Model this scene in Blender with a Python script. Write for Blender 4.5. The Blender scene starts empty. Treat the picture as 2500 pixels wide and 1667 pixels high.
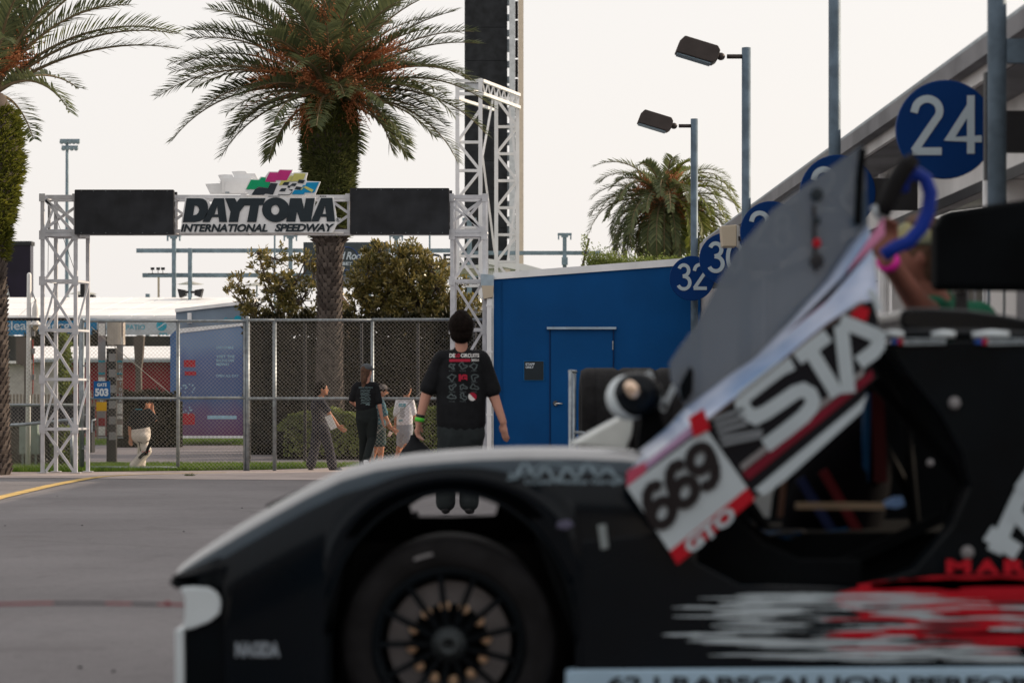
import bpy, math, random
import numpy as np
from mathutils import Vector, Matrix, Euler
from mathutils.bvhtree import BVHTree
R = math.radians
rnd = random.Random(7)
SC = bpy.context.scene
COL = SC.collection
# ------------------------------------------------------------------ camera
H = 1.05            # camera height
F = 2500 * 85 / 36  # focal length in photo pixels
cam_d = bpy.data.cameras.new('camera')
cam = bpy.data.objects.new('camera', cam_d); COL.objects.link(cam)
cam.location = (0, 0, H); cam.rotation_euler = (R(90), 0, 0)
cam_d.lens = 85; cam_d.sensor_width = 36; cam_d.shift_y = 146.5 / 2500
cam_d.clip_start = 0.1; cam_d.clip_end = 3000
cam_d.dof.use_dof = True; cam_d.dof.focus_distance = 37.0; cam_d.dof.aperture_fstop = 3.1
cam_d.dof.aperture_blades = 0
SC.camera = cam
# ------------------------------------------------------------------ world + sun
SUN_EL, SUN_AZ = R(21), R(66)      # azimuth measured from +Y (view direction) towards +X
world = bpy.data.worlds.new("World"); SC.world = world; world.use_nodes = True
wn = world.node_tree; wn.nodes.clear()
w_out = wn.nodes.new('ShaderNodeOutputWorld'); w_bg = wn.nodes.new('ShaderNodeBackground')
w_sky = wn.nodes.new('ShaderNodeTexSky'); w_sky.sky_type = 'NISHITA'; w_sky.sun_disc = False
w_sky.sun_elevation = SUN_EL; w_sky.sun_rotation = SUN_AZ
w_sky.air_density = 1.2; w_sky.dust_density = 5.0; w_sky.ozone_density = 1.0
w_mix = wn.nodes.new('ShaderNodeMixRGB'); w_mix.inputs[0].default_value = 0.78
w_mix.inputs[2].default_value = (11.35, 10.85, 10.5, 1)          # even bright haze over the whole sky
wn.links.new(w_sky.outputs[0], w_mix.inputs[1]); wn.links.new(w_mix.outputs[0], w_bg.inputs[0])
w_bg.inputs[1].default_value = 0.1
wn.links.new(w_bg.outputs[0], w_out.inputs[0])
sun_d = bpy.data.lights.new('sun', 'SUN'); sun = bpy.data.objects.new('sun', sun_d); COL.objects.link(sun)
sun_d.energy = 5.0; sun_d.angle = R(0.5); sun_d.color = (1.0, 0.80, 0.60)
sdir = Vector((math.sin(SUN_AZ) * math.cos(SUN_EL), math.cos(SUN_AZ) * math.cos(SUN_EL), math.sin(SUN_EL)))
sun.rotation_euler = sdir.to_track_quat('Z', 'Y').to_euler()
SC.view_settings.view_transform = 'Standard'; SC.view_settings.look = 'None'
SC.view_settings.exposure = 0.0; SC.view_settings.gamma = 1.0; SC.view_settings.use_curve_mapping = False
SC.render.engine = 'CYCLES'
try:
    SC.cycles.use_denoising = True; SC.cycles.max_bounces = 8; SC.cycles.transparent_max_bounces = 24
    SC.cycles.caustics_reflective = False; SC.cycles.caustics_refractive = False
except Exception: pass

# ------------------------------------------------------------------ measuring helpers
K = 2500 / 2352.0
def at(u, v, d):            # full-size photo pixel -> point at depth d
    return Vector(((u - 1250) / F * d, d, H - (v - 980) / F * d))
def D(u, v, d):             # the same for the 2352-wide view the photo was measured in
    return at(u * K, v * K, d)
def G(u, v, z=0.0):         # point of the ground under a pixel (2352-wide view)
    d = (H - z) * F / (v * K - 980)
    return Vector(((u * K - 1250) / F * d, d, z))
# ------------------------------------------------------------------ materials
def mat(name, col, rough=0.6, metal=0.0, var=0.12, scale=6.0, bump=0.0, bscale=60.0, coat=0.0, spec=0.22, island=0.0, col2=None, detail=4.0, trans=0.0):
    m = bpy.data.materials.new(name); m.use_nodes = True
    nt = m.node_tree; b = nt.nodes['Principled BSDF']
    b.inputs['Roughness'].default_value = rough; b.inputs['Metallic'].default_value = metal
    b.inputs['Specular IOR Level'].default_value = spec
    if coat: b.inputs['Coat Weight'].default_value = coat; b.inputs['Coat Roughness'].default_value = 0.06
    tc = nt.nodes.new('ShaderNodeTexCoord'); n = nt.nodes.new('ShaderNodeTexNoise')
    n.inputs['Scale'].default_value = scale; n.inputs['Detail'].default_value = detail
    nt.links.new(tc.outputs['Object'], n.inputs['Vector'])
    cr = nt.nodes.new('ShaderNodeValToRGB')
    c = Vector(col); lo = c * (1 - var); hi = c * (1 + var)
    if col2 is not None: lo = Vector(col); hi = Vector(col2)
    cr.color_ramp.elements[0].position = 0.35; cr.color_ramp.elements[1].position = 0.65
    cr.color_ramp.elements[0].color = (*lo, 1); cr.color_ramp.elements[1].color = (*[min(1, x) for x in hi], 1)
    if island:
        g = nt.nodes.new('ShaderNodeNewGeometry'); mx = nt.nodes.new('ShaderNodeMath'); mx.operation = 'MULTIPLY_ADD'
        mx.inputs[1].default_value = island; mx.inputs[2].default_value = 0.0
        ad = nt.nodes.new('ShaderNodeMath'); ad.operation = 'ADD'
        m2 = nt.nodes.new('ShaderNodeMath'); m2.operation = 'MULTIPLY'; m2.inputs[1].default_value = 1 - island
        nt.links.new(g.outputs['Random Per Island'], mx.inputs[0]); nt.links.new(n.outputs['Fac'], m2.inputs[0])
        nt.links.new(mx.outputs[0], ad.inputs[0]); nt.links.new(m2.outputs[0], ad.inputs[1])
        nt.links.new(ad.outputs[0], cr.inputs['Fac'])
        cr.color_ramp.elements[0].position = 0.15; cr.color_ramp.elements[1].position = 0.85
    else:
        nt.links.new(n.outputs['Fac'], cr.inputs['Fac'])
    nt.links.new(cr.outputs['Color'], b.inputs['Base Color'])
    if bump:
        n2 = nt.nodes.new('ShaderNodeTexNoise'); n2.inputs['Scale'].default_value = bscale; n2.inputs['Detail'].default_value = 3
        bp = nt.nodes.new('ShaderNodeBump'); bp.inputs['Strength'].default_value = bump; bp.inputs['Distance'].default_value = 0.01
        nt.links.new(tc.outputs['Object'], n2.inputs['Vector']); nt.links.new(n2.outputs['Fac'], bp.inputs['Height'])
        nt.links.new(bp.outputs[0], b.inputs['Normal'])
    if trans:   # thin leaves let light through
        tr = nt.nodes.new('ShaderNodeBsdfTranslucent'); ms = nt.nodes.new('ShaderNodeMixShader'); ms.inputs[0].default_value = trans
        out = nt.nodes['Material Output']
        nt.links.new(cr.outputs['Color'], tr.inputs['Color'])
        nt.links.new(b.outputs[0], ms.inputs[1]); nt.links.new(tr.outputs[0], ms.inputs[2]); nt.links.new(ms.outputs[0], out.inputs['Surface'])
    return m
def see_through(name, col, alpha, rough=0.3):
    m = bpy.data.materials.new(name); m.use_nodes = True; nt = m.node_tree; b = nt.nodes['Principled BSDF']
    b.inputs['Base Color'].default_value = (*col, 1); b.inputs['Roughness'].default_value = rough
    tr = nt.nodes.new('ShaderNodeBsdfTransparent'); ms = nt.nodes.new('ShaderNodeMixShader'); ms.inputs[0].default_value = alpha
    tc = nt.nodes.new('ShaderNodeTexCoord'); n = nt.nodes.new('ShaderNodeTexNoise'); n.inputs['Scale'].default_value = 5
    mr = nt.nodes.new('ShaderNodeMapRange'); mr.inputs['To Min'].default_value = alpha - .12; mr.inputs['To Max'].default_value = min(1, alpha + .12)
    nt.links.new(tc.outputs['Object'], n.inputs['Vector']); nt.links.new(n.outputs['Fac'], mr.inputs['Value']); nt.links.new(mr.outputs[0], ms.inputs[0])
    nt.links.new(tr.outputs[0], ms.inputs[1]); nt.links.new(b.outputs[0], ms.inputs[2]); nt.links.new(ms.outputs[0], nt.nodes['Material Output'].inputs['Surface'])
    return m
M = {}
M['white'] = mat('white_paint', (.78, .79, .80), .45, var=.07, scale=3, bump=.1)
M['truss'] = mat('white_truss_paint', (.56, .57, .60), .4, var=.10, scale=9, bump=.15)
M['truss2'] = mat('bright_truss_paint', (.76, .77, .78), .4, var=.06, scale=3)
M['offwhite'] = mat('offwhite_paint', (.72, .71, .70), .6, var=.1, scale=2)
M['galv'] = mat('galvanised_steel', (.30, .34, .37), .45, .55, var=.2, scale=14)
M['wire'] = mat('galvanised_wire', (.33, .315, .29), .5, .35, var=.15, scale=3)
M['darkwire'] = mat('dark_wire', (.02, .02, .02), .7)
M['bluesteel'] = mat('bluegrey_steel', (.20, .27, .32), .55, .2, var=.18, scale=5, bump=.1)
M['polesteel'] = mat('dull_pole_steel', (.10, .14, .18), .55, .3, var=.2, scale=8, bump=.2)
M['black'] = mat('black_panel', (.024, .026, .03), .6, var=.25, scale=20, spec=.3)
M['led'] = mat('led_panel_black', (.020, .022, .026), .7, var=.35, scale=3, spec=.25)
M['rubber'] = mat('rubber', (.011, .011, .012), .75, spec=.12, var=.3, scale=12, bump=.3)
M['dark'] = mat('dark_metal', (.03, .03, .033), .5, .2)
M['bronze'] = mat('bronze_lamp_paint', (.055, .045, .042), .5, .2)
M['bluewall'] = mat('blue_wall_paint', (.002, .064, .215), .6, spec=.12, var=.10, scale=1.2, bump=.15, bscale=25)
M['bluedoor'] = mat('blue_door_paint', (.002, .068, .225), .5, spec=.12, var=.07, scale=1.5, bump=.05)
M['signblue'] = mat('sign_blue', (.001, .030, .14), .5, spec=.1, var=.06, scale=2)
M['signwhite'] = mat('sign_letter_white', (.55, .62, .68), .5, var=.05)
M['stone'] = mat('concrete_wall', (.22, .22, .23), .9, var=.15, scale=2, bump=.3, bscale=20)
M['beige'] = mat('beige_panel', (.50, .43, .33), .7, var=.08, scale=1)
M['wood'] = mat('weathered_wood', (.30, .20, .13), .8, var=.3, scale=4, bump=.3)
M['inkdark'] = mat('sign_ink', (.018, .028, .036), .5, var=.1)
M['yellowpaint'] = mat('yellow_road_paint', (.52, .36, .13), .8, var=.25, scale=3)
M['red'] = mat('red_print', (.50, .005, .015), .4, var=.1)
M['skin'] = mat('skin', (.52, .27, .20), .55, var=.06, scale=12)
M['skintan'] = mat('tanned_skin', (.42, .19, .11), .55, var=.06, scale=12)
M['hairdark'] = mat('dark_hair', (.009, .006, .005), .8, spec=.08, var=.35, scale=30, bump=.6, bscale=90)
M['hairbrown'] = mat('brown_hair', (.085, .045, .028), .6, var=.35, scale=30, bump=.6, bscale=90)
M['blackcloth'] = mat('black_cotton', (.010, .011, .013), .9, var=.25, scale=9, bump=.5, bscale=14, spec=.2)
M['trunk'] = mat('tree_bark', (.11, .085, .07), .9, var=.3, scale=6, bump=.5)
# ------------------------------------------------------------------ mesh builder
ORG = {}
class MB:
    def __init__(s): s.v = []; s.f = []; s.mi = []
    def add(s, vs, fs, mi=0):
        o = len(s.v); s.v += [Vector(p) for p in vs]
        for f in fs: s.f.append(tuple(i + o for i in f)); s.mi.append(mi)
        return s
    def box(s, lo, hi, mi=0):
        x0, y0, z0 = lo; x1, y1, z1 = hi
        return s.add([(x0,y0,z0),(x1,y0,z0),(x1,y1,z0),(x0,y1,z0),(x0,y0,z1),(x1,y0,z1),(x1,y1,z1),(x0,y1,z1)],
                     [(0,3,2,1),(4,5,6,7),(0,1,5,4),(1,2,6,5),(2,3,7,6),(3,0,4,7)], mi)
    def rbox(s, c, size, rot=(0,0,0), mi=0):
        m = Euler(rot).to_matrix(); c = Vector(c); a, b, d = [q / 2 for q in size]
        P = [c + m @ Vector(p) for p in [(-a,-b,-d),(a,-b,-d),(a,b,-d),(-a,b,-d),(-a,-b,d),(a,-b,d),(a,b,d),(-a,b,d)]]
        return s.add(P, [(0,3,2,1),(4,5,6,7),(0,1,5,4),(1,2,6,5),(2,3,7,6),(3,0,4,7)], mi)
    def beam(s, p, q, w, h=None, up=(0,1,0), mi=0):
        p, q = Vector(p), Vector(q); h = h or w; t = (q - p).normalized(); up = Vector(up)
        if abs(t.dot(up)) > .98: up = Vector((1,0,0))
        a = t.cross(up).normalized() * w / 2; b = a.cross(t).normalized() * h / 2
        P = [p-a-b, p+a-b, p+a+b, p-a+b, q-a-b, q+a-b, q+a+b, q-a+b]
        return s.add(P, [(0,3,2,1),(4,5,6,7),(0,1,5,4),(1,2,6,5),(2,3,7,6),(3,0,4,7)], mi)
    def tube(s, pts, r, n=8, mi=0, cap=True, flat=1.0, side=None):
        pts = [Vector(p) for p in pts]; rs = r if isinstance(r, (list, tuple)) else [r] * len(pts)
        o = len(s.v); L = len(pts); pa = None
        for i, p in enumerate(pts):
            t = (pts[min(i+1, L-1)] - pts[max(i-1, 0)])
            t = t.normalized() if t.length > 1e-9 else Vector((0,0,1))
            ref = Vector(side) if side is not None else (pa if pa is not None else (Vector((0,1,0)) if abs(t.y) < .9 else Vector((1,0,0))))
            a = ref - t * ref.dot(t)
            if a.length < 1e-6: a = t.orthogonal()
            a.normalize(); b = t.cross(a); pa = a
            for k in range(n):
                w = 2 * math.pi * k / n
                s.v.append(p + (a * math.cos(w) + b * math.sin(w) * flat) * rs[i])
        for i in range(L - 1):
            for k in range(n):
                k2 = (k + 1) % n
                s.f.append((o+i*n+k, o+i*n+k2, o+(i+1)*n+k2, o+(i+1)*n+k)); s.mi.append(mi)
        if cap:
            s.f.append(tuple(o + k for k in reversed(range(n)))); s.mi.append(mi)
            s.f.append(tuple(o + (L-1)*n + k for k in range(n))); s.mi.append(mi)
        return s
    def cap(s, p, q, r1, r2, n=12, flat=1.0, side=None):   # limb with round ends
        p, q = Vector(p), Vector(q); t = q - p
        t = t.normalized() if t.length > 1e-6 else Vector((0,0,1))
        pts = []; rs = []
        for a in (80, 55, 28): pts.append(p - t * r1 * math.sin(R(a)) * .9); rs.append(r1 * math.cos(R(a)))
        for k in range(5): pts.append(p.lerp(q, k / 4)); rs.append(r1 + (r2 - r1) * k / 4)
        for a in (28, 55, 80): pts.append(q + t * r2 * math.sin(R(a)) * .9); rs.append(r2 * math.cos(R(a)))
        return s.tube(pts, rs, n, flat=flat, side=side)
    def ball(s, c, rad, n=12, m=8, rot=None, mi=0):
        c = Vector(c); rx, ry, rz = rad if isinstance(rad, (tuple, list)) else (rad,) * 3
        o = len(s.v); Rm = rot or Matrix.Identity(3)
        for i in range(1, m):
            th = math.pi * i / m
            for k in range(n):
                ph = 2 * math.pi * k / n
                s.v.append(c + Rm @ Vector((rx*math.sin(th)*math.cos(ph), ry*math.sin(th)*math.sin(ph), rz*math.cos(th))))
        s.v.append(c + Rm @ Vector((0,0,rz))); s.v.append(c + Rm @ Vector((0,0,-rz))); T = len(s.v) - 2
        for i in range(m - 2):
            for k in range(n):
                k2 = (k+1) % n; s.f.append((o+i*n+k, o+(i+1)*n+k, o+(i+1)*n+k2, o+i*n+k2)); s.mi.append(mi)
        for k in range(n):
            k2 = (k+1) % n; s.f.append((T, o+k, o+k2)); s.f.append((T+1, o+(m-2)*n+k2, o+(m-2)*n+k)); s.mi += [mi, mi]
        return s
    def prism(s, pts, dv, mi=0):        # outline (list of points) pushed by vector dv
        pts = [Vector(p) for p in pts]; dv = Vector(dv); n = len(pts); o = len(s.v)
        s.v += pts + [p + dv for p in pts]
        s.f.append(tuple(o + i for i in range(n))); s.f.append(tuple(o + n + i for i in reversed(range(n)))); s.mi += [mi, mi]
        for i in range(n):
            j = (i+1) % n; s.f.append((o+i, o+n+i, o+n+j, o+j)); s.mi.append(mi)
        return s
    def ringprism(s, outer, inner, dv, mi=0):   # outline with one hole; both lists same length
        n = len(outer); o = len(s.v); dv = Vector(dv)
        s.v += [Vector(p) for p in outer] + [Vector(p) for p in inner] + [Vector(p)+dv for p in outer] + [Vector(p)+dv for p in inner]
        for i in range(n):
            j = (i+1) % n
            for f in ((o+i,o+j,o+n+j,o+n+i), (o+2*n+i,o+3*n+i,o+3*n+j,o+2*n+j), (o+i,o+2*n+i,o+2*n+j,o+j), (o+n+i,o+n+j,o+3*n+j,o+3*n+i)):
                s.f.append(f); s.mi.append(mi)
        return s
    def lathe(s, c, prof, n=24, axis='z', mi=0, caps=True):     # prof: (radius, height)
        c = Vector(c); o = len(s.v); m = len(prof)
        for r, h in prof:
            for k in range(n):
                a = 2*math.pi*k/n; x, y = r*math.cos(a), r*math.sin(a)
                s.v.append(c + (Vector((x, y, h)) if axis == 'z' else Vector((x, h, y)) if axis == 'y' else Vector((h, x, y))))
        for i in range(m-1):
            for k in range(n):
                k2 = (k+1) % n; s.f.append((o+i*n+k, o+i*n+k2, o+(i+1)*n+k2, o+(i+1)*n+k)); s.mi.append(mi)
        if caps and prof[0][0] > 1e-5: s.f.append(tuple(o+k for k in range(n))); s.mi.append(mi)
        if caps and prof[-1][0] > 1e-5: s.f.append(tuple(o+(m-1)*n+k for k in range(n))); s.mi.append(mi)
        return s
    def ribbon(s, pts, w, nrm=(0,-1,0), dv=None, mi=0, closed=False):   # flat stroke of width w along pts
        pts = [Vector(p) for p in pts]; nrm = Vector(nrm); L = len(pts); A = []; B = []
        for i, p in enumerate(pts):
            if closed: t = pts[(i+1) % L] - pts[i-1]
            else: t = pts[min(i+1, L-1)] - pts[max(i-1, 0)]
            t.normalize(); sd = t.cross(nrm).normalized() * w / 2
            if 0 < i < L-1:
                t1 = (pts[i] - pts[i-1]).normalized(); c = max(.6, t1.dot(t)); sd = sd / c
            A.append(p + sd); B.append(p - sd)
        dv = Vector(dv) if dv is not None else nrm * -.004
        s._rc = getattr(s, '_rc', 0) + 1; off = nrm * (.0007 * (s._rc % 6)); A = [p + off for p in A]; B = [p + off for p in B]
        o = len(s.v); s.v += A + B + [p + dv for p in A] + [p + dv for p in B]; n = L if closed else L - 1
        for i in range(n):
            j = (i+1) % L
            for f in ((o+i,o+j,o+L+j,o+L+i), (o+2*L+i,o+3*L+i,o+3*L+j,o+2*L+j), (o+i,o+2*L+i,o+2*L+j,o+j), (o+L+i,o+L+j,o+3*L+j,o+3*L+i)):
                s.f.append(f); s.mi.append(mi)
        if not closed:
            for k in (0, L-1): s.f.append((o+k, o+L+k, o+3*L+k, o+2*L+k)); s.mi.append(mi)
        return s
    def build(s, name, m, parent=None, smooth=False, org=None, bevel=0):
        if parent is not None: O = ORG[parent.name]
        elif org is not None: O = Vector(org)
        elif s.v:
            xs = [p.x for p in s.v]; ys = [p.y for p in s.v]; zs = [p.z for p in s.v]
            O = Vector(((min(xs)+max(xs))/2, (min(ys)+max(ys))/2, min(zs)))
        else: O = Vector()
        me = bpy.data.meshes.new(name); me.from_pydata([p - O for p in s.v], [], s.f)
        for q in (m if isinstance(m, (list, tuple)) else [m]): me.materials.append(q)
        if isinstance(m, (list, tuple)): me.polygons.foreach_set('material_index', s.mi)
        if smooth: me.polygons.foreach_set('use_smooth', [True] * len(me.polygons))
        me.update()
        o = bpy.data.objects.new(name, me); COL.objects.link(o)
        if parent is not None: o.parent = parent
        else: o.location = O
        ORG[o.name] = O
        if bevel:
            b = o.modifiers.new('bevel', 'BEVEL'); b.width = bevel; b.segments = 2; b.limit_method = 'ANGLE'
        return o
def root(name, loc, label, cat, group=None):
    o = bpy.data.objects.new(name, None); COL.objects.link(o); o.location = loc; o.empty_display_size = .1
    o['label'] = label; o['category'] = cat
    if group: o['group'] = group
    ORG[o.name] = Vector(loc); return o
def tag(o, label=None, cat=None, group=None, kind=None):
    if label: o['label'] = label
    if cat: o['category'] = cat
    if group: o['group'] = group
    if kind: o['kind'] = kind
    return o
def copy_thing(src, delta, label):
    r = src.copy(); COL.objects.link(r); r.location = src.location + Vector(delta); r['label'] = label; ORG[r.name] = Vector(r.location)
    for ch in list(src.children):
        c = ch.copy(); COL.objects.link(c); c.parent = r; ORG[c.name] = Vector(r.location)
        for g in list(ch.children):
            d = g.copy(); COL.objects.link(d); d.parent = c; ORG[d.name] = Vector(r.location)
    return r
def remesh(o, vox, smooth=4):
    a = o.modifiers.new('r', 'REMESH'); a.mode = 'VOXEL'; a.voxel_size = vox; a.use_smooth_shade = True
    b = o.modifiers.new('s', 'SMOOTH'); b.iterations = smooth; b.factor = .5
    dg = bpy.context.evaluated_depsgraph_get(); dg.update()
    me = bpy.data.meshes.new_from_object(o.evaluated_get(dg)); mats = list(o.data.materials)
    o.modifiers.clear(); old = o.data; o.data = me
    if not me.materials:
        for q in mats: me.materials.append(q)
    bpy.data.meshes.remove(old); return o
_tc = {}
def glyphs(s, bold=0.0, shear=0.0, space=1.0):
    k = (s, bold, shear, space)
    if k not in _tc:
        cu = bpy.data.curves.new('t', 'FONT'); cu.body = s; cu.offset = bold; cu.shear = shear; cu.space_character = space
        cu.resolution_u = 3; cu.fill_mode = 'FRONT'
        ob = bpy.data.objects.new('t', cu); COL.objects.link(ob); dg = bpy.context.evaluated_depsgraph_get(); dg.update()
        me = bpy.data.meshes.new_from_object(ob.evaluated_get(dg))
        V = [v.co.copy() for v in me.vertices]; Fs = [tuple(p.vertices) for p in me.polygons]
        bpy.data.objects.remove(ob); bpy.data.meshes.remove(me); bpy.data.curves.remove(cu)
        x0 = min(v.x for v in V); x1 = max(v.x for v in V); y0 = min(v.y for v in V); y1 = max(v.y for v in V)
        _tc[k] = ([((v.x-x0)/(x1-x0), (v.y-y0)/(y1-y0)) for v in V], Fs)
    return _tc[k]
def text_into(mb, s, P0, ex, ey, bold=0.0, shear=0.0, space=1.0, mi=0, proj=None, lift=.004):
    V, Fs = glyphs(s, bold, shear, space); P0, ex, ey = Vector(P0), Vector(ex), Vector(ey)
    P = [P0 + ex * a + ey * b for a, b in V]
    if proj: P = proj(P, lift)
    mb.add(P, Fs, mi); return mb
def interp(pts, x):
    if x <= pts[0][0]: return pts[0][1]
    for (a, b), (c, d) in zip(pts, pts[1:]):
        if x <= c: return b + (d - b) * (x - a) / (c - a)
    return pts[-1][1]
def projector(objs, direction=(0, 1, 0), back=2.0):
    trees = []
    for o in objs:
        O = ORG[o.name]
        trees.append(BVHTree.FromPolygons([v.co + O for v in o.data.vertices], [tuple(p.vertices) for p in o.data.polygons]))
    dv = Vector(direction).normalized()
    def f(P, lift):
        out = []
        for p in P:
            best = None
            for t in trees:
                h = t.ray_cast(p - dv * back, dv, back * 2)
                if h[0] is not None and (best is None or h[3] < best[1]): best = (h[0], h[3])
            out.append((best[0] - dv * lift) if best else p)
        return out
    return f
# ================================================================== SETTING: ground, road, paths, grass
def sheet(name, pts, z, m, kind='structure'):
    mb = MB(); mb.add([(x, y, z) for x, y in pts], [tuple(range(len(pts)))])
    o = mb.build(name, m, org=(0, 0, 0)); o['kind'] = kind; return o
def asphalt_mat():
    m = mat('worn_asphalt', (.156, .146, .152), .85, var=.12, scale=.35, bump=.35, bscale=150, spec=.3)
    nt = m.node_tree; b = nt.nodes['Principled BSDF']; src = b.inputs['Base Color'].links[0].from_socket
    tc = nt.nodes.new('ShaderNodeTexCoord')
    def layer(src, scale, vec, lo, hi, c, fac, det=6):
        mp = nt.nodes.new('ShaderNodeMapping'); mp.inputs['Scale'].default_value = vec
        n = nt.nodes.new('ShaderNodeTexNoise'); n.inputs['Scale'].default_value = scale; n.inputs['Detail'].default_value = det
        r = nt.nodes.new('ShaderNodeMapRange'); r.inputs['From Min'].default_value = lo; r.inputs['From Max'].default_value = hi
        r.inputs['To Max'].default_value = fac
        mx = nt.nodes.new('ShaderNodeMixRGB'); mx.inputs[2].default_value = (*c, 1)
        nt.links.new(tc.outputs['Object'], mp.inputs[0]); nt.links.new(mp.outputs[0], n.inputs['Vector']); nt.links.new(n.outputs['Fac'], r.inputs['Value'])
        nt.links.new(r.outputs[0], mx.inputs[0]); nt.links.new(src, mx.inputs[1]); return mx.outputs[0]
    s = layer(src, 90, (1, 1, 1), .45, .75, (.30, .285, .285), .5, 2)
    s = layer(s, 55, (1, 1, 1), .52, .8, (.07, .07, .075), .6, 3)
    s = layer(s, 14, (1, 1, 1), .5, .72, (.09, .085, .09), .5, 5)
    s = layer(s, 2.2, (1, 1, 1), .60, .66, (.11, .10, .105), .45, 3)
    s = layer(s, .35, (1, 1, 1), .48, .7, (.215, .205, .21), .5, 4)
    s = layer(s, .5, (1, 2.2, 1), .5, .8, (.14, .135, .145), .35)
    s = layer(s, .8, (.3, 1.3, 1), .56, .8, (.12, .115, .125), .28)
    w = nt.nodes.new('ShaderNodeTexVoronoi'); w.feature = 'DISTANCE_TO_EDGE'; w.inputs['Scale'].default_value = .22
    nz = nt.nodes.new('ShaderNodeTexNoise'); nz.inputs['Scale'].default_value = 1.5; va = nt.nodes.new('ShaderNodeMixRGB'); va.inputs[0].default_value = .12
    nt.links.new(tc.outputs['Object'], nz.inputs['Vector']); nt.links.new(tc.outputs['Object'], va.inputs[1]); nt.links.new(nz.outputs['Color'], va.inputs[2]); nt.links.new(va.outputs[0], w.inputs['Vector'])
    r = nt.nodes.new('ShaderNodeMapRange'); r.inputs['From Max'].default_value = .006; r.inputs['To Min'].default_value = .34; r.inputs['To Max'].default_value = 0
    mx = nt.nodes.new('ShaderNodeMixRGB'); mx.inputs[2].default_value = (.07, .07, .07, 1)
    nt.links.new(w.outputs['Distance'], r.inputs['Value']); nt.links.new(r.outputs[0], mx.inputs[0]); nt.links.new(s, mx.inputs[1])
    nt.links.new(mx.outputs[0], b.inputs['Base Color'])
    return m
sheet('ground', [(-900, -300), (900, -300), (900, 1200), (-900, 1200)], -.02, mat('far_ground', (.12, .12, .09), .95, var=.3, scale=.05))
sheet('asphalt_yard', [(-60, -30), (60, -30), (60, 34.6), (-1.2, 34.9), (-7, 35.5), (-60, 35.5)], 0, asphalt_mat())
M['concrete'] = mat('pale_sunlit_concrete', (.40, .34, .32), .9, var=.10, scale=1.5, bump=.3, bscale=60)  # pale concrete strip, with the sunlight on it worked into the colour
sheet('concrete_apron', [(-40, 33.6), (-6.2, 33.2), (-4.4, 32.6), (-2.5, 32.3), (2.6, 32.2), (2.6, 34.98), (-.28, 34.98), (-.28, 38.5), (-2.6, 38.6), (-3.8, 37.0), (-6.5, 35.9), (-40, 35.9)], .004, M['concrete'])
M['grasssoil'] = mat('lawn_soil', (.06, .085, .02), .95, var=.3, scale=5)
sheet('lawn', [(-40, 35.9), (-6.5, 35.9), (-3.8, 37.0), (-2.6, 38.6), (-3.4, 39.6), (-40, 39.8)], .008, M['grasssoil'])
M['pathc'] = mat('grey_path', (.17, .155, .165), .9, var=.12, scale=1.2, bump=.2)
sheet('path', [(-60, 39.8), (-3.4, 39.6), (-2.6, 38.6), (12, 38.5), (12, 58), (-60, 58)], .004, M['pathc'])
sheet('back_lawn', [(-60, 58), (30, 58), (30, 110), (-60, 110)], .008, M['grasssoil'])
# yellow line painted on the yard
cl = [G(-60, 1161), G(0, 1143), (G(60, 1129)), G(115, 1116), G(160, 1107), G(200, 1099.5), G(240, 1094.5), G(300, 1091), G(400, 1088), G(520, 1085.5)]
ws = [.16, .16, .16, .16, .16, .16, .15, .11, .09, .08]
mb = MB(); A = []; B = []
for i, p in enumerate(cl):
    t = (cl[min(i+1, len(cl)-1)] - cl[max(i-1, 0)]).normalized(); n = Vector((-t.y, t.x, 0)) * ws[i] / 2
    p = Vector((p.x, p.y, .008)); A.append(p+n); B.append(p-n)
for i in range(len(cl)-1): mb.add([A[i], B[i], B[i+1], A[i+1]], [(0,1,2,3)])
o = mb.build('road_marking', M['yellowpaint']); o['kind'] = 'structure'
# grass blades
def blades(name, n, region, hgt, m):
    mb = MB(); 
    for _ in range(n):
        x, y = region(); a = rnd.uniform(0, 6.28); h = rnd.uniform(.5, 1.2) * hgt; w = .009
        lx, ly = rnd.gauss(0, .35) * h, rnd.gauss(0, .35) * h
        mb.v += [Vector((x - w*math.cos(a), y - w*math.sin(a), .01)), Vector((x + w*math.cos(a), y + w*math.sin(a), .01)), Vector((x + lx, y + ly, h))]
        k = len(mb.v); mb.f.append((k-3, k-2, k-1)); mb.mi.append(0)
    o = mb.build(name, m, org=(0, 0, 0)); return tag(o, kind='stuff')
M['grass'] = mat('grass_blades', (.07, .14, .018), .7, col2=(.17, .26, .04), scale=2, island=.5, trans=.35)
def reg_front():
    while True:
        x = rnd.uniform(-8.2, -2.5); y = rnd.uniform(35.9, 39.7)
        lim = 35.9 if x < -6.5 else (35.9 + (x + 6.5) / 2.7 * 1.1 if x < -3.8 else 37.0 + (x + 3.8) / 1.2 * 1.6)
        if y > lim: return x, y
o = blades('grass', 26000, reg_front, .075, M['grass']); tag(o, 'strip of short bright green grass along the foot of the chain-link fence', 'grass')
o = blades('grass', 14000, lambda: (rnd.uniform(-15, 2), rnd.uniform(58, 66)), .10, M['grass']); tag(o, 'lawn of short green grass beyond the grey path and the kiosk', 'grass')
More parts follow.
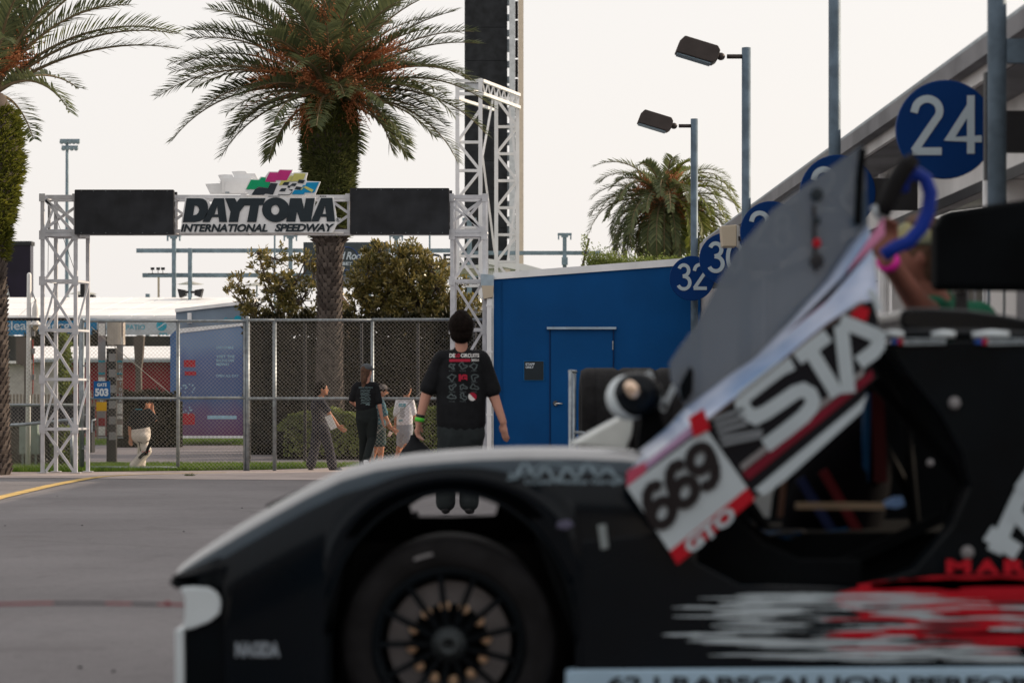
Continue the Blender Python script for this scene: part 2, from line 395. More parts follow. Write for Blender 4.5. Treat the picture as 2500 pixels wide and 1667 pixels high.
# small weeds in the joint near the fence foot
M['weed'] = mat('weed', (.10, .12, .04), .8)
mb = MB()
for _ in range(60):
    c = G(435 + rnd.gauss(0, 6), 1093); mb.tube([c, c + Vector((rnd.gauss(0,.03), rnd.gauss(0,.03), rnd.uniform(.01,.05)))], [.004, .001], 3)
tag(mb.build('weed', M['weed']), 'small dry weed tuft growing from the pale concrete before the fence', 'weed')
mb = MB(); rd = random.Random(5)
for _ in range(12):
    c = G(rd.uniform(0, 900), rd.uniform(1110, 1560)); a = rd.uniform(0, 6.28); l = rd.uniform(.006, .018)
    mb.rbox((c.x, c.y, .004), (l, l*.5, .006), (0, 0, a))
tag(mb.build('gravel', M['rubber']), 'tiny dark bits of grit and rubber scattered over the asphalt', 'grit', kind='stuff')

# unseen garage block added behind the camera, darkens paint reflections and shades the fronts
rb0 = root('added_garage_block', (0, -10, 0), 'unseen beige garage block added behind the viewer to darken reflections', 'building')
MB().box((-45, -16, 0), (45, -10, 6.0)).build('wall', mat('added_block_beige', (.22, .18, .15), .8, var=.15, scale=.6), rb0)
MB().box((-45.5, -16.5, 6.0), (45.5, -9.2, 6.4)).build('roof', M['stone'], rb0)
for k in range(18): MB().box((-44 + k*5, -9.99, .02), (-40 + k*5, -9.94, 3.6)).build('garage_door', M['dark'] if k % 3 else M['offwhite'], rb0)
# ================================================================== FAR STRUCTURES
# floodlight mast
d = 150; r0 = root('floodlight_mast', D(154, 997, d) * 1 - Vector((0, 0, D(154, 997, d).z)), 'tall thin stadium floodlight mast rising behind the left truss tower', 'light mast')
MB().tube([(r0.location.x, d, 0), D(154, 328, d)], [.17, .09], 8).build('pole', M['bluesteel'], r0)
M['lampgrey'] = mat('lamp_housing', (.22, .29, .32), .5, .2)
for row, (y, xs) in enumerate([(326, (142, 151, 161, 170, 179)), (341, (146, 155, 165, 175))]):
    MB().beam(D(xs[0]-4, y-4, d), D(xs[-1]+4, y-4, d), .12).build('crossarm', M['bluesteel'], r0)
    for x in xs:
        c = D(x, y + 1, d)
        MB().lathe(c, [(.04, .2), (.09, .12), (.135, -.03), (.125, -.14), (.0, -.15)], 10, 'y').build('floodlight', M['lampgrey'], r0)
# dark video board far left
d = 100; r0 = root('video_board', (D(40, 900, d).x, d, 0), 'dark purple video board on pale legs behind the left palm', 'screen')
mb = MB(); a, b = D(8, 563, d), D(70, 686, d); mb.box((a.x, d, b.z), (b.x, d+.6, a.z)); mb.build('screen_panel', mat('dim_screen', (.012, .008, .022), .3, var=.6, scale=.4, detail=3), r0)
MB().box((a.x-.05, d-.06, a.z), (b.x+.05, d+.66, a.z+.16)).build('screen_top', M['black'], r0)
MB().prism([D(6, 660, d-.3), D(10, 640, d-.3), D(21, 688, d-.3), D(6, 700, d-.3)], (0, .3, 0)).build('side_panel', M['white'], r0)
for x in (25, 60): MB().beam(D(x, 686, d+.3), (D(x, 686, d+.3).x, d+.3, 0), .25).build('leg', M['bluesteel'], r0)
# blue-grey steel beam framework
d = 88; s = d * K / F
r0 = root('steel_frame', (D(399, 900, d).x, d, 0), 'blue-grey steel post and beam framework behind the sign gantry', 'framework')
for x0, x1, y, t in ((313, 1052, 575.5, 9.5), (1046, 1380, 581, 9), (327, 1115, 632, 9.5)):
    dd = d + (.2 if y < 580 else .35)
    MB().box((D(x0,y,dd).x, dd, D(x0,y+t/2,dd).z), (D(x1,y,dd).x, dd+.12, D(x0,y-t/2,dd).z)).build('beam', M['bluesteel'], r0)
for x, w, top in ((399, 9, 540), (436, 9, 570), (667, 9, 540), (910, 9, 540), (1078, 11, 500), (1297, 9, 538)):
    p = D(x, top, d); MB().box((p.x - w*s/2, d, 0), (p.x + w*s/2, d+.12, p.z)).build('post', M['bluesteel'], r0)
for x, y in ((399, 541), (667, 541), (910, 541), (1078, 503), (1297, 538)):
    p = D(x, y, d); mb = MB(); mb.box((p.x-16*s, d-.05, p.z-.04), (p.x+16*s, d+.2, p.z+.04))
    for sg in (-1, 1): mb.box((p.x+sg*14*s-.025, d-.05, p.z-.2), (p.x+sg*14*s+.025, d+.05, p.z-.04))
    mb.box((p.x-8*s, d-.03, p.z-.12), (p.x+8*s, d-.01, p.z+.04)); mb.build('bracket', M['bluesteel'], r0)
p = D(1297, 600, d); MB().box((p.x-.11, d-.15, p.z-.14), (p.x+.11, d-.01, p.z+.14)).build('junction_box', M['bluesteel'], r0)
d = 72
for x, lab in ((631, 'thin grey pole standing behind the left magnolia'), (987, 'thin grey pole standing behind the right magnolia')):
    p = D(x, 520, d); tag(MB().tube([(p.x, d, 0), p], .03, 6).build('pole', M['bluesteel']), lab, 'pole', 'thin poles behind the magnolias')
# beige post with three small flood lamps
d = 87.5; r0 = root('lamp_post', (D(364, 900, d).x, d, 0), 'short beige post carrying three small floodlights under the steel beam', 'lamp post')
p = D(364, 637, d); MB().box((p.x-.035, d, 0), (p.x+.035, d+.07, p.z)).build('post', M['beige'], r0)
for x in (350, 363, 374):
    q = D(x, 617, d); mb = MB(); mb.box((q.x-.065, d, q.z-.045), (q.x+.065, d+.08, q.z+.045)); mb.tube([q, D(x, 628, d)], .012, 5)
    mb.build('floodlight', M['dark'], r0)
MB().beam(D(340, 629, d), D(385, 629, d), .03).build('lamp_bar', M['dark'], r0)
# speakers and umbrellas
def umbrella(x, y, w, d, lab):
    r = root('umbrella', (D(x, y, d).x, d, 0), lab, 'umbrella', 'shade umbrellas behind the white roof'); s = d*K/F
    p = D(x, y-4, d); n = 8; mb = MB(); c = Vector((p.x, d, p.z)); rim = [Vector((p.x + w/2*s*math.cos(6.283*k/n), d + w/2*s*math.sin(6.283*k/n), p.z - 8*s)) for k in range(n)]
    mb.add([c] + rim, [(0, k+1, (k+1) % n + 1) for k in range(n)]); mb.build('canopy', M['canopy'], r)
    MB().tube([(p.x, d, 0), c], .03, 6).build('pole', M['bluesteel'], r)
M['canopy'] = mat('canopy_cloth', (.62, .62, .6), .8, trans=.4)
umbrella(437, 649, 62, 90, 'pale flat umbrella above the pair of loudspeakers'); umbrella(190, 671, 68, 92, 'pale flat umbrella by the black speaker stack, left of the white roof'); umbrella(590, 652, 60, 94, 'pale umbrella half hidden by the left magnolia')
d = 84; r0 = root('loudspeaker', (D(436, 900, d).x, d, 0), 'pair of splayed grey loudspeakers on a pole above the white roof', 'loudspeaker')
for sg in (-1, 1):
    MB().prism([D(436+sg*29, 663, d), D(436+sg*11, 666, d), D(436+sg*10, 678, d), D(436+sg*24, 683, d)], (0, .45, 0)).build('speaker_box', M['dark'], r0)
MB().beam(D(422, 671, d), D(450, 671, d), .08).build('yoke', M['dark'], r0); MB().tube([(D(436, 9, d).x, d, 0), D(436, 668, d)], .06, 6).build('pole', M['bluesteel'], r0)
d = 88; r0 = root('loudspeaker', (D(188, 900, d).x, d, 0), 'black speaker stack standing just right of the left truss tower', 'loudspeaker')
MB().box((D(184,0,d).x, d, D(0,676,d).z), (D(194,0,d).x, d+.3, D(0,645,d).z)).build('speaker_box', M['dark'], r0)
MB().box((D(180,0,d).x, d-.1, 0), (D(216,0,d).x, d+.4, D(0,677,d).z)).build('base', M['dark'], r0)
p = D(338.5, 676, 87); tag(MB().box((p.x-.07, 87, 0), (p.x+.07, 87.2, p.z+.02)).build('vent', M['bluesteel']), 'small grey vent stack peeking above the white roof', 'vent')

# ---- white roofed building with banners
d = 78; s = d*K/F
r0 = root('patio_building', (D(200, 900, d).x, d, 0), 'low building with a wide white roof and blue and grey banners on its eave', 'building')
zr, ze = D(0, 728, d).z, D(0, 686, d+7).z
xl, xr = D(-60, 0, d).x, D(405, 0, d).x; xl2, xr2 = D(-60, 0, d+7).x, D(600, 0, d+7).x
M['roofwhite'] = mat('white_membrane', (.80, .80, .80), .5, var=.05, scale=.6)
# roof as separate sheets with seams
nx, ny = 9, 3
for i in range(nx):
    for j in range(ny):
        def P(a, b): 
            xa = xl + (xr-xl)*a; xb = xl2 + (xr2-xl2)*a
            return Vector((xa + (xb-xa)*b, d + 7*b, zr + (ze-zr)*b))
        e = .003; a0, a1, b0, b1 = i/nx+e, (i+1)/nx-e, j/ny+e*2, (j+1)/ny-e*2
        MB().prism([P(a0,b0), P(a1,b0), P(a1,b1), P(a0,b1)], (0,0,.05)).build('roof_sheet', M['roofwhite'], r0)
MB().prism([P(-0.01,0), P(1.01,0), P(1.01,1), P(-.01,1)], (0,0,-.05)).build('roof', M['offwhite'], r0)
MB().box((xl, d-.02, D(0,734,d).z), (xr, d+.05, D(0,728.5,d).z)).build('eave_trim', M['offwhite'], r0)
M['bannerblue'] = mat('banner_blue', (.005, .17, .36), .6); M['bannergrey'] = mat('banner_grey', (.42, .46, .50), .6); M['tealprint'] = mat('teal_print', (.01, .30, .42), .6)
z0, z1 = D(0, 769, d).z, D(0, 733, d).z
b1 = MB().box((xl, d-.08, z0), (D(223,0,d).x, d-.03, z1)).build('banner', M['bannerblue'], r0)
b2 = MB().box((D(223.5,0,d).x, d-.08, z0), (xr, d-.03, z1)).build('banner', M['bannergrey'], r0)
mb = MB(); text_into(mb, 'clean energy', D(10, 764, d-.09), (165*s, 0, 0), (0, 0, 27*s), .012); mb.build('lettering', M['signwhite'], b1)
mb = MB(); text_into(mb, 'SOLAR PATIO', D(238, 757, d-.09), (95*s, 0, 0), (0, 0, 11*s), .015); text_into(mb, 'FPL', D(366, 770, d-.09), (22*s, 0, 0), (0, 0, 6*s), .03)
c = D(371, 748, d-.09); mb.prism([c + Vector((12*s*math.cos(a), 0, 12*s*math.sin(a))) for a in [6.283*k/20 for k in range(20)]], (0, .01, 0))
mb.build('lettering', M['tealprint'], b2)
mb = MB(); mb.ribbon([c + Vector((-9*s, -.02, -6*s)), c + Vector((0, -.02, 0)), c + Vector((10*s, -.02, 7*s))], .03); mb.build('logo_stripe', M['signwhite'], b2)
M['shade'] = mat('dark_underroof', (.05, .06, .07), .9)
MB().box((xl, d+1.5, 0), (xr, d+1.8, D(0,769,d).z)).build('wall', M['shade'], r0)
for x in (60, 318): MB().box((D(x-7,0,d).x, d+.2, 0), (D(x+7,0,d).x, d+.4, z0)).build('column', M['stone'], r0)
# low annexe: white flat roof, beige and red wall
d = 72; s = d*K/F
r0 = root('annexe_building', (D(200, 900, d).x, d, 0), 'low annexe with white flat roof and half beige, half dark red wall', 'building')
MB().box((D(-40,0,d).x, d, 0), (D(142,0,d).x, d+.5, D(0,836,d).z)).build('wall', mat('beige_wall', (.42, .40, .38), .8), r0)
MB().box((D(142.5,0,d).x, d-.03, 0), (D(420,0,d).x, d+.5, D(0,832,d).z)).build('wall', mat('red_wall', (.20, .012, .022), .7, var=.2, scale=.5), r0)
MB().box((D(-40,0,d).x, d-.3, D(0,835,d).z), (D(80,0,d).x, d+3, D(0,829,d).z)).build('roof_edge', M['offwhite'], r0)
MB().prism([D(76, 828, d-.4), D(420, 828, d-.4), D(420, 801, d+4), D(76, 801, d+4)], (0, 0, .08)).build('roof', M['roofwhite'], r0)
MB().box((D(76,0,d).x, d-.42, D(0,832,d).z), (D(420,0,d).x, d-.36, D(0,826,d).z)).build('gutter', M['galv'], r0)
# picket fence in front
d = 64; r0 = root('picket_fence', (D(100, 980, d).x, d, 0), 'low weathered picket fence before the beige and red annexe', 'fence')
mbw = mat('grey_pickets', (.22, .19, .16), .9)
for i, x in enumerate(range(8, 392, 8)):
    p = D(x, 905 if x < 190 else 898, d); o = MB().box((p.x-.028, d, 0), (p.x+.028, d+.02, p.z)).build('picket', mbw, r0)
for z in (.35, .95): MB().box((D(4,0,d).x, d+.02, z-.04), (D(396,0,d).x, d+.05, z+.04)).build('rail', mbw, r0)
# benches
def bench(x, y, d, lab):
    r = root('bench', (D(x, y, d).x, d, 0), lab, 'bench', 'dark slatted benches behind the fence'); cx = r.location.x
    for k in range(9): MB().box((cx-.6+k*.14, d, .42), (cx-.6+k*.14+.09, d+.03, .95)).build('slat', M['dark'], r)
    MB().box((cx-.62, d-.4, .40), (cx+.62, d, .44)).build('seat', M['dark'], r)
    for sx in (-.58, .58): MB().box((cx+sx-.03, d-.38, 0), (cx+sx+.03, d+.02, .42)).build('leg', M['dark'], r)
    MB().tube([(cx+.62, d-.4, .42), (cx+.62, d-.38, .66), (cx+.62, d, .68)], .02, 6).build('armrest', M['galv'], r)
bench(35, 950, 46, 'dark slatted bench beside the left palm trunk'); bench(95, 950, 48, 'dark slatted bench seen just left of the truss tower'); bench(150, 952, 50, 'dark slatted bench seen through the left truss tower')
# ---- kiosk / printed trailer box
d = 58; s = d*K/F
r0 = root('kiosk', (D(480, 1000, d).x, d, 0), 'pale grey kiosk with a blue to purple printed panel on its front', 'kiosk')
gm = mat('kiosk_grey', (.20, .26, .33), .6, var=.12, scale=1.5)
MB().prism([D(404, 1002, d), D(568, 1002, d), D(568, 697, d), D(404, 716, d)], (0, 2.2, 0)).build('body', gm, r0)
MB().prism([D(402, 717, d-.08), D(572, 697.5, d-.08), D(572, 690, d-.08), D(402, 709, d-.08)], (0, 2.4, 0)).build('roof', M['white'], r0)
pm = bpy.data.materials.new('gradient_print'); pm.use_nodes = True; nt = pm.node_tree; b = nt.nodes['Principled BSDF']; b.inputs['Roughness'].default_value = .6
tc = nt.nodes.new('ShaderNodeTexCoord'); sp = nt.nodes.new('ShaderNodeSeparateXYZ'); cr = nt.nodes.new('ShaderNodeValToRGB'); nz = nt.nodes.new('ShaderNodeTexNoise'); nz.inputs['Scale'].default_value = 3
ad = nt.nodes.new('ShaderNodeMath'); ad.operation = 'MULTIPLY_ADD'; ad.inputs[1].default_value = .25
nt.links.new(tc.outputs['Generated'], sp.inputs[0]); nt.links.new(tc.outputs['Generated'], nz.inputs['Vector']); nt.links.new(nz.outputs['Fac'], ad.inputs[0]); nt.links.new(sp.outputs['Z'], ad.inputs[2])
el = cr.color_ramp.elements; el[0].position = .1; el[0].color = (.12, .035, .11, 1); el[1].position = .95; el[1].color = (.15, .24, .40, 1)
for pos, c in ((.32, (.11, .065, .17)), (.45, (.055, .105, .24)), (.65, (.07, .11, .26)), (.8, (.08, .13, .30))): e = el.new(pos); e.color = (*c, 1)
nt.links.new(ad.outputs[0], cr.inputs['Fac']); nt.links.new(cr.outputs[0], b.inputs['Base Color'])
fr = MB().prism([D(405, 1000, d-.12), D(558, 1000, d-.12), D(558, 744, d-.12), D(405, 755, d-.12)], (0, .08, 0)).build('printed_panel', pm, r0)
MB().prism([D(404, 1006, d-.14), D(560, 1006, d-.14), D(560, 1000.5, d-.14), D(404, 1000.5, d-.14)], (0, .1, 0)).build('panel_trim', M['white'], r0)
MB().prism([D(391, 1000, d+.2), D(404.5, 1004, d-.12), D(404.5, 757, d-.12), D(391, 770, d+.2)], (0, .05, 0)).build('side_panel', mat('kiosk_side', (.05, .13, .30), .6), r0)
MB().prism([D(405, 766, d-.14), D(558, 748, d-.14), D(558, 742, d-.14), D(405, 755, d-.14)], (0, .02, 0)).build('panel_band', M['white'], r0)
MB().box((D(561,0,d).x, d-.15, 0), (D(570,0,d).x, d+.05, D(0,694,d).z)).build('corner_post', M['galv'], r0)
krm = mat('kiosk_red', (.38, .012, .03), .6)
for x0, y0, x1, y1 in ((424,827,450,843), (426,853,452,862), (421,949,449,975)): MB().box((D(x0,0,d).x, d-.135, D(0,y1,d).z), (D(x1,0,d).x, d-.122, D(0,y0,d).z)).build('red_print', krm, fr)
mb = MB()
text_into(mb, 'UNSTOPPABLE', D(497, 801, d-.13), (39*s,0,0), (0,0,6*s), .02); mb.box((D(478,0,d).x, d-.135, D(0,962,d).z), (D(545,0,d).x, d-.122, D(0,954,d).z))
for k, y in enumerate((822, 831, 840)): text_into(mb, ('VISIT THE', 'RACING FAN', 'MIDWAY')[k], D(497, y, d-.13), ((42, 40, 30)[k]*s,0,0), (0,0,6.5*s), .03)
text_into(mb, 'OPEN ALL DAY', D(496, 866, d-.13), (52*s,0,0), (0,0,6*s), .02)
for k in range(26): x = 416+rnd.uniform(0, 32); y = rnd.choice((880, 930)) + rnd.uniform(0, 20); mb.box((D(x,0,d).x, d-.135, D(0,y+3,d).z), (D(x+3,0,d).x, d-.122, D(0,y,d).z))
tag(mb.build('white_print', mat('kiosk_white_print', (.30, .50, .62), .6), fr), kind='stuff')
MB().box((D(433,0,d).x, d-.2, D(0,742,d).z), (D(441,0,d).x, d-.01, D(0,719,d).z)).build('wall_lamp', M['white'], r0)
mb = MB(); text_into(mb, 'Cubic', D(515, 738, d-.01), (28*s,0,0), (0,0,9*s), .01); mb.prism([D(546+8*math.cos(t), 731-6*math.sin(t), d-.02) for t in [6.283*k/14 for k in range(14)]], (0,.015,0)); mb.build('lettering', M['tealprint'], r0)

# ---- dark sponsor board with ring
d = 66; s = d*K/F
def Z4(x, y): return ((400 + x/2.613)/K, (400 + y/2.613)/K)
r0 = root('sponsor_board', (D(795, 900, d).x, d, 0), 'dark grey sponsor board with a blue ring, half hidden behind the palm trunk', 'sign')
a, b = D(*Z4(890, 500), d), D(*Z4(1430, 705), d)
MB().box((a.x, d, b.z), (b.x, d+.25, a.z)).build('board', mat('board_grey', (.06, .075, .085), .6, var=.1), r0)
MB().box((a.x-.6, d+.1, b.z-.35), (b.x, d+.3, b.z-.03)).build('ledge', M['stone'], r0)
for k in (.25, .75): MB().box((a.x+(b.x-a.x)*k-.1, d+.3, 0), (a.x+(b.x-a.x)*k+.1, d+.5, b.z)).build('post', M['bluesteel'], r0)
cx, cz = (lambda p: (p.x, p.z))(D(*Z4(1168, 605), d)); rr = 75/2.613*d/F
ou = [Vector((cx+rr*math.cos(t), d-.03, cz+rr*math.sin(t))) for t in [6.283*k/40 for k in range(40)]]; inn = [Vector((cx+rr*.95*math.cos(t), d-.03, cz+rr*.95*math.sin(t))) for t in [6.283*k/40 for k in range(40)]]
MB().ringprism(ou, inn, (0,.025,0)).build('ring', mat('ring_blue', (.05, .10, .30), .6), r0)
mb = MB(); u = d/F/2.613; text_into(mb, 'Hard Rock', D(*Z4(1040, 612), d-.02), (242*u,0,0), (0,0,50*u), .02, .3, .9); text_into(mb, 'BET', D(*Z4(1140, 648), d-.02), (62*u,0,0), (0,0,21*u), .03)
mb.build('lettering', M['signwhite'], r0)
d = 63; r0 = root('floodlight', (D(790, 900, d).x, d, 0), 'small square floodlight on a thin pole beside the palm trunk', 'floodlight')
p = D(*Z4(1130, 668), d); MB().rbox(p, (.16, .06, .13), (0, R(20), 0)).build('lamp_head', M['beige'], r0); q = D(*Z4(1140, 700), d); MB().tube([p, q, (q.x+.02, d, 0)], .02, 6).build('pole', M['dark'], r0)
# board-clad hut
d = 60; r0 = root('timber_hut', (D(790, 900, d).x, d, 0), 'narrow timber clad hut with a sloping top right of the palm trunk', 'hut')
for k in range(7):
    x0 = 775 + k*4.5; x1 = x0 + 4.1; y0 = 665 + k*5.5
    MB().prism([D(x0, 960, d+k*.2), D(x1, 960, d+k*.2), D(x1, y0+5, d+k*.2), D(x0, y0, d+k*.2)], (0, .08, 0)).build('board', M['wood'], r0)
MB().prism([D(773, 660, d-.1), D(812, 706, d+1.3), D(812, 702, d+1.3), D(773, 655, d-.1)], (0, .4, .02)).build('roof_edge', M['beige'], r0)
# DECK lettering on a white deck roof
d = 76; s = d*K/F
r0 = root('deck_building', (D(1150, 900, d).x, d, 0), 'white deck building with big dark DECK lettering behind the right truss tower', 'building')
mb = MB(); text_into(mb, 'DECK', D(*Z4(1700, 645), d), (292/2.613*d/F,0,0), (0,0,72/2.613*d/F), .03); 
V = mb.v[:]; n = len(V); f0 = mb.f[:]; mb.v += [p + Vector((0,.1,0)) for p in V]; mb.f += [tuple(reversed([i+n for i in f])) for f in f0]; mb.mi += [0]*len(f0)
mb.build('lettering', M['inkdark'], r0)
a, b = D(*Z4(2075, 640), d+.3), D(*Z4(2460, 690), d+.3)
MB().prism([D(*Z4(2070, 605), d+.3), D(*Z4(2300, 640), d+.3), D(*Z4(2480, 690), d+.3), D(*Z4(2480, 720), d+.3), D(*Z4(2070, 640), d+.3)], (0, 5, 0)).build('roof', M['roofwhite'], r0)
MB().box((D(*Z4(1660,0), d).x, d+.4, D(*Z4(0,662), d).z), (a.x+1.2, d+5, D(*Z4(0,640), d).z)).build('roof', M['roofwhite'], r0)
for x in (1775, 2090, 2150, 2230): p = D(*Z4(x, 660), d); MB().box((p.x-.1, d+.6, 0), (p.x+.1, d+.8, p.z)).build('post', M['beige'] if x < 2000 else M['white'], r0)
MB().box((D(1040,0,d).x, d+1.2, 0), (D(1300,0,d).x, d+4, D(0,690,d).z)).build('wall', M['offwhite'], r0)
d = 66; p = D(1120, 690, d); q = D(1030, 690, d)
r0 = root('block_wall', (q.x, d, 0), 'grey concrete block wall behind the right truss tower', 'wall')
z = 0
bw, bh = .62, .3
for j in range(12):
    for i in range(4):
        x0 = q.x + (i - (j % 2)*.5)*bw
        MB().box((x0+.01, d + rnd.uniform(0,.01), j*bh+.01), (x0+bw-.01, d+.3, j*bh+bh-.01)).build('block', M['stone'], r0)
MB().box((q.x-.3, d+.02, 0), (q.x+2.1, d+.29, 3.58)).build('mortar', M['shade'], r0)
# turquoise tarp bit
d = 50; p = D(1108, 738, d); tag(MB().ball(p, (.10, .06, .03)).build('tarp', mat('turquoise_tarp', (.0, .25, .35), .6)), 'scrap of turquoise tarpaulin behind the fence by the blue building', 'tarpaulin')

# ---- huge dark tower
def Z7(x, y): return ((950 + x/2.85)/K, (150 + y/2.85)/K)
d = 96
r0 = root('screen_tower', (D(*Z7(730, 0), d).x, d, 0), 'very tall black screen tower with a white edge and beige column', 'tower')
X = lambda x, dd=d: D(*Z7(x, 0), dd).x
top = D(1100, -90, d).z
npan = 14
for k in range(npan):
    z0 = top*k/npan; z1 = top*(k+1)/npan
    MB().box((X(525), d, z0+.008), (X(822), d+.5, z1-.008)).build('screen_panel', M['led'], r0)
MB().box((X(530), d+.06, 0), (X(818), d+.46, top)).build('core', M['black'], r0)
MB().box((X(836), d-.3, 0), (X(876), d+.6, top)).build('white_edge', mat('tower_edge', (.62, .64, .67), .6), r0)
for k in range(30):
    z = top*(k+.5)/30; MB().box((X(819), d+.1, z-.2), (X(840), d+.3, z+.05 + .25*(k%3==0))).build('bracket', M['galv'], r0)
for k in range(24):
    z = top*(k+.5)/24; MB().box((X(877), d+.2, z-.35), (X(897), d+.3, z+.35)).build('back_plate', M['dark'], r0)
MB().box((X(899), d, 0), (X(935), d+1.0, top)).build('column', mat('pale_beige_column', (.66, .57, .47), .7, var=.05), r0)
# ---- big white portal truss
da, db = 60.0, 62.8
r0 = root('portal_truss', (D(*Z7(560, 0), da).x, da, 0), 'tall white steel portal truss standing before the black screen tower', 'truss')
def P7(x, y, dd): return D(*Z7(x, y), dd)
W = .1
topA, topB = P7(635, 118, da).z, P7(895, 220, db).z
tz = topA
legA = [P7(475, 0, da).x, P7(635, 0, da).x]; legB = [P7(745, 0, db).x, P7(893, 0, db).x]
for xs, dd in ((legA, da), (legB, db)):
    for i, x in enumerate(xs):
        MB().box((x-.05, dd, 0), (x+.05, dd+W, tz)).build('leg', M['truss2'], r0)
    ys = ([560, 758, 957, 1155, 1354, 1560] if dd == da else [255, 453, 641, 829, 1017, 1205, 1393, 1580])
    for k, y in enumerate(ys):
        z = P7(0, y, dd).z; MB().beam((xs[0], dd+.1, z), (xs[1], dd+.1, z), .07, .07).build('crossbar', M['truss2'], r0)
        if k+1 < len(ys):
            z2 = P7(0, ys[k+1], dd).z; a, b = (xs[0], xs[1]) if k % 2 == 0 else (xs[1], xs[0])
            MB().beam((a, dd+.1, z), (b, dd+.1, z2), .07, .06).build('brace', M['truss2'], r0)
    if dd == da: MB().beam((xs[0], dd+.1, P7(0,560,dd).z), (xs[1], dd+.1, P7(0,330,dd).z), .07, .06).build('brace', M['truss2'], r0)
hb = P7(0, 225, da).z
a0, a1, b1 = Vector((legA[0]-.05, da, tz)), Vector((legA[1]+.05, da, tz)), Vector((legB[1]+.05, db, tz))
for z in (tz-.06, hb): 
    MB().beam((a0.x, da+.05, z), (a1.x, da+.05, z), .075).build('top_beam', M['truss2'], r0)
    MB().beam((a1.x, da, z), (b1.x, db, z), .075).build('top_beam', M['truss2'], r0)
    MB().beam((a0.x, da+.9, z), (a0.x+(b1.x-a1.x), db+.5, z), .075).build('top_beam', M['truss2'], r0)
MB().box((a0.x, da+.08, hb+.1), (a1.x-.1, da+.12, tz-.12)).build('header_panel', mat('frosted_panel', (.60, .63, .66), .4), r0)
n = 7
for k in range(n):
    p = a1.lerp(b1, k/n); q = a1.lerp(b1, (k+.5)/n); w = a1.lerp(b1, (k+1)/n)
    for m_, (s0, e0) in enumerate(((p, q), (q, w))):
        A_, B_ = ((Vector((s0.x, s0.y, tz-.06)), Vector((e0.x, e0.y, hb))) if m_ == 0 else (Vector((s0.x, s0.y, hb)), Vector((e0.x, e0.y, tz-.06))))
        MB().beam(A_, B_, .035).build('web_bar', M['truss2'], r0)
for pts in ([(720, 270), (650, 660), (735, 1330)], [(835, 315), (895, 830), (825, 1390)]):
    dd = [(da+db)/2-.5, da+.4, (da+db)/2-.5] if pts[0][0] == 720 else [db-.3]*3
    for k in range(2): MB().beam(P7(*pts[k], dd[k]), P7(*pts[k+1], dd[k+1]), .055).build('tie_rod', M['truss2'], r0)
# ================================================================== PALMS, MAGNOLIAS, HEDGES
M['frond'] = mat('palm_leaflets', (.07, .095, .05), .5, col2=(.19, .21, .095), scale=1.0, island=.55, trans=.32)
M['frondgreen'] = mat('palm_leaflets_green', (.10, .13, .025), .5, col2=(.24, .26, .06), scale=1.0, island=.55, trans=.35)
M['rachis'] = mat('palm_rachis', (.20, .15, .09), .6)
M['fruit'] = mat('orange_fruit_stalk', (.45, .16, .07), .6, col2=(.66, .28, .12), scale=6, island=.5, trans=.2)
M['boot'] = mat('palm_boot', (.05, .040, .036), .95, col2=(.15, .125, .11), scale=3, island=.6)
M['fern'] = mat('epiphyte_fern', (.045, .065, .02), .8, col2=(.17, .18, .06), scale=1.5, island=.5, trans=.3)
M['fernlit'] = mat('moss_fern_sunlit', (.06, .08, .012), .8, col2=(.20, .20, .03), scale=1.5, island=.5, trans=.4)  # yellower copy of the mossy fern with sunlight put into its colour
def frond(par, base, az, el, L, droop, m, nl=66, lw=.040, ll=.48, start=.16, side_sag=.0):
    side = Vector((-math.sin(az), math.cos(az), 0)); pts = []; T = []; p = Vector(base); n = 14
    for i in range(n+1):
        t = i/n; e = el - droop*(t**1.25); a = az + side_sag*t
        tv = Vector((math.cos(a)*math.cos(e), math.sin(a)*math.cos(e), math.sin(e))); pts.append(p.copy()); T.append(tv); p = p + tv*(L/n)
    mb = MB(); mb.tube(pts, [.030*(1-.93*i/n) + .003 for i in range(n+1)], 5, mi=1)
    roll = rnd.uniform(-.5, .5)
    for k in range(nl):
        t = start + (1-start)*(k+.5)/nl; f = t*n; i = min(int(f), n-1); c = pts[i].lerp(pts[i+1], f-i); tv = T[i]
        prof = min(1, (t-start+.05)/.22)*(1 if t < .72 else 1 - (t-.72)/.28*.55)
        up = side.cross(tv).normalized() * -1
        if up.z < 0: up = -up
        for sg in (-1, 1):
            fw = .62 + .5*t + rnd.gauss(0, .07); v = (math.sin(roll)*sg*.0 + .38 + rnd.gauss(0, .16))
            sd = (side*math.cos(roll) + up*math.sin(roll)) * sg
            dr = (tv*fw + sd*.85 + up*v).normalized(); l = ll*prof*rnd.uniform(.85, 1.1)
            tip = c + dr*l + Vector((0, 0, -.10*l)); mid = c + dr*l*.5; wv = dr.cross(up).normalized()*lw*.5
            o = len(mb.v); mb.v += [c - wv*.5, c + wv*.5, mid + wv, mid - wv, tip]; mb.f += [(o,o+1,o+2,o+3), (o+3,o+2,o+4)]; mb.mi += [0, 0]
    return mb.build('frond', [m, M['rachis']], par)
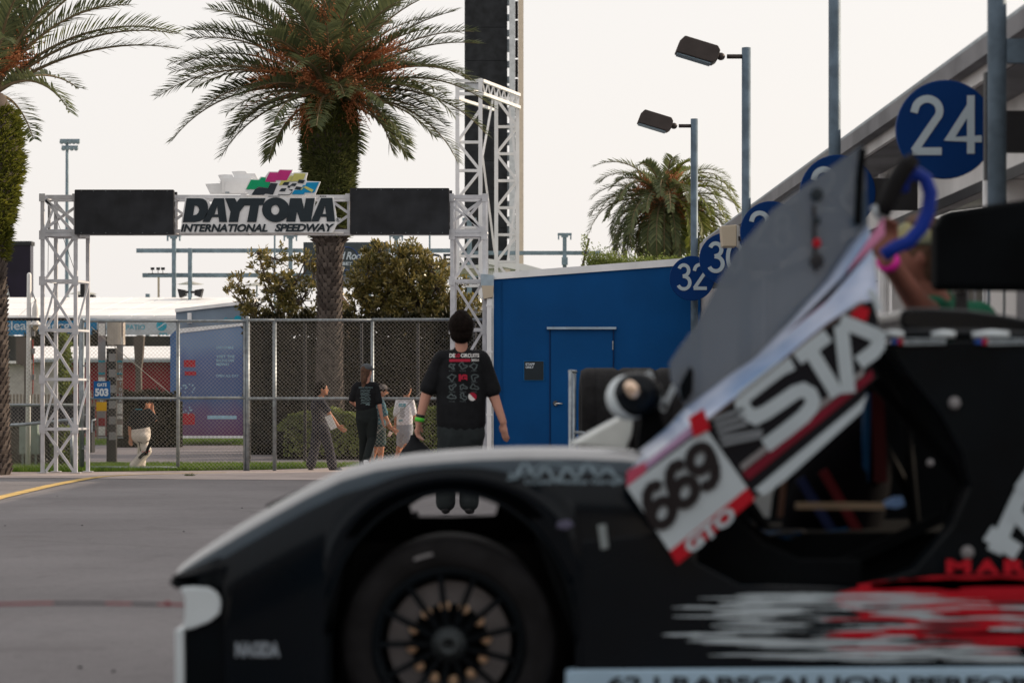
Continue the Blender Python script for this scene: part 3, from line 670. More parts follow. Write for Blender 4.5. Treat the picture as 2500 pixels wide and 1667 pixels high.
def fruit_cluster(par, base, tip, n=26, spread=.22):
    mb = MB(); base, tip = Vector(base), Vector(tip); ax = tip-base; mid = base + ax*.45 + Vector((0,0,.05))
    mb.tube([base, mid], .018, 4)
    for _ in range(n):
        e = tip + Vector((rnd.gauss(0, spread*.5), rnd.gauss(0, spread*.5), rnd.gauss(0, spread*.5))); m2 = mid.lerp(e, .5) + Vector((rnd.gauss(0,.04), rnd.gauss(0,.04), .05))
        mb.tube([mid, m2, e + Vector((0,0,-.04))], [.007, .006, .004], 3)
        for _ in range(4):
            q = m2.lerp(e, rnd.random()) + Vector((rnd.gauss(0,.025), rnd.gauss(0,.025), rnd.gauss(0,.025))); mb.ball(q, .014, 5, 4)
    return mb.build('fruit_cluster', M['fruit'], par)
def scales(par, prof, cx, cy, name='leaf_base', dz=.075, size=.10, m=None, out=.05):
    # overlapping cut leaf bases around the trunk
    mb = MB(); z = prof[0][0]; row = 0
    while z < prof[-1][0]:
        r = interp(prof, z); n = max(8, int(6.283*r/size))
        for k in range(n):
            a = 6.283*(k + .5*(row % 2))/n + rnd.gauss(0, .03); ca, sa = math.cos(a), math.sin(a); w = size*.62; h = dz*1.6
            c = Vector((cx + r*ca, cy + r*sa, z)); t = Vector((-sa, ca, 0)); o_ = Vector((ca, sa, 0)); e = out*rnd.uniform(.7, 1.3)
            P = [c - t*w*.8, c + t*w*.8, c + t*w*.55 + o_*e + Vector((0,0,h)), c - t*w*.55 + o_*e + Vector((0,0,h)), c - t*w*.45 + Vector((0,0,h*1.1)), c + t*w*.45 + Vector((0,0,h*1.1))]
            mb.add(P, [(0,1,2,3), (3,2,5,4), (0,3,4), (1,5,2)])
        z += dz; row += 1
    return tag(mb.build(name, m or M['boot'], par), kind='stuff')
def fern(par, prof, cx, cy, n, m, ln=.16, out=.6):
    mb = MB(); z0, z1 = prof[0][0], prof[-1][0]
    for _ in range(n):
        z = rnd.uniform(z0, z1); r = interp(prof, z)*rnd.uniform(.92, 1.02); a = rnd.uniform(0, 6.283); ca, sa = math.cos(a), math.sin(a)
        c = Vector((cx+r*ca, cy+r*sa, z)); t = Vector((-sa, ca, 0)); dr = Vector((ca*out + rnd.gauss(0,.35), sa*out + rnd.gauss(0,.35), rnd.uniform(-.1, 1.0))).normalized(); l = ln*rnd.uniform(.5, 1.3)
        w = dr.cross(Vector((ca, sa, .3))); w = w.normalized()*rnd.uniform(.006, .013)
        o = len(mb.v); mb.v += [c-w, c+w, c+dr*l*.6+w, c+dr*l*.6-w, c+dr*l+Vector((0,0,-.04*rnd.random()))]; mb.f += [(o,o+1,o+2,o+3),(o+3,o+2,o+4)]; mb.mi += [0,0]
    return tag(mb.build('fern_cover', m, par), kind='stuff')
# --- main palm
d = 45.0; s = d*K/F; c0 = D(757, 225, d); cx = c0.x
r0 = root('palm_tree', (cx, d, 0), 'tall thick-crowned date palm rising behind the speedway sign, orange fruit stalks', 'palm tree')
Z = lambda v: D(0, v, d).z
prof = [(0, .33), (Z(735), .17), (Z(640), .175), (Z(580), .19), (Z(560), .22), (Z(540), .27)]
prof = [(0, .24), (Z(735), .20), (Z(640), .205), (Z(590), .215), (Z(560), .25), (Z(535), .30)]
MB().lathe((cx, d, 0), [(a[1]*.93, a[0]) for a in prof] + [(.40, Z(430)), (.46, Z(330)), (.44, Z(265)), (.30, Z(230)), (.12, Z(212))], 24).build('trunk', M['boot'], r0, True)
scales(r0, [(.2, prof[0][1])] + prof[1:], cx, d)
scales(r0, [(Z(560), .26), (Z(530), .33)], cx, d, dz=.05, out=.09)
fprof = [(Z(545), .29), (Z(500), .36), (Z(430), .42), (Z(330), .47), (Z(265), .44), (Z(228), .34)]
fern(r0, fprof, cx, d, 15000, M['fern'], .15)
fern(r0, [(Z(310), .47), (Z(250), .46), (Z(225), .38)], cx, d, 1500, M['fernlit'], .13)
cb = Vector((cx, d, Z(212)))
# fronds facing the sides, as in the photo: (azimuth deg, elevation, length, droop)
spec = [(178, 22, 3.25, 1.05), (184, 8, 3.15, 1.15), (170, 38, 2.95, 1.1), (188, 48, 2.9, .95), (192, -12, 2.35, .9), (172, 27, 3.0, .75), (180, 60, 2.9, .6), (196, 15, 2.6, 1.1),
        (2, 24, 3.15, 1.2), (-6, 12, 3.1, 1.15), (6, 40, 2.95, .85), (-4, 52, 2.8, .75), (10, 34, 2.7, 1.2), (-10, -2, 2.8, 1.15), (3, 64, 2.9, .5), (14, -16, 1.6, 1.2), (-14, 20, 2.5, 1.3)]
for a, e, L, dr in spec: frond(r0, cb + Vector((.1*math.cos(R(a)), .1*math.sin(R(a)), rnd.uniform(-.12, .1))), R(a), R(e), L, dr, M['frond'])
for k in range(66):
    a = k*2.39996 + .4; e = 84 - 90*(k/66)**.9 + rnd.gauss(0, 4)
    if e < 5 and rnd.random() < .25: continue
    frond(r0, cb + Vector((.12*math.cos(a), .12*math.sin(a), (e-40)*.003)), a, R(e), rnd.uniform(2.5, 3.0)*(1 if e > 20 else .8), rnd.uniform(.75, 1.15), M['frond'], nl=56)
for a, e, L, n in ((-90,32,1.5,40),(-55,38,1.45,40),(-130,34,1.5,40),(-75,62,1.8,36),(-115,66,1.9,36),(-30,30,1.7,40),(-150,14,1.5,40),(-45,-2,1.2,36),(-100,-5,.75,34),(-80,10,.9,34),(-60,15,1.15,34),(-120,20,1.1,30),(-20,18,1.5,40),(-30,-12,.9,30),(200,24,1.35,36),(185,5,1.2,30),(-95,55,1.5,30),(-70,50,1.2,30),(160,60,1.7,30),(20,55,1.6,26),(-140,-40,.75,34),(-40,-40,.8,30),(-5,35,1.4,34),(195,50,1.4,34),(-110,35,1.3,30)):
    a, e = R(a), R(e); dv = Vector((math.cos(a)*math.cos(e), math.sin(a)*math.cos(e), math.sin(e))); fruit_cluster(r0, cb, cb + dv*L + Vector((0,0,-.1)), n, .34)
# --- near left palm
d = 34.6; s = d*K/F; cx = D(-22, 0, d).x; Z = lambda v: D(0, v, d).z
r0 = root('palm_tree', (cx, d, 0), 'near palm cut by the left edge, trunk wrapped in yellow-green fern', 'palm tree')
sc = [(0, .27), (Z(1000), .24), (Z(800), .215), (Z(640), .20), (Z(560), .22)]
MB().lathe((cx, d, 0), [(r*.93, z) for z, r in sc] + [(.30, Z(480)), (.42, Z(380)), (.39, Z(300)), (.33, Z(250)), (.26, Z(235)), (.18, Z(215))], 24).build('trunk', M['boot'], r0, True)
scales(r0, sc, cx, d, dz=.065, size=.09)
fern(r0, [(Z(600), .20), (Z(520), .27), (Z(450), .36), (Z(380), .44), (Z(310), .40), (Z(255), .33)], cx, d, 9000, M['fernlit'], .13)
cb = Vector((cx, d, Z(222)))
for a, e, L, dr in ((3, 46, 3.0, 1.15), (-4, 40, 2.95, .95), (0, 33, 2.85, .8), (8, 62, 2.9, .75), (-12, 70, 2.7, .6), (14, 74, 3.0, .5), (-30, 60, 2.6, .8), (30, 58, 2.6, .9), (5, 82, 3.0, .4)):
    frond(r0, cb, R(a), R(e), L, dr, M['frondgreen'] if e in (46, 58) else M['frond'], nl=66, lw=.030, ll=.40)
for k in range(30):
    a = 1.0 + k*2.39996; e = 82 - 74*(k/30)
    if abs(math.degrees(math.atan2(math.sin(a), math.cos(a)))) < 50 and e < 50: continue
    frond(r0, cb, a, R(e), rnd.uniform(2.2, 2.7), rnd.uniform(.8, 1.1), M['frond'], nl=54, lw=.032, ll=.38)
for a, e, L in ((-8, 62, .95), (0, 52, .8), (-25, 66, .85), (10, 70, 1.0), (-40, 50, .7)):
    a, e = R(a), R(e); fruit_cluster(r0, cb, cb + Vector((math.cos(a)*math.cos(e), math.sin(a)*math.cos(e), math.sin(e)))*L, 40, .22)
# --- small palm behind the blue building
d = 66.0; c0 = D(1527, 487, d); cx = c0.x; Z = lambda v: D(0, v, d).z
r0 = root('palm_tree', (cx, d, 0), 'round drooping palm seen over the blue building, orange fruit in its middle', 'palm tree')
MB().lathe((cx, d, 0), [(.26, 0), (.24, Z(620)), (.28, Z(560)), (.30, Z(500)), (.15, Z(480))], 16).build('trunk', M['boot'], r0, True)
scales(r0, [(Z(640), .24), (Z(540), .31)], cx, d, dz=.08)
cb = Vector((cx, d, Z(470)))
for k in range(84):
    a = k*2.39996; e = 76 - 104*(k/84)**.85 + rnd.gauss(0, 5)
    frond(r0, cb + Vector((.1*math.cos(a), .1*math.sin(a), 0)), a, R(e), rnd.uniform(2.0, 2.55), rnd.uniform(1.6, 2.4), M['frondgreen'] if math.cos(a) > .3 else M['frond'], nl=44, lw=.045, ll=.34)
for a, e, L in ((-90, 10, 1.0), (-60, -25, 1.1), (-120, -20, 1.1), (-100, -50, 1.0), (-75, 40, 1.1), (-140, 30, 1.1), (-150, -15, .9), (-30, -10, .9)):
    a, e = R(a), R(e); fruit_cluster(r0, cb, cb + Vector((math.cos(a)*math.cos(e), math.sin(a)*math.cos(e), math.sin(e)))*L, 40, .26)
# --- magnolias
M['magnolia'] = mat('magnolia_leaves', (.030, .055, .018), .32, col2=(.42, .32, .10), scale=1.3, island=.5, trans=.35, spec=.6)
def leaf(mb, c, dr, l, w):
    dr = dr.normalized(); sd = dr.orthogonal().normalized(); sd = (Matrix.Rotation(rnd.uniform(0, 6.28), 3, dr) @ sd)*w/2
    o = len(mb.v); m1 = c + dr*l*.35; m2 = c + dr*l*.75
    mb.v += [c, m1+sd, m2+sd*.8, c+dr*l, m2-sd*.8, m1-sd]; mb.f += [(o,o+1,o+2,o+3), (o,o+3,o+4,o+5)]; mb.mi += [0,0]
def magnolia(name, d, blobs, dens, lab, seed, leaves=17, size=.10):
    rg = random.Random(seed); cx = D(blobs[0][0], 0, d).x; r = root(name, (cx, d, 0), lab, 'tree'); sc = d*K/F
    tk = MB(); top = D(blobs[0][0], blobs[0][1], d); tk.tube([(cx, d, 0), (cx+.05, d, .6), (cx-.04, d, 1.5), top], [.10, .08, .06, .02], 8); tk.build('trunk', M['trunk'], r, True)
    br = MB(); cr = MB()
    for bx, by, br_ in blobs:
        c0 = D(bx, by, d); R0 = br_*sc; j = Vector((cx*.7 + c0.x*.3, d, max(.4, c0.z - R0 - .5))); br.tube([j, j.lerp(c0, .5) + Vector((0,0,-.08)), c0], [.035, .022, .010], 5)
        n = max(3, int(dens*(br_/40)**2))
        for _ in range(n):
            v = Vector((rg.gauss(0,1), rg.gauss(0,1), rg.gauss(0,1))).normalized()*R0*(.35 + .65*rg.random()**.5)*Vector((1,1,1)).length/1.732
            c = c0 + Vector((v.x, v.y*1.1, v.z))
            br.tube([c0.lerp(c, .1), c0.lerp(c, .6) + Vector((rg.gauss(0,.03), 0, -.03)), c], [.012, .008, .004], 3)
            ax = (c - c0).normalized()*.8 + Vector((0, 0, .7))
            for k in range(leaves):
                leaf(cr, c + Vector((rg.gauss(0,.035), rg.gauss(0,.035), rg.gauss(0,.035))), ax*.7 + Vector((rg.gauss(0,.7), rg.gauss(0,.7), rg.gauss(0,.6))), size*rg.uniform(.7, 1.25), size*.36)
    tag(br.build('branches', M['trunk'], r), kind='stuff'); tag(cr.build('crown', M['magnolia'], r), kind='stuff'); return r
magnolia('magnolia_tree', 49, [(640,645,42),(590,580,22),(628,592,30),(700,600,26),(600,625,30),(545,655,26),(530,668,16),(655,670,45),(590,700,36),(560,690,22),(690,690,50),(720,640,28),(725,585,18),(640,725,50),(580,735,30),(780,690,16),(725,730,40),(768,720,22)], 24, 'open magnolia with rusty leaves left of the palm trunk', 3)
magnolia('magnolia_tree', 50, [(925,650,60),(945,562,18),(925,580,20),(870,575,20),(850,600,28),(950,600,40),(905,610,45),(990,620,36),(840,640,40),(1005,655,45),(880,680,55),(960,700,65),(820,665,28),(850,715,50),(920,730,60),(1010,720,50),(1050,690,30),(1060,655,16),(800,725,25),(1060,730,30),(1085,700,24),(800,750,30),(980,760,40)], 44, 'dense magnolia with rusty leaves under the right black screen', 8)
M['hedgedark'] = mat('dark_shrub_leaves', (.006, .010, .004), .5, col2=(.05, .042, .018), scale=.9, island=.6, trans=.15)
def shrubmass(name, x0, x1, d, depth, z1, n, lab, cat, m, size=.09, z0=0.05, dome=0.0, up=.5, kids='foliage'):
    mb = MB(); core = MB(); r = root(name, ((x0+x1)/2, d+depth/2, 0), lab, cat)
    cxx = (x0+x1)/2; hw = (x1-x0)/2
    def top(x):
        t = (x-cxx)/hw; return z1*(1 - dome*abs(t)**2.5)*(1 + .03*math.sin(9*x) + .02*math.sin(23*x))
    for _ in range(n):
        x = rnd.uniform(x0, x1); y = d + depth*rnd.random()**2; zt = top(x); z = z0 + (zt-z0)*rnd.random()**.8
        if rnd.random() < .3: z = zt*rnd.uniform(.94, 1.03)
        if rnd.random() < .5: y = d + rnd.uniform(-.05, .12)
        if dome: y = d + (y-d) + depth*.35*abs((x-cxx)/hw)**3
        leaf(mb, Vector((x, y, z)), Vector((rnd.gauss(0,.5), rnd.gauss(-.5,.4), rnd.gauss(up,.5))), size*rnd.uniform(.6, 1.3), size*.5)
    tag(mb.build(kids, m, r), kind='stuff')
    nseg = 10; 
    for k in range(nseg):
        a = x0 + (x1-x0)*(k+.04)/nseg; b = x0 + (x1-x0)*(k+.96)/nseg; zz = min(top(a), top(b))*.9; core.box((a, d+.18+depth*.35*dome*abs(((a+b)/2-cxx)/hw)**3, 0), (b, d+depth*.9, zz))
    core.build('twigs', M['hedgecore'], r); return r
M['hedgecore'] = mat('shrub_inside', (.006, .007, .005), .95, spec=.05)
M['hedge'] = mat('clipped_hedge_leaves', (.08, .12, .025), .5, col2=(.30, .35, .09), scale=2, island=.5, trans=.25)
d = 47.4
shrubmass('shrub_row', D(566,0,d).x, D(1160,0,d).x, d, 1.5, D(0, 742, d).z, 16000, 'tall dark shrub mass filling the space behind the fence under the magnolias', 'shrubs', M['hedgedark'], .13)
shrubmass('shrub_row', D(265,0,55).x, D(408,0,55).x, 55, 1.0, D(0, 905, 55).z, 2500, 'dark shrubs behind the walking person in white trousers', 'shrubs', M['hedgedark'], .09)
d = 43.5
shrubmass('hedge', D(632,0,d).x, D(860,0,d).x, d, 1.4, D(0, 945, d).z, 9000, 'rounded clipped green hedge behind the dark-dressed walker', 'hedge', M['hedge'], .055, dome=.35)
shrubmass('hedge', D(845,0,d+.3).x, D(1125,0,d+.3).x, d+.3, 1.4, D(0, 938, d+.3).z, 10000, 'clipped green hedge behind the man carrying the black bag', 'hedge', M['hedge'], .055, dome=.1)
d = 42
shrubmass('shrub', D(128,0,38.6).x, D(172,0,38.6).x, 38.3, .6, D(0, 985, 38.4).z, 1500, 'leafy shrub growing at the foot of the left truss tower', 'shrub', M['hedge'], .09, dome=.5)
shrubmass('shrub', D(-30,0,38.6).x, D(100,0,38.6).x, 38.9, .8, D(0, 985, 38.9).z, 3500, 'dark green shrubs behind the grey utility cabinet', 'shrub', M['hedgedark'], .08, dome=.2)
shrubmass('shrub', D(225,0,68).x, D(246,0,68).x, 62, .8, D(0, 770, 62).z, 1500, 'small green tree crown left of the chequered pole, far back', 'shrub', M['hedge'], .12, dome=.5, z0=1.2)
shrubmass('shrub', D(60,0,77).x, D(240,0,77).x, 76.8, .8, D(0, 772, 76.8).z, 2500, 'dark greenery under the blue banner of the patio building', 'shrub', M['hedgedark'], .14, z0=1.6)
shrubmass('hedge', D(584,0,52).x, D(636,0,52).x, 50, 1.0, D(0, 950, 50).z, 1500, 'low green hedge seen just right of the kiosk', 'hedge', M['hedge'], .07, dome=.2)
# stick and shrub over the blue roof
d = 58; r0 = root('shrub', (D(1400,0,d).x, d, 0), 'wispy shrub with a bare stick growing up over the blue building roof', 'shrub')
mb = MB(); mb.tube([(D(1338,0,d).x, d, 0), D(1338, 610, d), D(1353, 548, d)], [.05, .03, .03], 6); mb.build('stem', M['trunk'], r0)
mb = MB()
for _ in range(2600):
    x = rnd.gauss(1375, 28); 
    if x < 1336 or x > 1560: continue
    y = 612 - abs(rnd.gauss(0, 16)) if x > 1350 else rnd.uniform(540, 612)
    leaf(mb, D(x, y, d + rnd.uniform(-.3, .3)), Vector((rnd.gauss(0,1), rnd.gauss(0,1), rnd.gauss(0.3,1))), .06, .025)
for _ in range(2500):
    x = rnd.uniform(1400, 1600); leaf(mb, D(x, 612 - abs(rnd.gauss(0, 10)), d + rnd.uniform(-.3, .3)), Vector((rnd.gauss(0,1), rnd.gauss(0,1), rnd.gauss(0.3,1))), .08, .03)
tag(mb.build('foliage', M['hedge'], r0), kind='stuff')
mb = MB()
for k in range(14): a = D(rnd.uniform(1350, 1420), 615, d); mb.tube([a, a + Vector((rnd.gauss(0,.25), 0, rnd.uniform(.2,.6)))], [.008,.003], 3)
mb.build('twigs', M['trunk'], r0)
# ================================================================== SIGN GANTRY
d = 35.2; s = d*K/F
r0 = root('sign_gantry', (D(600, 900, d).x, d, 0), 'white steel truss gantry on two lattice towers spanning the gate', 'gantry')
GW = .052
def tower(xa, xb, levels, dx, first_single):
    X0, X1 = D(xa,0,d).x, D(xb,0,d).x; ztop = D(0, levels[0], d).z
    for (x, y) in ((X0, d), (X1, d), (X0+dx, d+.5), (X1+dx*.9, d+.5)):
        MB().box((x-GW/2, y, .012), (x+GW/2, y+GW, ztop)).build('leg', M['truss'], r0)
        MB().box((x-.07, y-.03, .012), (x+.07, y+.11, .022)).build('base_plate', M['truss'], r0)
    Zs = [D(0, l, d).z for l in levels]
    for k, z in enumerate(Zs):
        if k == 0 or k == len(Zs)-1: continue
        MB().beam((X0, d+.01, z), (X1, d+.01, z), .045, .045).build('crossbar', M['truss'], r0)
        MB().beam((X0+dx, d+.54, z), (X1+dx, d+.54, z), .036).build('crossbar', M['truss'], r0)
        for x, q in ((X0, dx), (X1, dx)): MB().beam((x, d+.05, z), (x+q, d+.5, z), .03).build('side_bar', M['truss'], r0)
        for x in (X0, X1): MB().box((x-.045, d-.012, z-.065), (x+.045, d-.004, z+.065)).build('gusset', M['truss'], r0)
    for k in range(len(Zs)-1):
        za, zb = Zs[k]-.03, Zs[k+1]+.03
        MB().beam((X0+.04, d+.03, za), (X1-.03, d+.03, zb), .038, .028).build('brace', M['truss'], r0)
        if k == 0 and first_single: MB().beam((X0+.10, d+.52, za), (X1+.03, d+.52, zb), .038, .028).build('brace', M['truss'], r0)
        else: MB().beam((X1-.03, d+.065, za), (X0+.04, d+.065, zb), .038, .028).build('brace', M['truss'], r0)
        for x in (X0, X1):
            a, b = ((x+.01, d+.06), (x+dx, d+.5)) if k % 2 else ((x+dx, d+.5), (x+.01, d+.06))
            if k % 2 == 0: MB().beam((a[0], a[1], za), (b[0], b[1], zb), .028).build('side_brace', M['truss'], r0)
tower(97, 173, [455, 540, 645, 758, 871, 985, 1087], .10, True)
tower(1038, 1112, [455, 540, 645, 757, 871, 985, 1087], .03, False)
zt, zb_ = D(0, 452, d).z, D(0, 531, d).z
for y in (d+.005, d+.5):
    for z in (zt, zb_):
        MB().beam((D(92,0,d).x, y+.035, z), (D(1118,0,d).x, y+.035, z), .055, .055).build('chord', M['truss'], r0)
MB().beam((D(92,0,d).x, d+.04, D(0,540.5,d).z), (D(182,0,d).x, d+.04, D(0,540.5,d).z), .06, .04).build('crossbar', M['truss'], r0)
MB().beam((D(1034,0,d).x, d+.04, D(0,540.5,d).z), (D(1118,0,d).x, d+.04, D(0,540.5,d).z), .06, .04).build('crossbar', M['truss'], r0)
xs = [97, 173, 275, 394, 423, 560, 669, 800, 805, 918, 1036, 1114]
for x in (97, 173, 275, 394, 560, 669, 800, 918, 1036, 1114):
    for y in (d+.01, d+.5): MB().beam((D(x,0,d).x, y+.035, zt), (D(x,0,d).x, y+.035, zb_), .038).build('upright', M['truss'], r0)
    MB().beam((D(x,0,d).x, d+.06, zt), (D(x,0,d).x+.03, d+.5, zt), .028).build('side_bar', M['truss'], r0)
    MB().beam((D(x,0,d).x, d+.06, zb_), (D(x,0,d).x+.03, d+.5, zb_), .028).build('side_bar', M['truss'], r0)
    MB().box((D(x-7,0,d).x, d-.012, zt-.07), (D(x+7,0,d).x, d-.003, zt+.045)).build('gusset', M['truss'], r0)
for a, b in ((97, 200), (369, 470), (560, 669), (752, 855), (1014, 1112)):
    xa, xb = D(a,0,d).x, D(b,0,d).x
    MB().beam((xa, d+.03, zt-.02), (xb, d+.03, zb_+.02), .038, .028).build('brace', M['truss'], r0)
    MB().beam((xa, d+.066, zb_+.02), (xb, d+.066, zt-.02), .038, .028).build('brace', M['truss'], r0)
for k in range(2): MB().tube([D(112+k*6, 468, d+.3), D((110, 178)[k], (640, 640)[k], d+.3)], .004, 4).build('cable', M['dark'], r0)
for x in (736, 740, 744, 748): MB().box((D(x-1.2,0,d).x, d-.014, D(0,456.5,d).z), (D(x+1.2,0,d).x, d-.004, D(0,450.5,d).z)).build('mark', M['inkdark'], r0)
# LED panels hanging on the gantry
for (x0, x1, y0, y1, lab) in ((172.5, 398, 437, 537.5, 'blank black screen panel on the left half of the gantry'), (805, 1030.5, 433.5, 537, 'blank black screen panel on the right half of the gantry')):
    a, b = D(x0, y0, d-.1), D(x1, y1, d-.1)
    r = root('display_screen', ((a.x+b.x)/2, d-.1, b.z), lab, 'screen', 'black screens on the gantry')
    MB().box((a.x, d-.10, b.z), (b.x, d-.02, a.z)).build('display', M['led'], r)
    mb = MB(); 
    for q in (a.x, b.x): mb.box((q-.008, d-.105, b.z), (q+.008, d-.016, a.z))
    for q in (a.z, b.z): mb.box((a.x, d-.106, q-.008), (b.x, d-.015, q+.008))
    mb.build('frame', M['dark'], r)
    a2, b2 = D(x0+8, y0+4, d+.6), D(x1+8, y1-1, d+.6); MB().box((a2.x, d+.60, b2.z), (b2.x, d+.68, a2.z)).build('rear_display', M['led'], r)
    mb = MB()
    for k in range(8):
        p = a.lerp(b, (k+.5)/8); mb.ball((p.x, d-.107, a.z-.015), .006, 5, 4); mb.ball((p.x, d-.107, b.z+.015), .006, 5, 4)
    mb.build('bolt', M['galv'], r)
# ---- speedway sign (outlines measured in a 4.704x view)
ds = d-.12
def ZS(x, y, dd=ds): return at(400 + x/4.704, 400 + y/4.704, dd)
r0 = root('speedway_sign', ZS(1100, 790), 'white speedway name sign with coloured flag emblem, centred on the gantry', 'sign')
back = [(248,384),(455,382),(505,415),(545,480),(572,384),(1150,384),(1195,372),(1400,380),(1440,384),(1742,384),(1732,500),(1792,384),(1946,384),(1985,615),(2030,625),(2034,655),(2010,682),(1990,690),(1935,792),(185,795),(205,682),(202,668)]
MB().prism([ZS(x, y) for x, y in back], (0, .05, 0)).build('backing', M['white'], r0)
MB().prism([ZS(340, 793, ds+.06), ZS(2065, 803, ds+.06), ZS(2065, 780, ds+.06), ZS(340, 770, ds+.06)], (0, .12, 0)).build('ledge', M['offwhite'], r0)
def arc(cx_, cy_, rx, ry, a0, a1, n): return [(cx_ + rx*math.cos(R(a0+(a1-a0)*k/n)), cy_ + ry*math.sin(R(a0+(a1-a0)*k/n))) for k in range(n+1)]
dd = ds-.016; dv = (0, .014, 0)
def hole_poly(outer, inner):   # outline with a hole bridged by a zero-width cut
    best = min(((Vector(a)-Vector(b)).length, i, j) for i, a in enumerate(outer) for j, b in enumerate(inner)); i, j = best[1:]
    inn = inner[j:] + inner[:j+1]
    def area(p): return sum(p[k][0]*p[(k+1)%len(p)][1]-p[(k+1)%len(p)][0]*p[k][1] for k in range(len(p)))
    if area(outer)*area(inner) > 0: inn = [inn[0]] + inn[1:-1][::-1] + [inn[-1]]
    return outer[:i+1] + inn + outer[i:]
Dl = hole_poly([(262,396),(400,396),(450,402),(485,425),(503,465),(508,520),(495,580),(462,632),(415,660),(350,670),(217,670)], [(352,478),(380,484),(400,505),(406,530),(396,562),(375,584),(335,592)])
A1 = hole_poly([(575,396),(690,396),(725,668),(636,668),(628,612),(552,612),(524,668),(443,668)], [(612,480),(622,582),(582,582)])
YT = [(703,396),(815,396),(838,440),(872,396),(1165,396),(1140,475),(1093,475),(1062,668),(955,668),(992,478),(925,480),(872,550),(850,668),(745,668),(765,550)]
Oo = arc(1285, 528, 158, 142, 0, 360, 36)[:-1]; Oi = arc(1278, 530, 47, 56, 0, 360, 36)[:-1]
Nn = [(1450,396),(1582,396),(1610,520),(1632,396),(1732,396),(1688,664),(1568,664),(1528,545),(1510,664),(1405,664)]
A2 = hole_poly([(1805,392),(1935,392),(1965,662),(1872,662),(1866,608),(1800,608),(1778,662),(1690,662)], [(1850,478),(1862,576),(1822,576)])
for k, P in enumerate((Dl, A1, YT, Nn, A2)):
    MB().prism([ZS(x, y, dd) for x, y in P], dv).build('letter', M['inkdark'], r0)
MB().ringprism([ZS(x, y, dd-.002) for x, y in Oo], [ZS(x, y, dd-.002) for x, y in Oi], dv).build('letter', M['inkdark'], r0)
mb = MB(); u = dd/F/4.704
text_into(mb, 'INTERNATIONAL', ZS(192, 783, dd), (1000*u, 0, 0), (0, 0, 92*u), .042, .25, 1.0); text_into(mb, 'SPEEDWAY', ZS(1272, 780, dd), (690*u, 0, 0), (0, 0, 92*u), .042, .25, .93)
mb.ringprism([ZS(x, y, dd) for x, y in arc(2002, 642, 25, 25, 0, 360, 20)[:-1]], [ZS(x, y, dd) for x, y in arc(2002, 642, 21, 21, 0, 360, 20)[:-1]], (0,.004,0)); text_into(mb, 'R', ZS(1991, 657, dd), (22*u,0,0), (0,0,30*u), .03)
mb.build('lettering', M['inkdark'], r0)
fl = [(930,306),(992,176),(1090,176),(1112,147),(1160,152),(1205,90),(1310,90),(1328,65),(1482,66),(1470,112),(1500,100),(1652,104),(1632,178),(1645,200),(1800,205),(1735,362),(1640,352),(1610,372),(1300,372),(990,364)]
MB().prism([ZS(x, y) for x, y in fl], (0, .04, 0)).build('flag_backing', M['white'], r0)
cols = {'green': (.0, .34, .14), 'pink': (.52, .03, .20), 'yellow': (.56, .54, .17), 'blue': (.0, .25, .50), 'black': (.02, .03, .04)}
for nme, polys in {'green': [[(1000,185),(1095,188),(1060,270),(1090,262),(1045,292),(945,292)], [(1120,156),(1172,160),(1165,208),(1222,212),(1197,278),(1092,264),(1062,268),(1095,188)]],
    'pink': [[(1215,100),(1308,102),(1285,188),(1285,208),(1160,208)], [(1332,72),(1470,78),(1410,190),(1285,188),(1310,102)]],
    'yellow': [[(1495,112),(1627,112),(1602,180),(1555,180),(1540,200),(1450,205),(1470,180)], [(1455,138),(1480,138),(1462,184),(1440,206),(1382,212),(1355,245),(1322,245),(1350,195),(1415,192)]],
    'black': [[(1225,222),(1307,225),(1252,355),(1165,340),(1150,356),(1006,356),(1047,294),(1092,270),(1197,282)],
              [(1380,212),(1442,212),(1425,245),(1363,243)], [(1475,225),(1527,225),(1505,257),(1450,250)], [(1550,185),(1620,190),(1600,224),(1535,220)], [(1428,250),(1462,252),(1440,277),(1418,272)], [(1523,260),(1582,268),(1565,302),(1500,290)], [(1350,282),(1407,282),(1390,316),(1324,316)], [(1432,292),(1480,294),(1470,314),(1455,304)]],
    'blue': [[(1640,215),(1782,212),(1727,330),(1618,330),(1608,350),(1470,350),(1500,302),(1570,302),(1598,247),(1625,245)]]}.items():
    mm = mat('flag_' + nme, cols[nme], .45, var=.06)
    for P in polys: MB().prism([ZS(x, y, ds-.012) for x, y in P], (0, .010, 0)).build('flag_patch', mm, r0)
mm = bpy.data.materials['flag_yellow']
for P in ([(1625,255),(1720,300),(1700,327),(1608,275)], [(1570,300),(1600,262),(1606,270),(1580,303)]): MB().prism([ZS(x, y, ds-.018) for x, y in P], (0, .005, 0)).build('flag_stripe', mm, r0)
mb = MB(); mb.ribbon([ZS(1200, 374, ds-.01), ZS(1330, 372, ds-.01)], .008); mb.ribbon([ZS(1310, 352, ds-.01), ZS(1440, 358, ds-.01), ZS(1475, 325, ds-.01)], .008); mb.build('flag_line', M['inkdark'], r0)
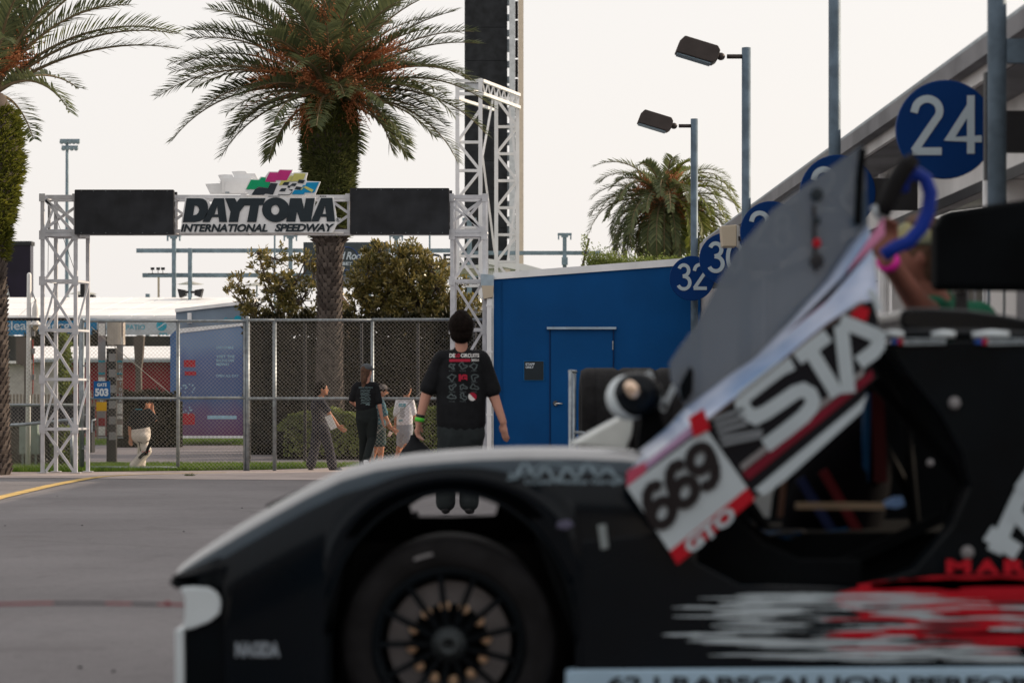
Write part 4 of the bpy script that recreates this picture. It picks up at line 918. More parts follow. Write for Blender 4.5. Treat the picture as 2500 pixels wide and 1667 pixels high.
# mirrored emblem of the sign's rear side
dr_ = d+.62
r0 = root('rear_emblem', ZS(800, 345, dr_), 'plain white back of the flag emblem facing away, left of the coloured flags', 'sign')
rb = [(475,232),(645,224),(650,205),(628,200),(655,200),(620,130),(700,122),(782,126),(795,152),(808,152),(780,90),(860,84),(938,86),(958,112),(1048,112),(1078,165),(1110,345),(530,345)]
MB().prism([ZS(x, y, dr_) for x, y in rb], (0, .05, 0)).build('backing', M['white'], r0)
MB().prism([ZS(x, y, dr_-.09) for x, y in [(668,170),(1010,162),(1010,340),(668,340)]], (0, .088, 0)).build('cabinet', M['white'], r0)
MB().prism([ZS(x, y, dr_-.11) for x, y in [(705,198),(1010,196),(1010,340),(705,340)]], (0, .018, 0)).build('hatch', M['white'], r0)
MB().prism([ZS(x, y, dr_-.13) for x, y in [(705,322),(750,322),(750,342),(705,342)]], (0, .018, 0)).build('latch', M['galv'], r0)

# ================================================================== CHAIN-LINK FENCE
def link(mb, x0, x1, z0, z1, y, pitch, w, tips=True, zfun=None):
    hgt = z1 - z0; k = x0 - hgt
    while k < x1:
        for sg in (1, -1):
            a, b = (k, z0), (k + hgt, z1)
            xa, xb = a[0], b[0]; za, zb = z0, z1
            if xa < x0: za = z0 + (x0-xa); xa = x0
            if xb > x1: zb = z0 + (x1-k); xb = x1
            if xb - xa < .01: continue
            if sg < 0: xa, xb = x0 + x1 - xa, x0 + x1 - xb
            p = Vector((xa, y + sg*.003, za)); q = Vector((xb, y + sg*.003, zb)); t = (q-p).normalized(); n = Vector((t.z, 0, -t.x))*w/2
            o = len(mb.v); mb.v += [p-n, p+n, p+Vector((0,-w*.5,0)), q-n, q+n, q+Vector((0,-w*.5,0))]
            mb.f += [(o,o+3,o+5,o+2),(o+2,o+5,o+4,o+1),(o+1,o+4,o+3,o)]; mb.mi += [0,0,0]
        k += pitch
    if tips:
        x = x0
        while x < x1:
            c = Vector((x, y, z1)); mb.tube([c, c + Vector((.008, 0, .028)), c + Vector((-.004, 0, .045))], [w*.7, w*.6, w*.3], 3, cap=False); x += pitch
d = 36.6
Zt, Zm, Zb = D(0, 737, d).z, D(0, 915, d).z, .03
r0 = root('chain_link_fence', (D(700, 0, d).x, d, 0), 'tall galvanised chain-link fence and gate across the middle distance', 'fence')
for x, w, z in ((188, .06, Zt+.02), (203, .035, Zt), (408, .055, Zt), (561, .04, Zt), (568, .06, Zt+.05), (630, .06, Zt), (855, .05, Zt), (1048, .06, Zt), (1124, .05, Zt)):
    p = D(x, 0, d); MB().tube([(p.x, d+.04, 0), (p.x, d+.04, z)], w/2, 10).build('post', M['galv'], r0, True)
    MB().ball((p.x, d+.04, z), (w*.55, w*.55, w*.4), 8, 6).build('post_cap', M['galv'], r0)
for a, b, z in ((188, 408, Zt), (408, 565, Zt), (568, 630, Zt+.012), (630, 855, Zt+.012), (855, 1048, Zt+.02), (1048, 1128, Zt+.02), (203, 408, Zm), (408, 565, Zm+.01), (568, 630, Zm), (630, 855, Zm), (855, 1128, Zm), (203, 408, .05)):
    MB().tube([(D(a,0,d).x, d+.03, z), (D(b,0,d).x, d+.03, z)], .021, 8).build('rail', M['galv'], r0, True)
for a, b in ((205, 408), (408, 562), (568, 1128)):
    mb = MB(); link(mb, D(a,0,d).x, D(b,0,d).x, Zb, Zt-.01 if a < 500 else Zt+.02, d, .060, .0034); tag(mb.build('mesh', M['wire'], r0), kind='stuff')
for p, q in (((210, 752), (392, 905)), ((1032, 840), (860, 1000)), ((640, 0), (0, 0))):
    if p[1]: MB().tube([D(*p, d-.02), D(*q, d-.02)], .006, 5).build('tension_rod', M['wire'], r0)
for y in (840, 910, 952, 1030): 
    p = D(196, y, d-.02); MB().rbox(p, (.10, .03, .02)).build('hinge', M['galv'], r0)
# left run, a little lower
dl = 37.0; Zl = D(0, 733, dl).z
r0 = root('chain_link_fence', (D(60, 0, dl).x, dl, 0), 'left run of chain-link fence passing behind the near palm and truss tower', 'fence')
for x in (-40, 184): MB().tube([(D(x,0,dl).x, dl+.04, 0), (D(x,0,dl).x, dl+.04, Zl)], .03, 10).build('post', M['galv'], r0, True)
for z in (Zl, D(0, 930, dl).z): MB().tube([(D(-40,0,dl).x, dl+.03, z), (D(184,0,dl).x, dl+.03, z)], .024, 8).build('rail', M['dark'] if z == Zl else M['galv'], r0, True)
mb = MB(); link(mb, D(-40,0,dl).x, D(184,0,dl).x, .03, Zl, dl, .060, .0034, False); tag(mb.build('mesh', M['wire'], r0), kind='stuff')
# low sloping fence in front of it
dl = 36.3; r0 = root('low_fence', (D(80,0,dl).x, dl, 0), 'low chain-link fence with a gently rising rail at the far left', 'fence')
MB().tube([D(-40, 980, dl), D(60, 974, dl), D(168, 963, dl)], .024, 8).build('rail', M['galv'], r0, True)
mb = MB(); link(mb, D(-40,0,dl).x, D(168,0,dl).x, .03, D(0, 968, dl).z, dl+.03, .060, .0034, True); tag(mb.build('mesh', M['wire'], r0), kind='stuff')
for x in (-40, 165): MB().tube([(D(x,0,dl).x, dl, 0), (D(x,0,dl).x, dl, D(0,965,dl).z)], .024, 8).build('post', M['galv'], r0, True)
# dark rear screen fence
d2 = 40.2; r0 = root('dark_mesh_fence', (D(800,0,d2).x, d2, 0), 'second fence of fine dark mesh standing behind the galvanised one', 'fence')
for x in (572, 700, 830, 960, 1090): MB().tube([(D(x,0,d2).x, d2+.04, 0), (D(x,0,d2).x, d2+.04, D(0,742,d2).z)], .025, 8).build('post', M['dark'], r0)
mb = MB(); link(mb, D(568,0,d2).x, D(790,0,d2).x, .35, D(0,744,d2).z, d2, .060, .006, False)
tag(mb.build('mesh', M['darkwire'], r0), kind='stuff')
# GATE sign + tag
d = 36.45; s = d*K/F
r0 = root('gate_sign', D(234, 914, d), 'blue square sign reading GATE 503 on the fence', 'sign')
a, b = D(215, 875, d), D(253, 914.5, d)
MB().box((a.x, d, b.z), (b.x, d+.006, a.z)).build('plate', mat('gate_sign_blue', (.005, .10, .30), .5), r0)
mb = MB(); text_into(mb, 'GATE', D(223, 887.5, d-.004), (22*s,0,0), (0,0,8*s), .04); text_into(mb, '503', D(218, 910, d-.004), (31*s,0,0), (0,0,18.5*s), .05); mb.build('lettering', M['signwhite'], r0)
a, b = D(220.5, 923, d), D(244, 943.5, d)
tag(MB().box((a.x, d+.03, b.z), (b.x, d+.036, a.z)).build('yellow_plate', mat('yellow_plate', (.50, .30, .02), .5)), 'small plain yellow plate on the fence below the gate sign', 'sign')
# chequered pole with banners
d = 39.6; r0 = root('chequered_pole', (D(254.5,0,d).x, d, 0), 'thick black pole with white chequer squares and a grey drum on top', 'pole')
x0, x1 = D(244.5,0,d).x, D(266,0,d).x; zb_, zt_ = 0, D(0, 800, d).z
MB().box((x0, d, 0), (x1, d+.14, zt_)).build('pole', mat('pole_black', (.02, .02, .022), .6), r0)
for k, y in enumerate(range(812, 1002, 36)):
    a, b = D(250, y, d), D(265.5, y+18, d); MB().box((a.x, d-.006, b.z), (b.x, d-.001, a.z)).build('square', M['stone'], r0)
MB().box((x0-.05, d-.05, 0), (x1+.05, d+.19, .03)).build('base_plate', M['dark'], r0)
for q in (x0-.03, x1+.03): MB().tube([(q, d-.03, .03), (q, d-.03, .06)], .012, 6).build('bolt', M['dark'], r0)
MB().lathe((D(260,0,d).x, d+.3, 0), [(.15, D(0,791,d).z), (.15, D(0,735,d).z)], 20).build('drum', mat('drum_grey', (.42, .38, .34), .6), r0, False)
for (xa, xb, ya, yb, col, lab) in ((225, 242.5, 737, 1002, (.26, .17, .17), 'tall narrow faded banner left of the chequered pole'), (268, 282.5, 737, 1002, (.32, .20, .15), 'tall narrow banner with white letters right of the chequered pole')):
    a, b = D(xa, ya, d+.2), D(xb, yb, d+.2)
    o = MB().box((a.x, d+.20, b.z), (b.x, d+.208, a.z)).build('banner', mat('banner_print_%d' % xa, col, .7, col2=(.20, .26, .30), scale=1.6)); tag(o, lab, 'banner', 'banners beside the chequered pole')
    mb = MB(); ss = d*K/F
    bands = [(742, 770, 0), (827, 832, 1), (855, 860, 1), (866, 905, 0), (960, 978, 2), (980, 1000, 0)] if xa < 250 else [(772, 790, 0), (827, 832, 1), (855, 860, 1), (868, 873, 0), (905, 908, 2), (926, 950, 0), (955, 962, 0), (975, 1000, 0)]
    bm = [M['offwhite'], M['tealprint'], mat('banner_red_%d' % xa, (.28, .02, .03), .7)]
    for y0, y1, c in bands: MB().box((a.x+.01, d+.192, D(0,y1,d).z), (b.x-.01, d+.199, D(0,y0,d).z)).build('printed_block', bm[c], o)
    mb = MB(); 
    for k, ch in enumerate('DAYTONA'): text_into(MB(), ch, D(0,0,d), (1,0,0), (0,0,1), .03); mb = MB(); text_into(mb, ch, D(xa+5, 845 + k*13 if xa > 250 else 884+k*8, d+.19), (7*ss,0,0), (0,0,7*ss), .03); mb.build('letter', M['signwhite'], o)
    for z in (a.z+.02, b.z-.02): MB().tube([(a.x, d+.205, z), (D(255,0,d).x, d+.2, z)] if xa < 250 else [(D(255,0,d).x, d+.2, z), (b.x, d+.205, z)], .012, 6).build('bracket', M['galv'], o)
# brown tree-like post behind
d = 62; r0 = root('timber_post', (D(316,0,d).x, d, 0), 'dark timber post with a wider head behind the walking person', 'post')
MB().prism([D(306,772,d),D(330,772,d),D(326,830,d),D(323,850,d),D(325,1000,d),D(310,1000,d),D(311,850,d)], (0,.25,0)).build('post', mat('dark_timber', (.09,.075,.065), .9), r0)
d = 60; r0 = root('timber_post', (D(60,0,d).x, d, 0), 'dark forked post near the left palm, under the blue banner', 'post')
MB().prism([D(36,775,d),D(64,775,d),D(62,838,d),D(64,1000,d),D(56,1000,d),D(55,840,d),D(37,836,d)], (0,.25,0)).build('post', bpy.data.materials['dark_timber'], r0)
# white pole with bell lamp
d = 38.0; r0 = root('lamp_pole', (D(67,0,d).x, d, 0), 'round-topped white pole with a hanging bell lamp', 'lamp post')
p = D(67, 632, d); MB().tube([(p.x-.02, d, 0), (p.x, d, p.z), (p.x, d, p.z+.025), (p.x, d, p.z+.04)], [.042, .036, .03, .012], 12).build('pole', M['white'], r0, True)
c = D(81.5, 0, d); Zz = lambda v: D(0, v, d).z
MB().lathe((c.x, d, 0), [(.012, Zz(688)), (.03, Zz(696)), (.052, Zz(708)), (.055, Zz(722)), (.05, Zz(738)), (.10, Zz(744)), (.11, Zz(747)), (.04, Zz(748))], 16).build('lamp_shade', M['offwhite'], r0, True)
MB().lathe((c.x, d, 0), [(.04, Zz(748)), (.045, Zz(755)), (.0, Zz(761))], 12).build('bulb_cover', M['beige'], r0, True)
MB().tube([(p.x, d, Zz(668)), (D(75,0,d).x, d, Zz(672)), (c.x, d, Zz(690))], .010, 6).build('arm', M['galv'], r0)
for y in (760, 800, 860): MB().box((D(73,0,d).x, d-.02, Zz(y+12)), (D(80,0,d).x, d+.03, Zz(y))).build('cable_box', M['stone'], r0)
MB().tube([(D(75,0,d).x, d, Zz(780)), (D(76.5,0,d).x, d, Zz(830)), (D(75,0,d).x, d, Zz(905))], .010, 5).build('conduit', mat('red_conduit', (.25,.03,.02), .6), r0)
# utility cabinet
d = 38.1; r0 = root('utility_cabinet', (D(64,0,d).x, d, 0), 'pale grey-green electrical cabinet on legs behind the left fence', 'cabinet')
a, b = D(44, 973, d), D(86, 1043, d); cm = mat('cabinet_green', (.24, .31, .28), .6)
MB().box((a.x, d, b.z), (b.x, d+.2, a.z)).build('cabinet_body', cm, r0, bevel=.006)
MB().box((a.x+.015, d-.008, b.z+.02), (b.x-.015, d-.001, a.z-.02)).build('door', cm, r0)
MB().box((a.x+.05, d-.012, b.z+.09), (b.x-.07, d-.009, b.z+.098)).build('label_strip', M['dark'], r0)
for x in (50, 80): MB().box((D(x-2,0,d).x, d+.05, 0), (D(x+2,0,d).x, d+.09, b.z)).build('leg', cm, r0)
# ================================================================== BLUE BUILDING
d = 35.0; s = d*K/F
r0 = root('blue_building', (D(1370,0,d).x, d, 0), 'blue painted shed with white sloping eave and closed staff door', 'building')
xl, xr = D(1134,0,d).x, D(1609,0,d).x; 
ztl, ztr = D(0, 642, d).z, D(0, 607, d).z
MB().prism([(xl,d,0),(xr,d,0),(xr,d,ztr),(xl,d,ztl)], (0, 2.0, 0)).build('wall', M['bluewall'], r0)
MB().prism([(xl-.005,d-.03,ztl-.0),(xr+.2,d-.03,ztr+.015),(xr+.2,d-.03,ztr+.12),(xl-.005,d-.03,ztl+.095)], (0, 2.1, 0)).build('eave', M['white'], r0)
for x in (1151, 1153.5): MB().box((D(x,0,d).x, d-.008, 0), (D(x+1.2,0,d).x, d-.001, ztl-.01)).build('seam', M['bluewall'], r0)
# corner flashing and gutter box, downpipe
a, b = D(1107, 631, d), D(1134, 687, d)
MB().prism([D(1105,629,d-.15),D(1134,632,d-.15),D(1134,656,d-.15),D(1105,656,d-.15)], (0,.9,0)).build('gutter_box', mat('pale_blue_metal', (.36,.45,.52), .5, var=.15), r0)
MB().prism([D(1106,656,d-.15),D(1134,656,d-.15),D(1132,682,d-.15),D(1111,686,d-.15)], (0,.7,0)).build('gutter_hopper', M['beige'], r0)
MB().box((D(1118,0,d-.1).x, d-.12, 0), (D(1129.5,0,d-.1).x, d-.03, D(0,686,d).z)).build('downpipe', M['white'], r0, bevel=.006)
for y in (700, 806, 950): MB().box((D(1116.5,0,d).x, d-.128, D(0,y+4,d).z), (D(1131,0,d).x, d-.02, D(0,y,d).z)).build('pipe_strap', M['white'], r0)
MB().box((D(1118,0,d).x, d-.16, D(0,905,d).z), (D(1128,0,d).x, d-.13, D(0,884,d).z)).build('socket_box', M['stone'], r0)
MB().box((D(1130.5,0,d).x, d-.02, 0), (xl-.002, d+.02, ztl)).build('corner_trim', M['white'], r0)
dx0, dx1 = D(1264,0,d).x, D(1408,0,d).x; dz = D(0, 757, d).z
dr = MB().box((dx0+.006, d-.012, .03), (dx1-.006, d-.003, dz)).build('door', M['bluedoor'], r0)
mb = MB(); 
for q in ((dx0-.012, dx0-.002), (dx1+.002, dx1+.012)): mb.box((q[0], d-.022, 0), (q[1], d-.002, dz+.01))
mb.box((dx0-.012, d-.022, dz+.01), (dx1+.012, d-.002, dz+.022)); mb.build('door_frame', mat('frame_dark_blue', (.002,.02,.09), .5), r0)  # door frame in a darker blue than door and wall
MB().box((D(1256,0,d).x, d-.07, D(0,756.5,d).z), (D(1415,0,d).x, d-.002, D(0,751,d).z)).build('drip_cap', mat('aluminium_drip', (.35,.45,.55), .4, .3), r0)
for k, x in enumerate((1270, 1300, 1335, 1370)): MB().box((D(x,0,d).x, d-.075, D(0,751,d).z), (D(x+2,0,d).x, d-.06, D(0,749.5,d).z)).build('screw', M['dark'], r0)
for y in (783, 900, 1000): MB().box((dx1-.012, d-.03, D(0,y+20,d).z), (dx1+.004, d-.012, D(0,y,d).z)).build('hinge', M['galv'], dr)
c = D(1276, 926, d-.02); mb = MB(); mb.lathe(c, [(.030,-.03),(.042,-.012),(.042,.006)], 16, 'y'); mb.tube([c+Vector((0,-.04,0)), c+Vector((.10,-.045,-.006))], .011, 8); mb.build('handle', mat('steel_handle', (.6,.6,.6), .25, .9), dr, True)
a, b = D(1202.5, 828, d), D(1250, 874.5, d)
MB().box((a.x, d-.012, b.z), (b.x, d-.004, a.z)).build('sign_border', mat('sign_border_blue', (.0,.13,.36), .5), r0)
MB().box((a.x+.009, d-.016, b.z+.009), (b.x-.009, d-.0125, a.z-.009)).build('sign_plate', M['inkdark'], r0)
mb = MB(); text_into(mb, 'STAFF', D(1207, 839, d-.018), (21*s,0,0), (0,0,5.5*s), .04); text_into(mb, 'ONLY', D(1207, 846, d-.018), (19*s,0,0), (0,0,5.5*s), .04); mb.build('lettering', M['signwhite'], r0)
# ================================================================== GARAGE ROW (runs along x = VX + L, vanishing at u=1178)
def row(L, dd): return L + (1178-1250)/F*dd
def Pr(L, dd, z): return Vector((row(L, dd), dd, z))
r0 = root('garage_row', Pr(5, 22, 0), 'long white garage row with overhanging eave receding on the right', 'building')
LW, LE = 3.75, 3.35
d0, d1 = 9.0, 36.2
bay = 4.66; ds_ = [17.7 + bay*k for k in range(-2, 5)]
edges = [d0] + ds_
MB().prism([Pr(LE, d0, 3.20), Pr(LE, d1, 3.20), Pr(LE, d1, 3.40), Pr(LE, d0, 3.40)], (.04, 0, 0)).build('fascia', M['offwhite'], r0)
MB().prism([Pr(LE-.10, d0, 3.29), Pr(LE-.10, d1, 3.29), Pr(LE-.10, d1, 3.41), Pr(LE-.10, d0, 3.41)], (.09, 0, 0)).build('gutter', M['stone'], r0)
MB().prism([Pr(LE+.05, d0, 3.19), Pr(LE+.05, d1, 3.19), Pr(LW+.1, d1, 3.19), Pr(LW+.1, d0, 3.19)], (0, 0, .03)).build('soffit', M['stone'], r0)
MB().prism([Pr(LE-.05, d0, 3.42), Pr(LE-.05, d1, 3.42), Pr(LE+6, d1, 4.2), Pr(LE+6, d0, 4.2)], (0, 0, .05)).build('roof', M['galv'], r0)
MB().prism([Pr(LW, d0, 2.66), Pr(LW, d1, 2.66), Pr(LW, d1, 3.19), Pr(LW, d0, 3.19)], (.2, 0, 0)).build('lintel', M['offwhite'], r0)
MB().prism([Pr(LW-.02, d0, 2.62), Pr(LW-.02, d1, 2.62), Pr(LW-.02, d1, 2.70), Pr(LW-.02, d0, 2.70)], (.015, 0, 0)).build('door_track', M['dark'], r0)
for k, e in enumerate(ds_ + [d1-.2]):
    MB().prism([Pr(LW, e-.22, 0), Pr(LW, e+.22, 0), Pr(LW, e+.22, 2.655), Pr(LW, e-.22, 2.655)], (.25, 0, 0)).build('pillar', M['offwhite'], r0)
    MB().tube([Pr(LW-.05, e, 0), Pr(LW-.05, e, 3.15)], .04, 8).build('downpipe', M['white'], r0)
M['doorwhite'] = mat('roller_door', (.60, .61, .62), .5, var=.05)
for k in range(len(ds_)-1):
    a, b = ds_[k]+.24, ds_[k+1]-.24
    if k < 3: continue           # the nearer bays stand open
    for j in range(6):
        z = .02 + j*.44; MB().prism([Pr(LW+.06, a, z), Pr(LW+.06, b, z), Pr(LW+.06, b, z+.425), Pr(LW+.06, a, z+.425)], (.04, 0, 0)).build('door_panel', M['doorwhite'], r0)
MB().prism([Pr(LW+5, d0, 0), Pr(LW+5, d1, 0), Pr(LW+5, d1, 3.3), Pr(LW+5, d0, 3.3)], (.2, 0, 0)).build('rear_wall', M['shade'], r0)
MB().prism([Pr(LW+.25, d1-.1, 0), Pr(LW+5, d1-.1, 0), Pr(LW+5, d1-.1, 3.3), Pr(LW+.25, d1-.1, 3.3)], (0, .2, 0)).build('end_wall', M['offwhite'], r0)
MB().prism([Pr(3.17, 35.06, 0), Pr(LW, 35.06, 0), Pr(LW, 35.06, 3.18), Pr(3.17, 35.06, 3.10)], (0, .2, 0)).build('end_wall', M['offwhite'], r0)
MB().prism([Pr(LW-.35, 34.6, 0), Pr(LW-.1, 34.6, 0), Pr(LW-.1, 34.6, 2.3), Pr(LW-.35, 34.6, 2.3)], (0, .3, 0)).build('meter_cabinet', M['offwhite'], r0)
# numbered round signs
M['numeral'] = mat('numeral_grey_white', (.42, .50, .55), .6, var=.04)
def sgn(num, dd, lab, partial=None):
    c = Pr(2.945, dd, 2.78); rad = .314; r = root('number_sign', c, lab, 'sign', 'round blue bay number signs')
    MB().lathe((c.x, dd-.02, c.z), [(rad-.006, 0), (rad, .004), (rad, .04), (rad-.006, .044)], 48, 'y').build('disc', M['signblue'], r)
    MB().box((c.x+rad*.93, dd-.01, c.z-.14), (c.x+rad+.35, dd+.10, c.z+.12)).build('bracket', M['dark'], r)
    mb = MB(); y = dd-.026; h = .335; w = .05
    def V(x, z): return Vector((c.x + x*rad, y, c.z + .02 + z*rad))
    for k, ch in enumerate(num):
        ox = (-.37, .37)[k]; W = .048
        q = lambda pts: [V(ox+a, b) for a, b in pts]
        if ch == '2': 
            mb.ribbon(q([(-.27,.27)] + [(-.0+.25*math.cos(R(t)), .31+.24*math.sin(R(t))) for t in range(165,-50,-15)] + [(-.27,-.51)]), W); mb.ribbon(q([(-.30,-.51),(.29,-.51)]), W)
        if ch == '4': mb.ribbon(q([(.36,-.26),(-.29,-.26),(.14,.42),(.14,.50)]), W*.95); mb.ribbon(q([(.14,.62),(.14,-.56)]), W)
        if ch == '3': 
            mb.ribbon(q([(.0+.22*math.cos(R(t)), .29+.24*math.sin(R(t))) for t in range(160,-85,-12)] + [(-.04,.03)]), W); mb.ribbon(q([(-.04,.03)] + [(.0+.27*math.cos(R(t)), -.26+.28*math.sin(R(t))) for t in range(85,-165,-12)]), W)
        if ch == '0': mb.ribbon(q([(.27*math.cos(R(t)), 0+.53*math.sin(R(t))) for t in range(0,360,12)]), W, closed=True)
        if ch == '8': mb.ribbon(q([(.21*math.cos(R(t)), .28+.23*math.sin(R(t))) for t in range(0,360,15)]), W, closed=True); mb.ribbon(q([(.26*math.cos(R(t)), -.25+.28*math.sin(R(t))) for t in range(0,360,15)]), W, closed=True)
        if ch == '6': mb.ribbon(q([(.25*math.cos(R(t)), -.23+.28*math.sin(R(t))) for t in range(0,360,15)]), W, closed=True); mb.ribbon(q([(.12,.55),(-.22,-.12)]), W)
    mb.build('numeral', M['numeral'], r)
for num, dd, lab in (('24', 15.4, 'round blue sign numbered 24, the nearest and largest of the row'), ('26', 20.06, 'round blue sign just right of the tall pole, mostly hidden by the door glass'), ('28', 24.7, 'round blue sign showing only a 2 beside the raised door'), ('30', 29.35, 'round blue sign numbered 30 behind the beige box'), ('32', 34.0, 'round blue sign numbered 32 on the blue building corner, smallest of the row')): sgn(num, dd, lab)
# lamp poles
for dd, top, head, lab in ((34.25, 5.05, True, 'galvanised lamp pole with floodlight rising above the 32 sign'), (27.5, 5.07, True, 'taller-looking galvanised lamp pole with floodlight behind the 28 sign'), (20.6, 6.2, False, 'galvanised pole running out of the picture beside the hidden 26 sign'), (14.1, 6.2, False, 'thick-looking pole at the right edge beside the 24 sign')):
    L = 3.0; p = Pr(L, dd, 0); r = root('lamp_pole', p, lab, 'lamp post', 'poles along the garage row')
    MB().tube([p, (p.x, dd, top)], .052 if dd > 15 else .055, 14).build('pole', M['polesteel'], r, True)
    if dd < 15:
        MB().box((p.x+.05, dd-.03, 3.02), (p.x+.8, dd+.03, 3.16)).build('crossarm', M['polesteel'], r); MB().box((p.x-.052, dd+.06, 2.35), (p.x+.05, dd+.14, 2.98)).build('junction_box', M['dark'], r)
    hz = top - .10
    MB().tube([(p.x-.04, dd, hz), (p.x-.22, dd, hz)], .026, 8).build('arm', M['bronze'], r, True)
    MB().ball((p.x-.29, dd, hz), (.05, .05, .045), 10, 8).build('knuckle', M['bronze'], r, True)
    m = Euler((0, R(17), 0)).to_matrix(); c = Vector((p.x-.29, dd, hz)) 
    o = MB(); prof = [(-.06,.0),(-.06,.11),(-.10,.16),(-.50,.16),(-.54,.10),(-.58,-.055),(-.10,-.055)]
    P = [c + m @ Vector((x, -.14, z)) for x, z in [(-.03,-.07),(-.03,.05),(-.07,.09),(-.46,.09),(-.50,.02),(-.51,-.115),(-.07,-.115)]]
    o.prism(P, (0, .28, 0)); o.build('lamp_head', M['bronze'], r, bevel=.012)
    g = [c + m @ Vector((x, -.12, -.118)) for x in (-.49, -.09)]; g += [c + m @ Vector((x, .12, -.118)) for x in (-.09, -.49)]
    MB().prism(g, m @ Vector((0,0,-.012))).build('lamp_glass', M['bluesteel'], r)
# beige box on pole
dd = 27.2; a, b = D(1658, 523, dd), D(1690, 566, dd)
r0 = root('beige_box', ((a.x+b.x)/2, dd, b.z), 'beige weatherproof speaker box fixed beside the 30 sign', 'box')
MB().prism([D(1657,519,dd),D(1692,516,dd),D(1692,566,dd),D(1661,566,dd)], (0,.3,0)).build('body', M['beige'], r0, bevel=.01)
MB().prism([D(1692.5,516,dd),D(1699,519,dd+.2),D(1699,570,dd+.2),D(1692.5,566,dd)], (0,.1,0)).build('cover', M['offwhite'], r0)
MB().box((b.x, dd+.1, b.z+.07), (b.x+.45, dd+.16, b.z+.12)).build('bracket', M['dark'], r0)
# ================================================================== PEOPLE
def hand(mb, wrist, dirv, side, s=1.0, curl=.5, spread=.25):
    """palm, four unequal bent fingers and a thumb; side = direction of the thumb"""
    dv = Vector(dirv).normalized(); sd = Vector(side); sd = (sd - dv*sd.dot(dv)).normalized(); nr = dv.cross(sd)
    w = Vector(wrist); mb.cap(w, w + dv*.065*s, .030*s, .040*s, 10, .5, sd)
    for k, ln in enumerate((.075, .085, .080, .062)):
        off = sd*(.030 - .020*k)*s; a = w + dv*.085*s + off; d1 = (dv + sd*(.12-.08*k)*spread + nr*curl*.5).normalized(); d2 = (dv + nr*curl*1.6).normalized()
        b = a + d1*ln*.5*s; c = b + d2*ln*.5*s; mb.cap(a - d1*.02*s, b, .0115*s, .0105*s, 8); mb.cap(b, c, .0105*s, .0085*s, 8)
    a = w + dv*.02*s + sd*.028*s; b = a + (dv*.6 + sd*.7 + nr*.2).normalized()*.035*s; c = b + (dv + sd*.25 + nr*.3).normalized()*.035*s
    mb.cap(a, b, .015*s, .013*s, 8); mb.cap(b, c, .013*s, .010*s, 8)
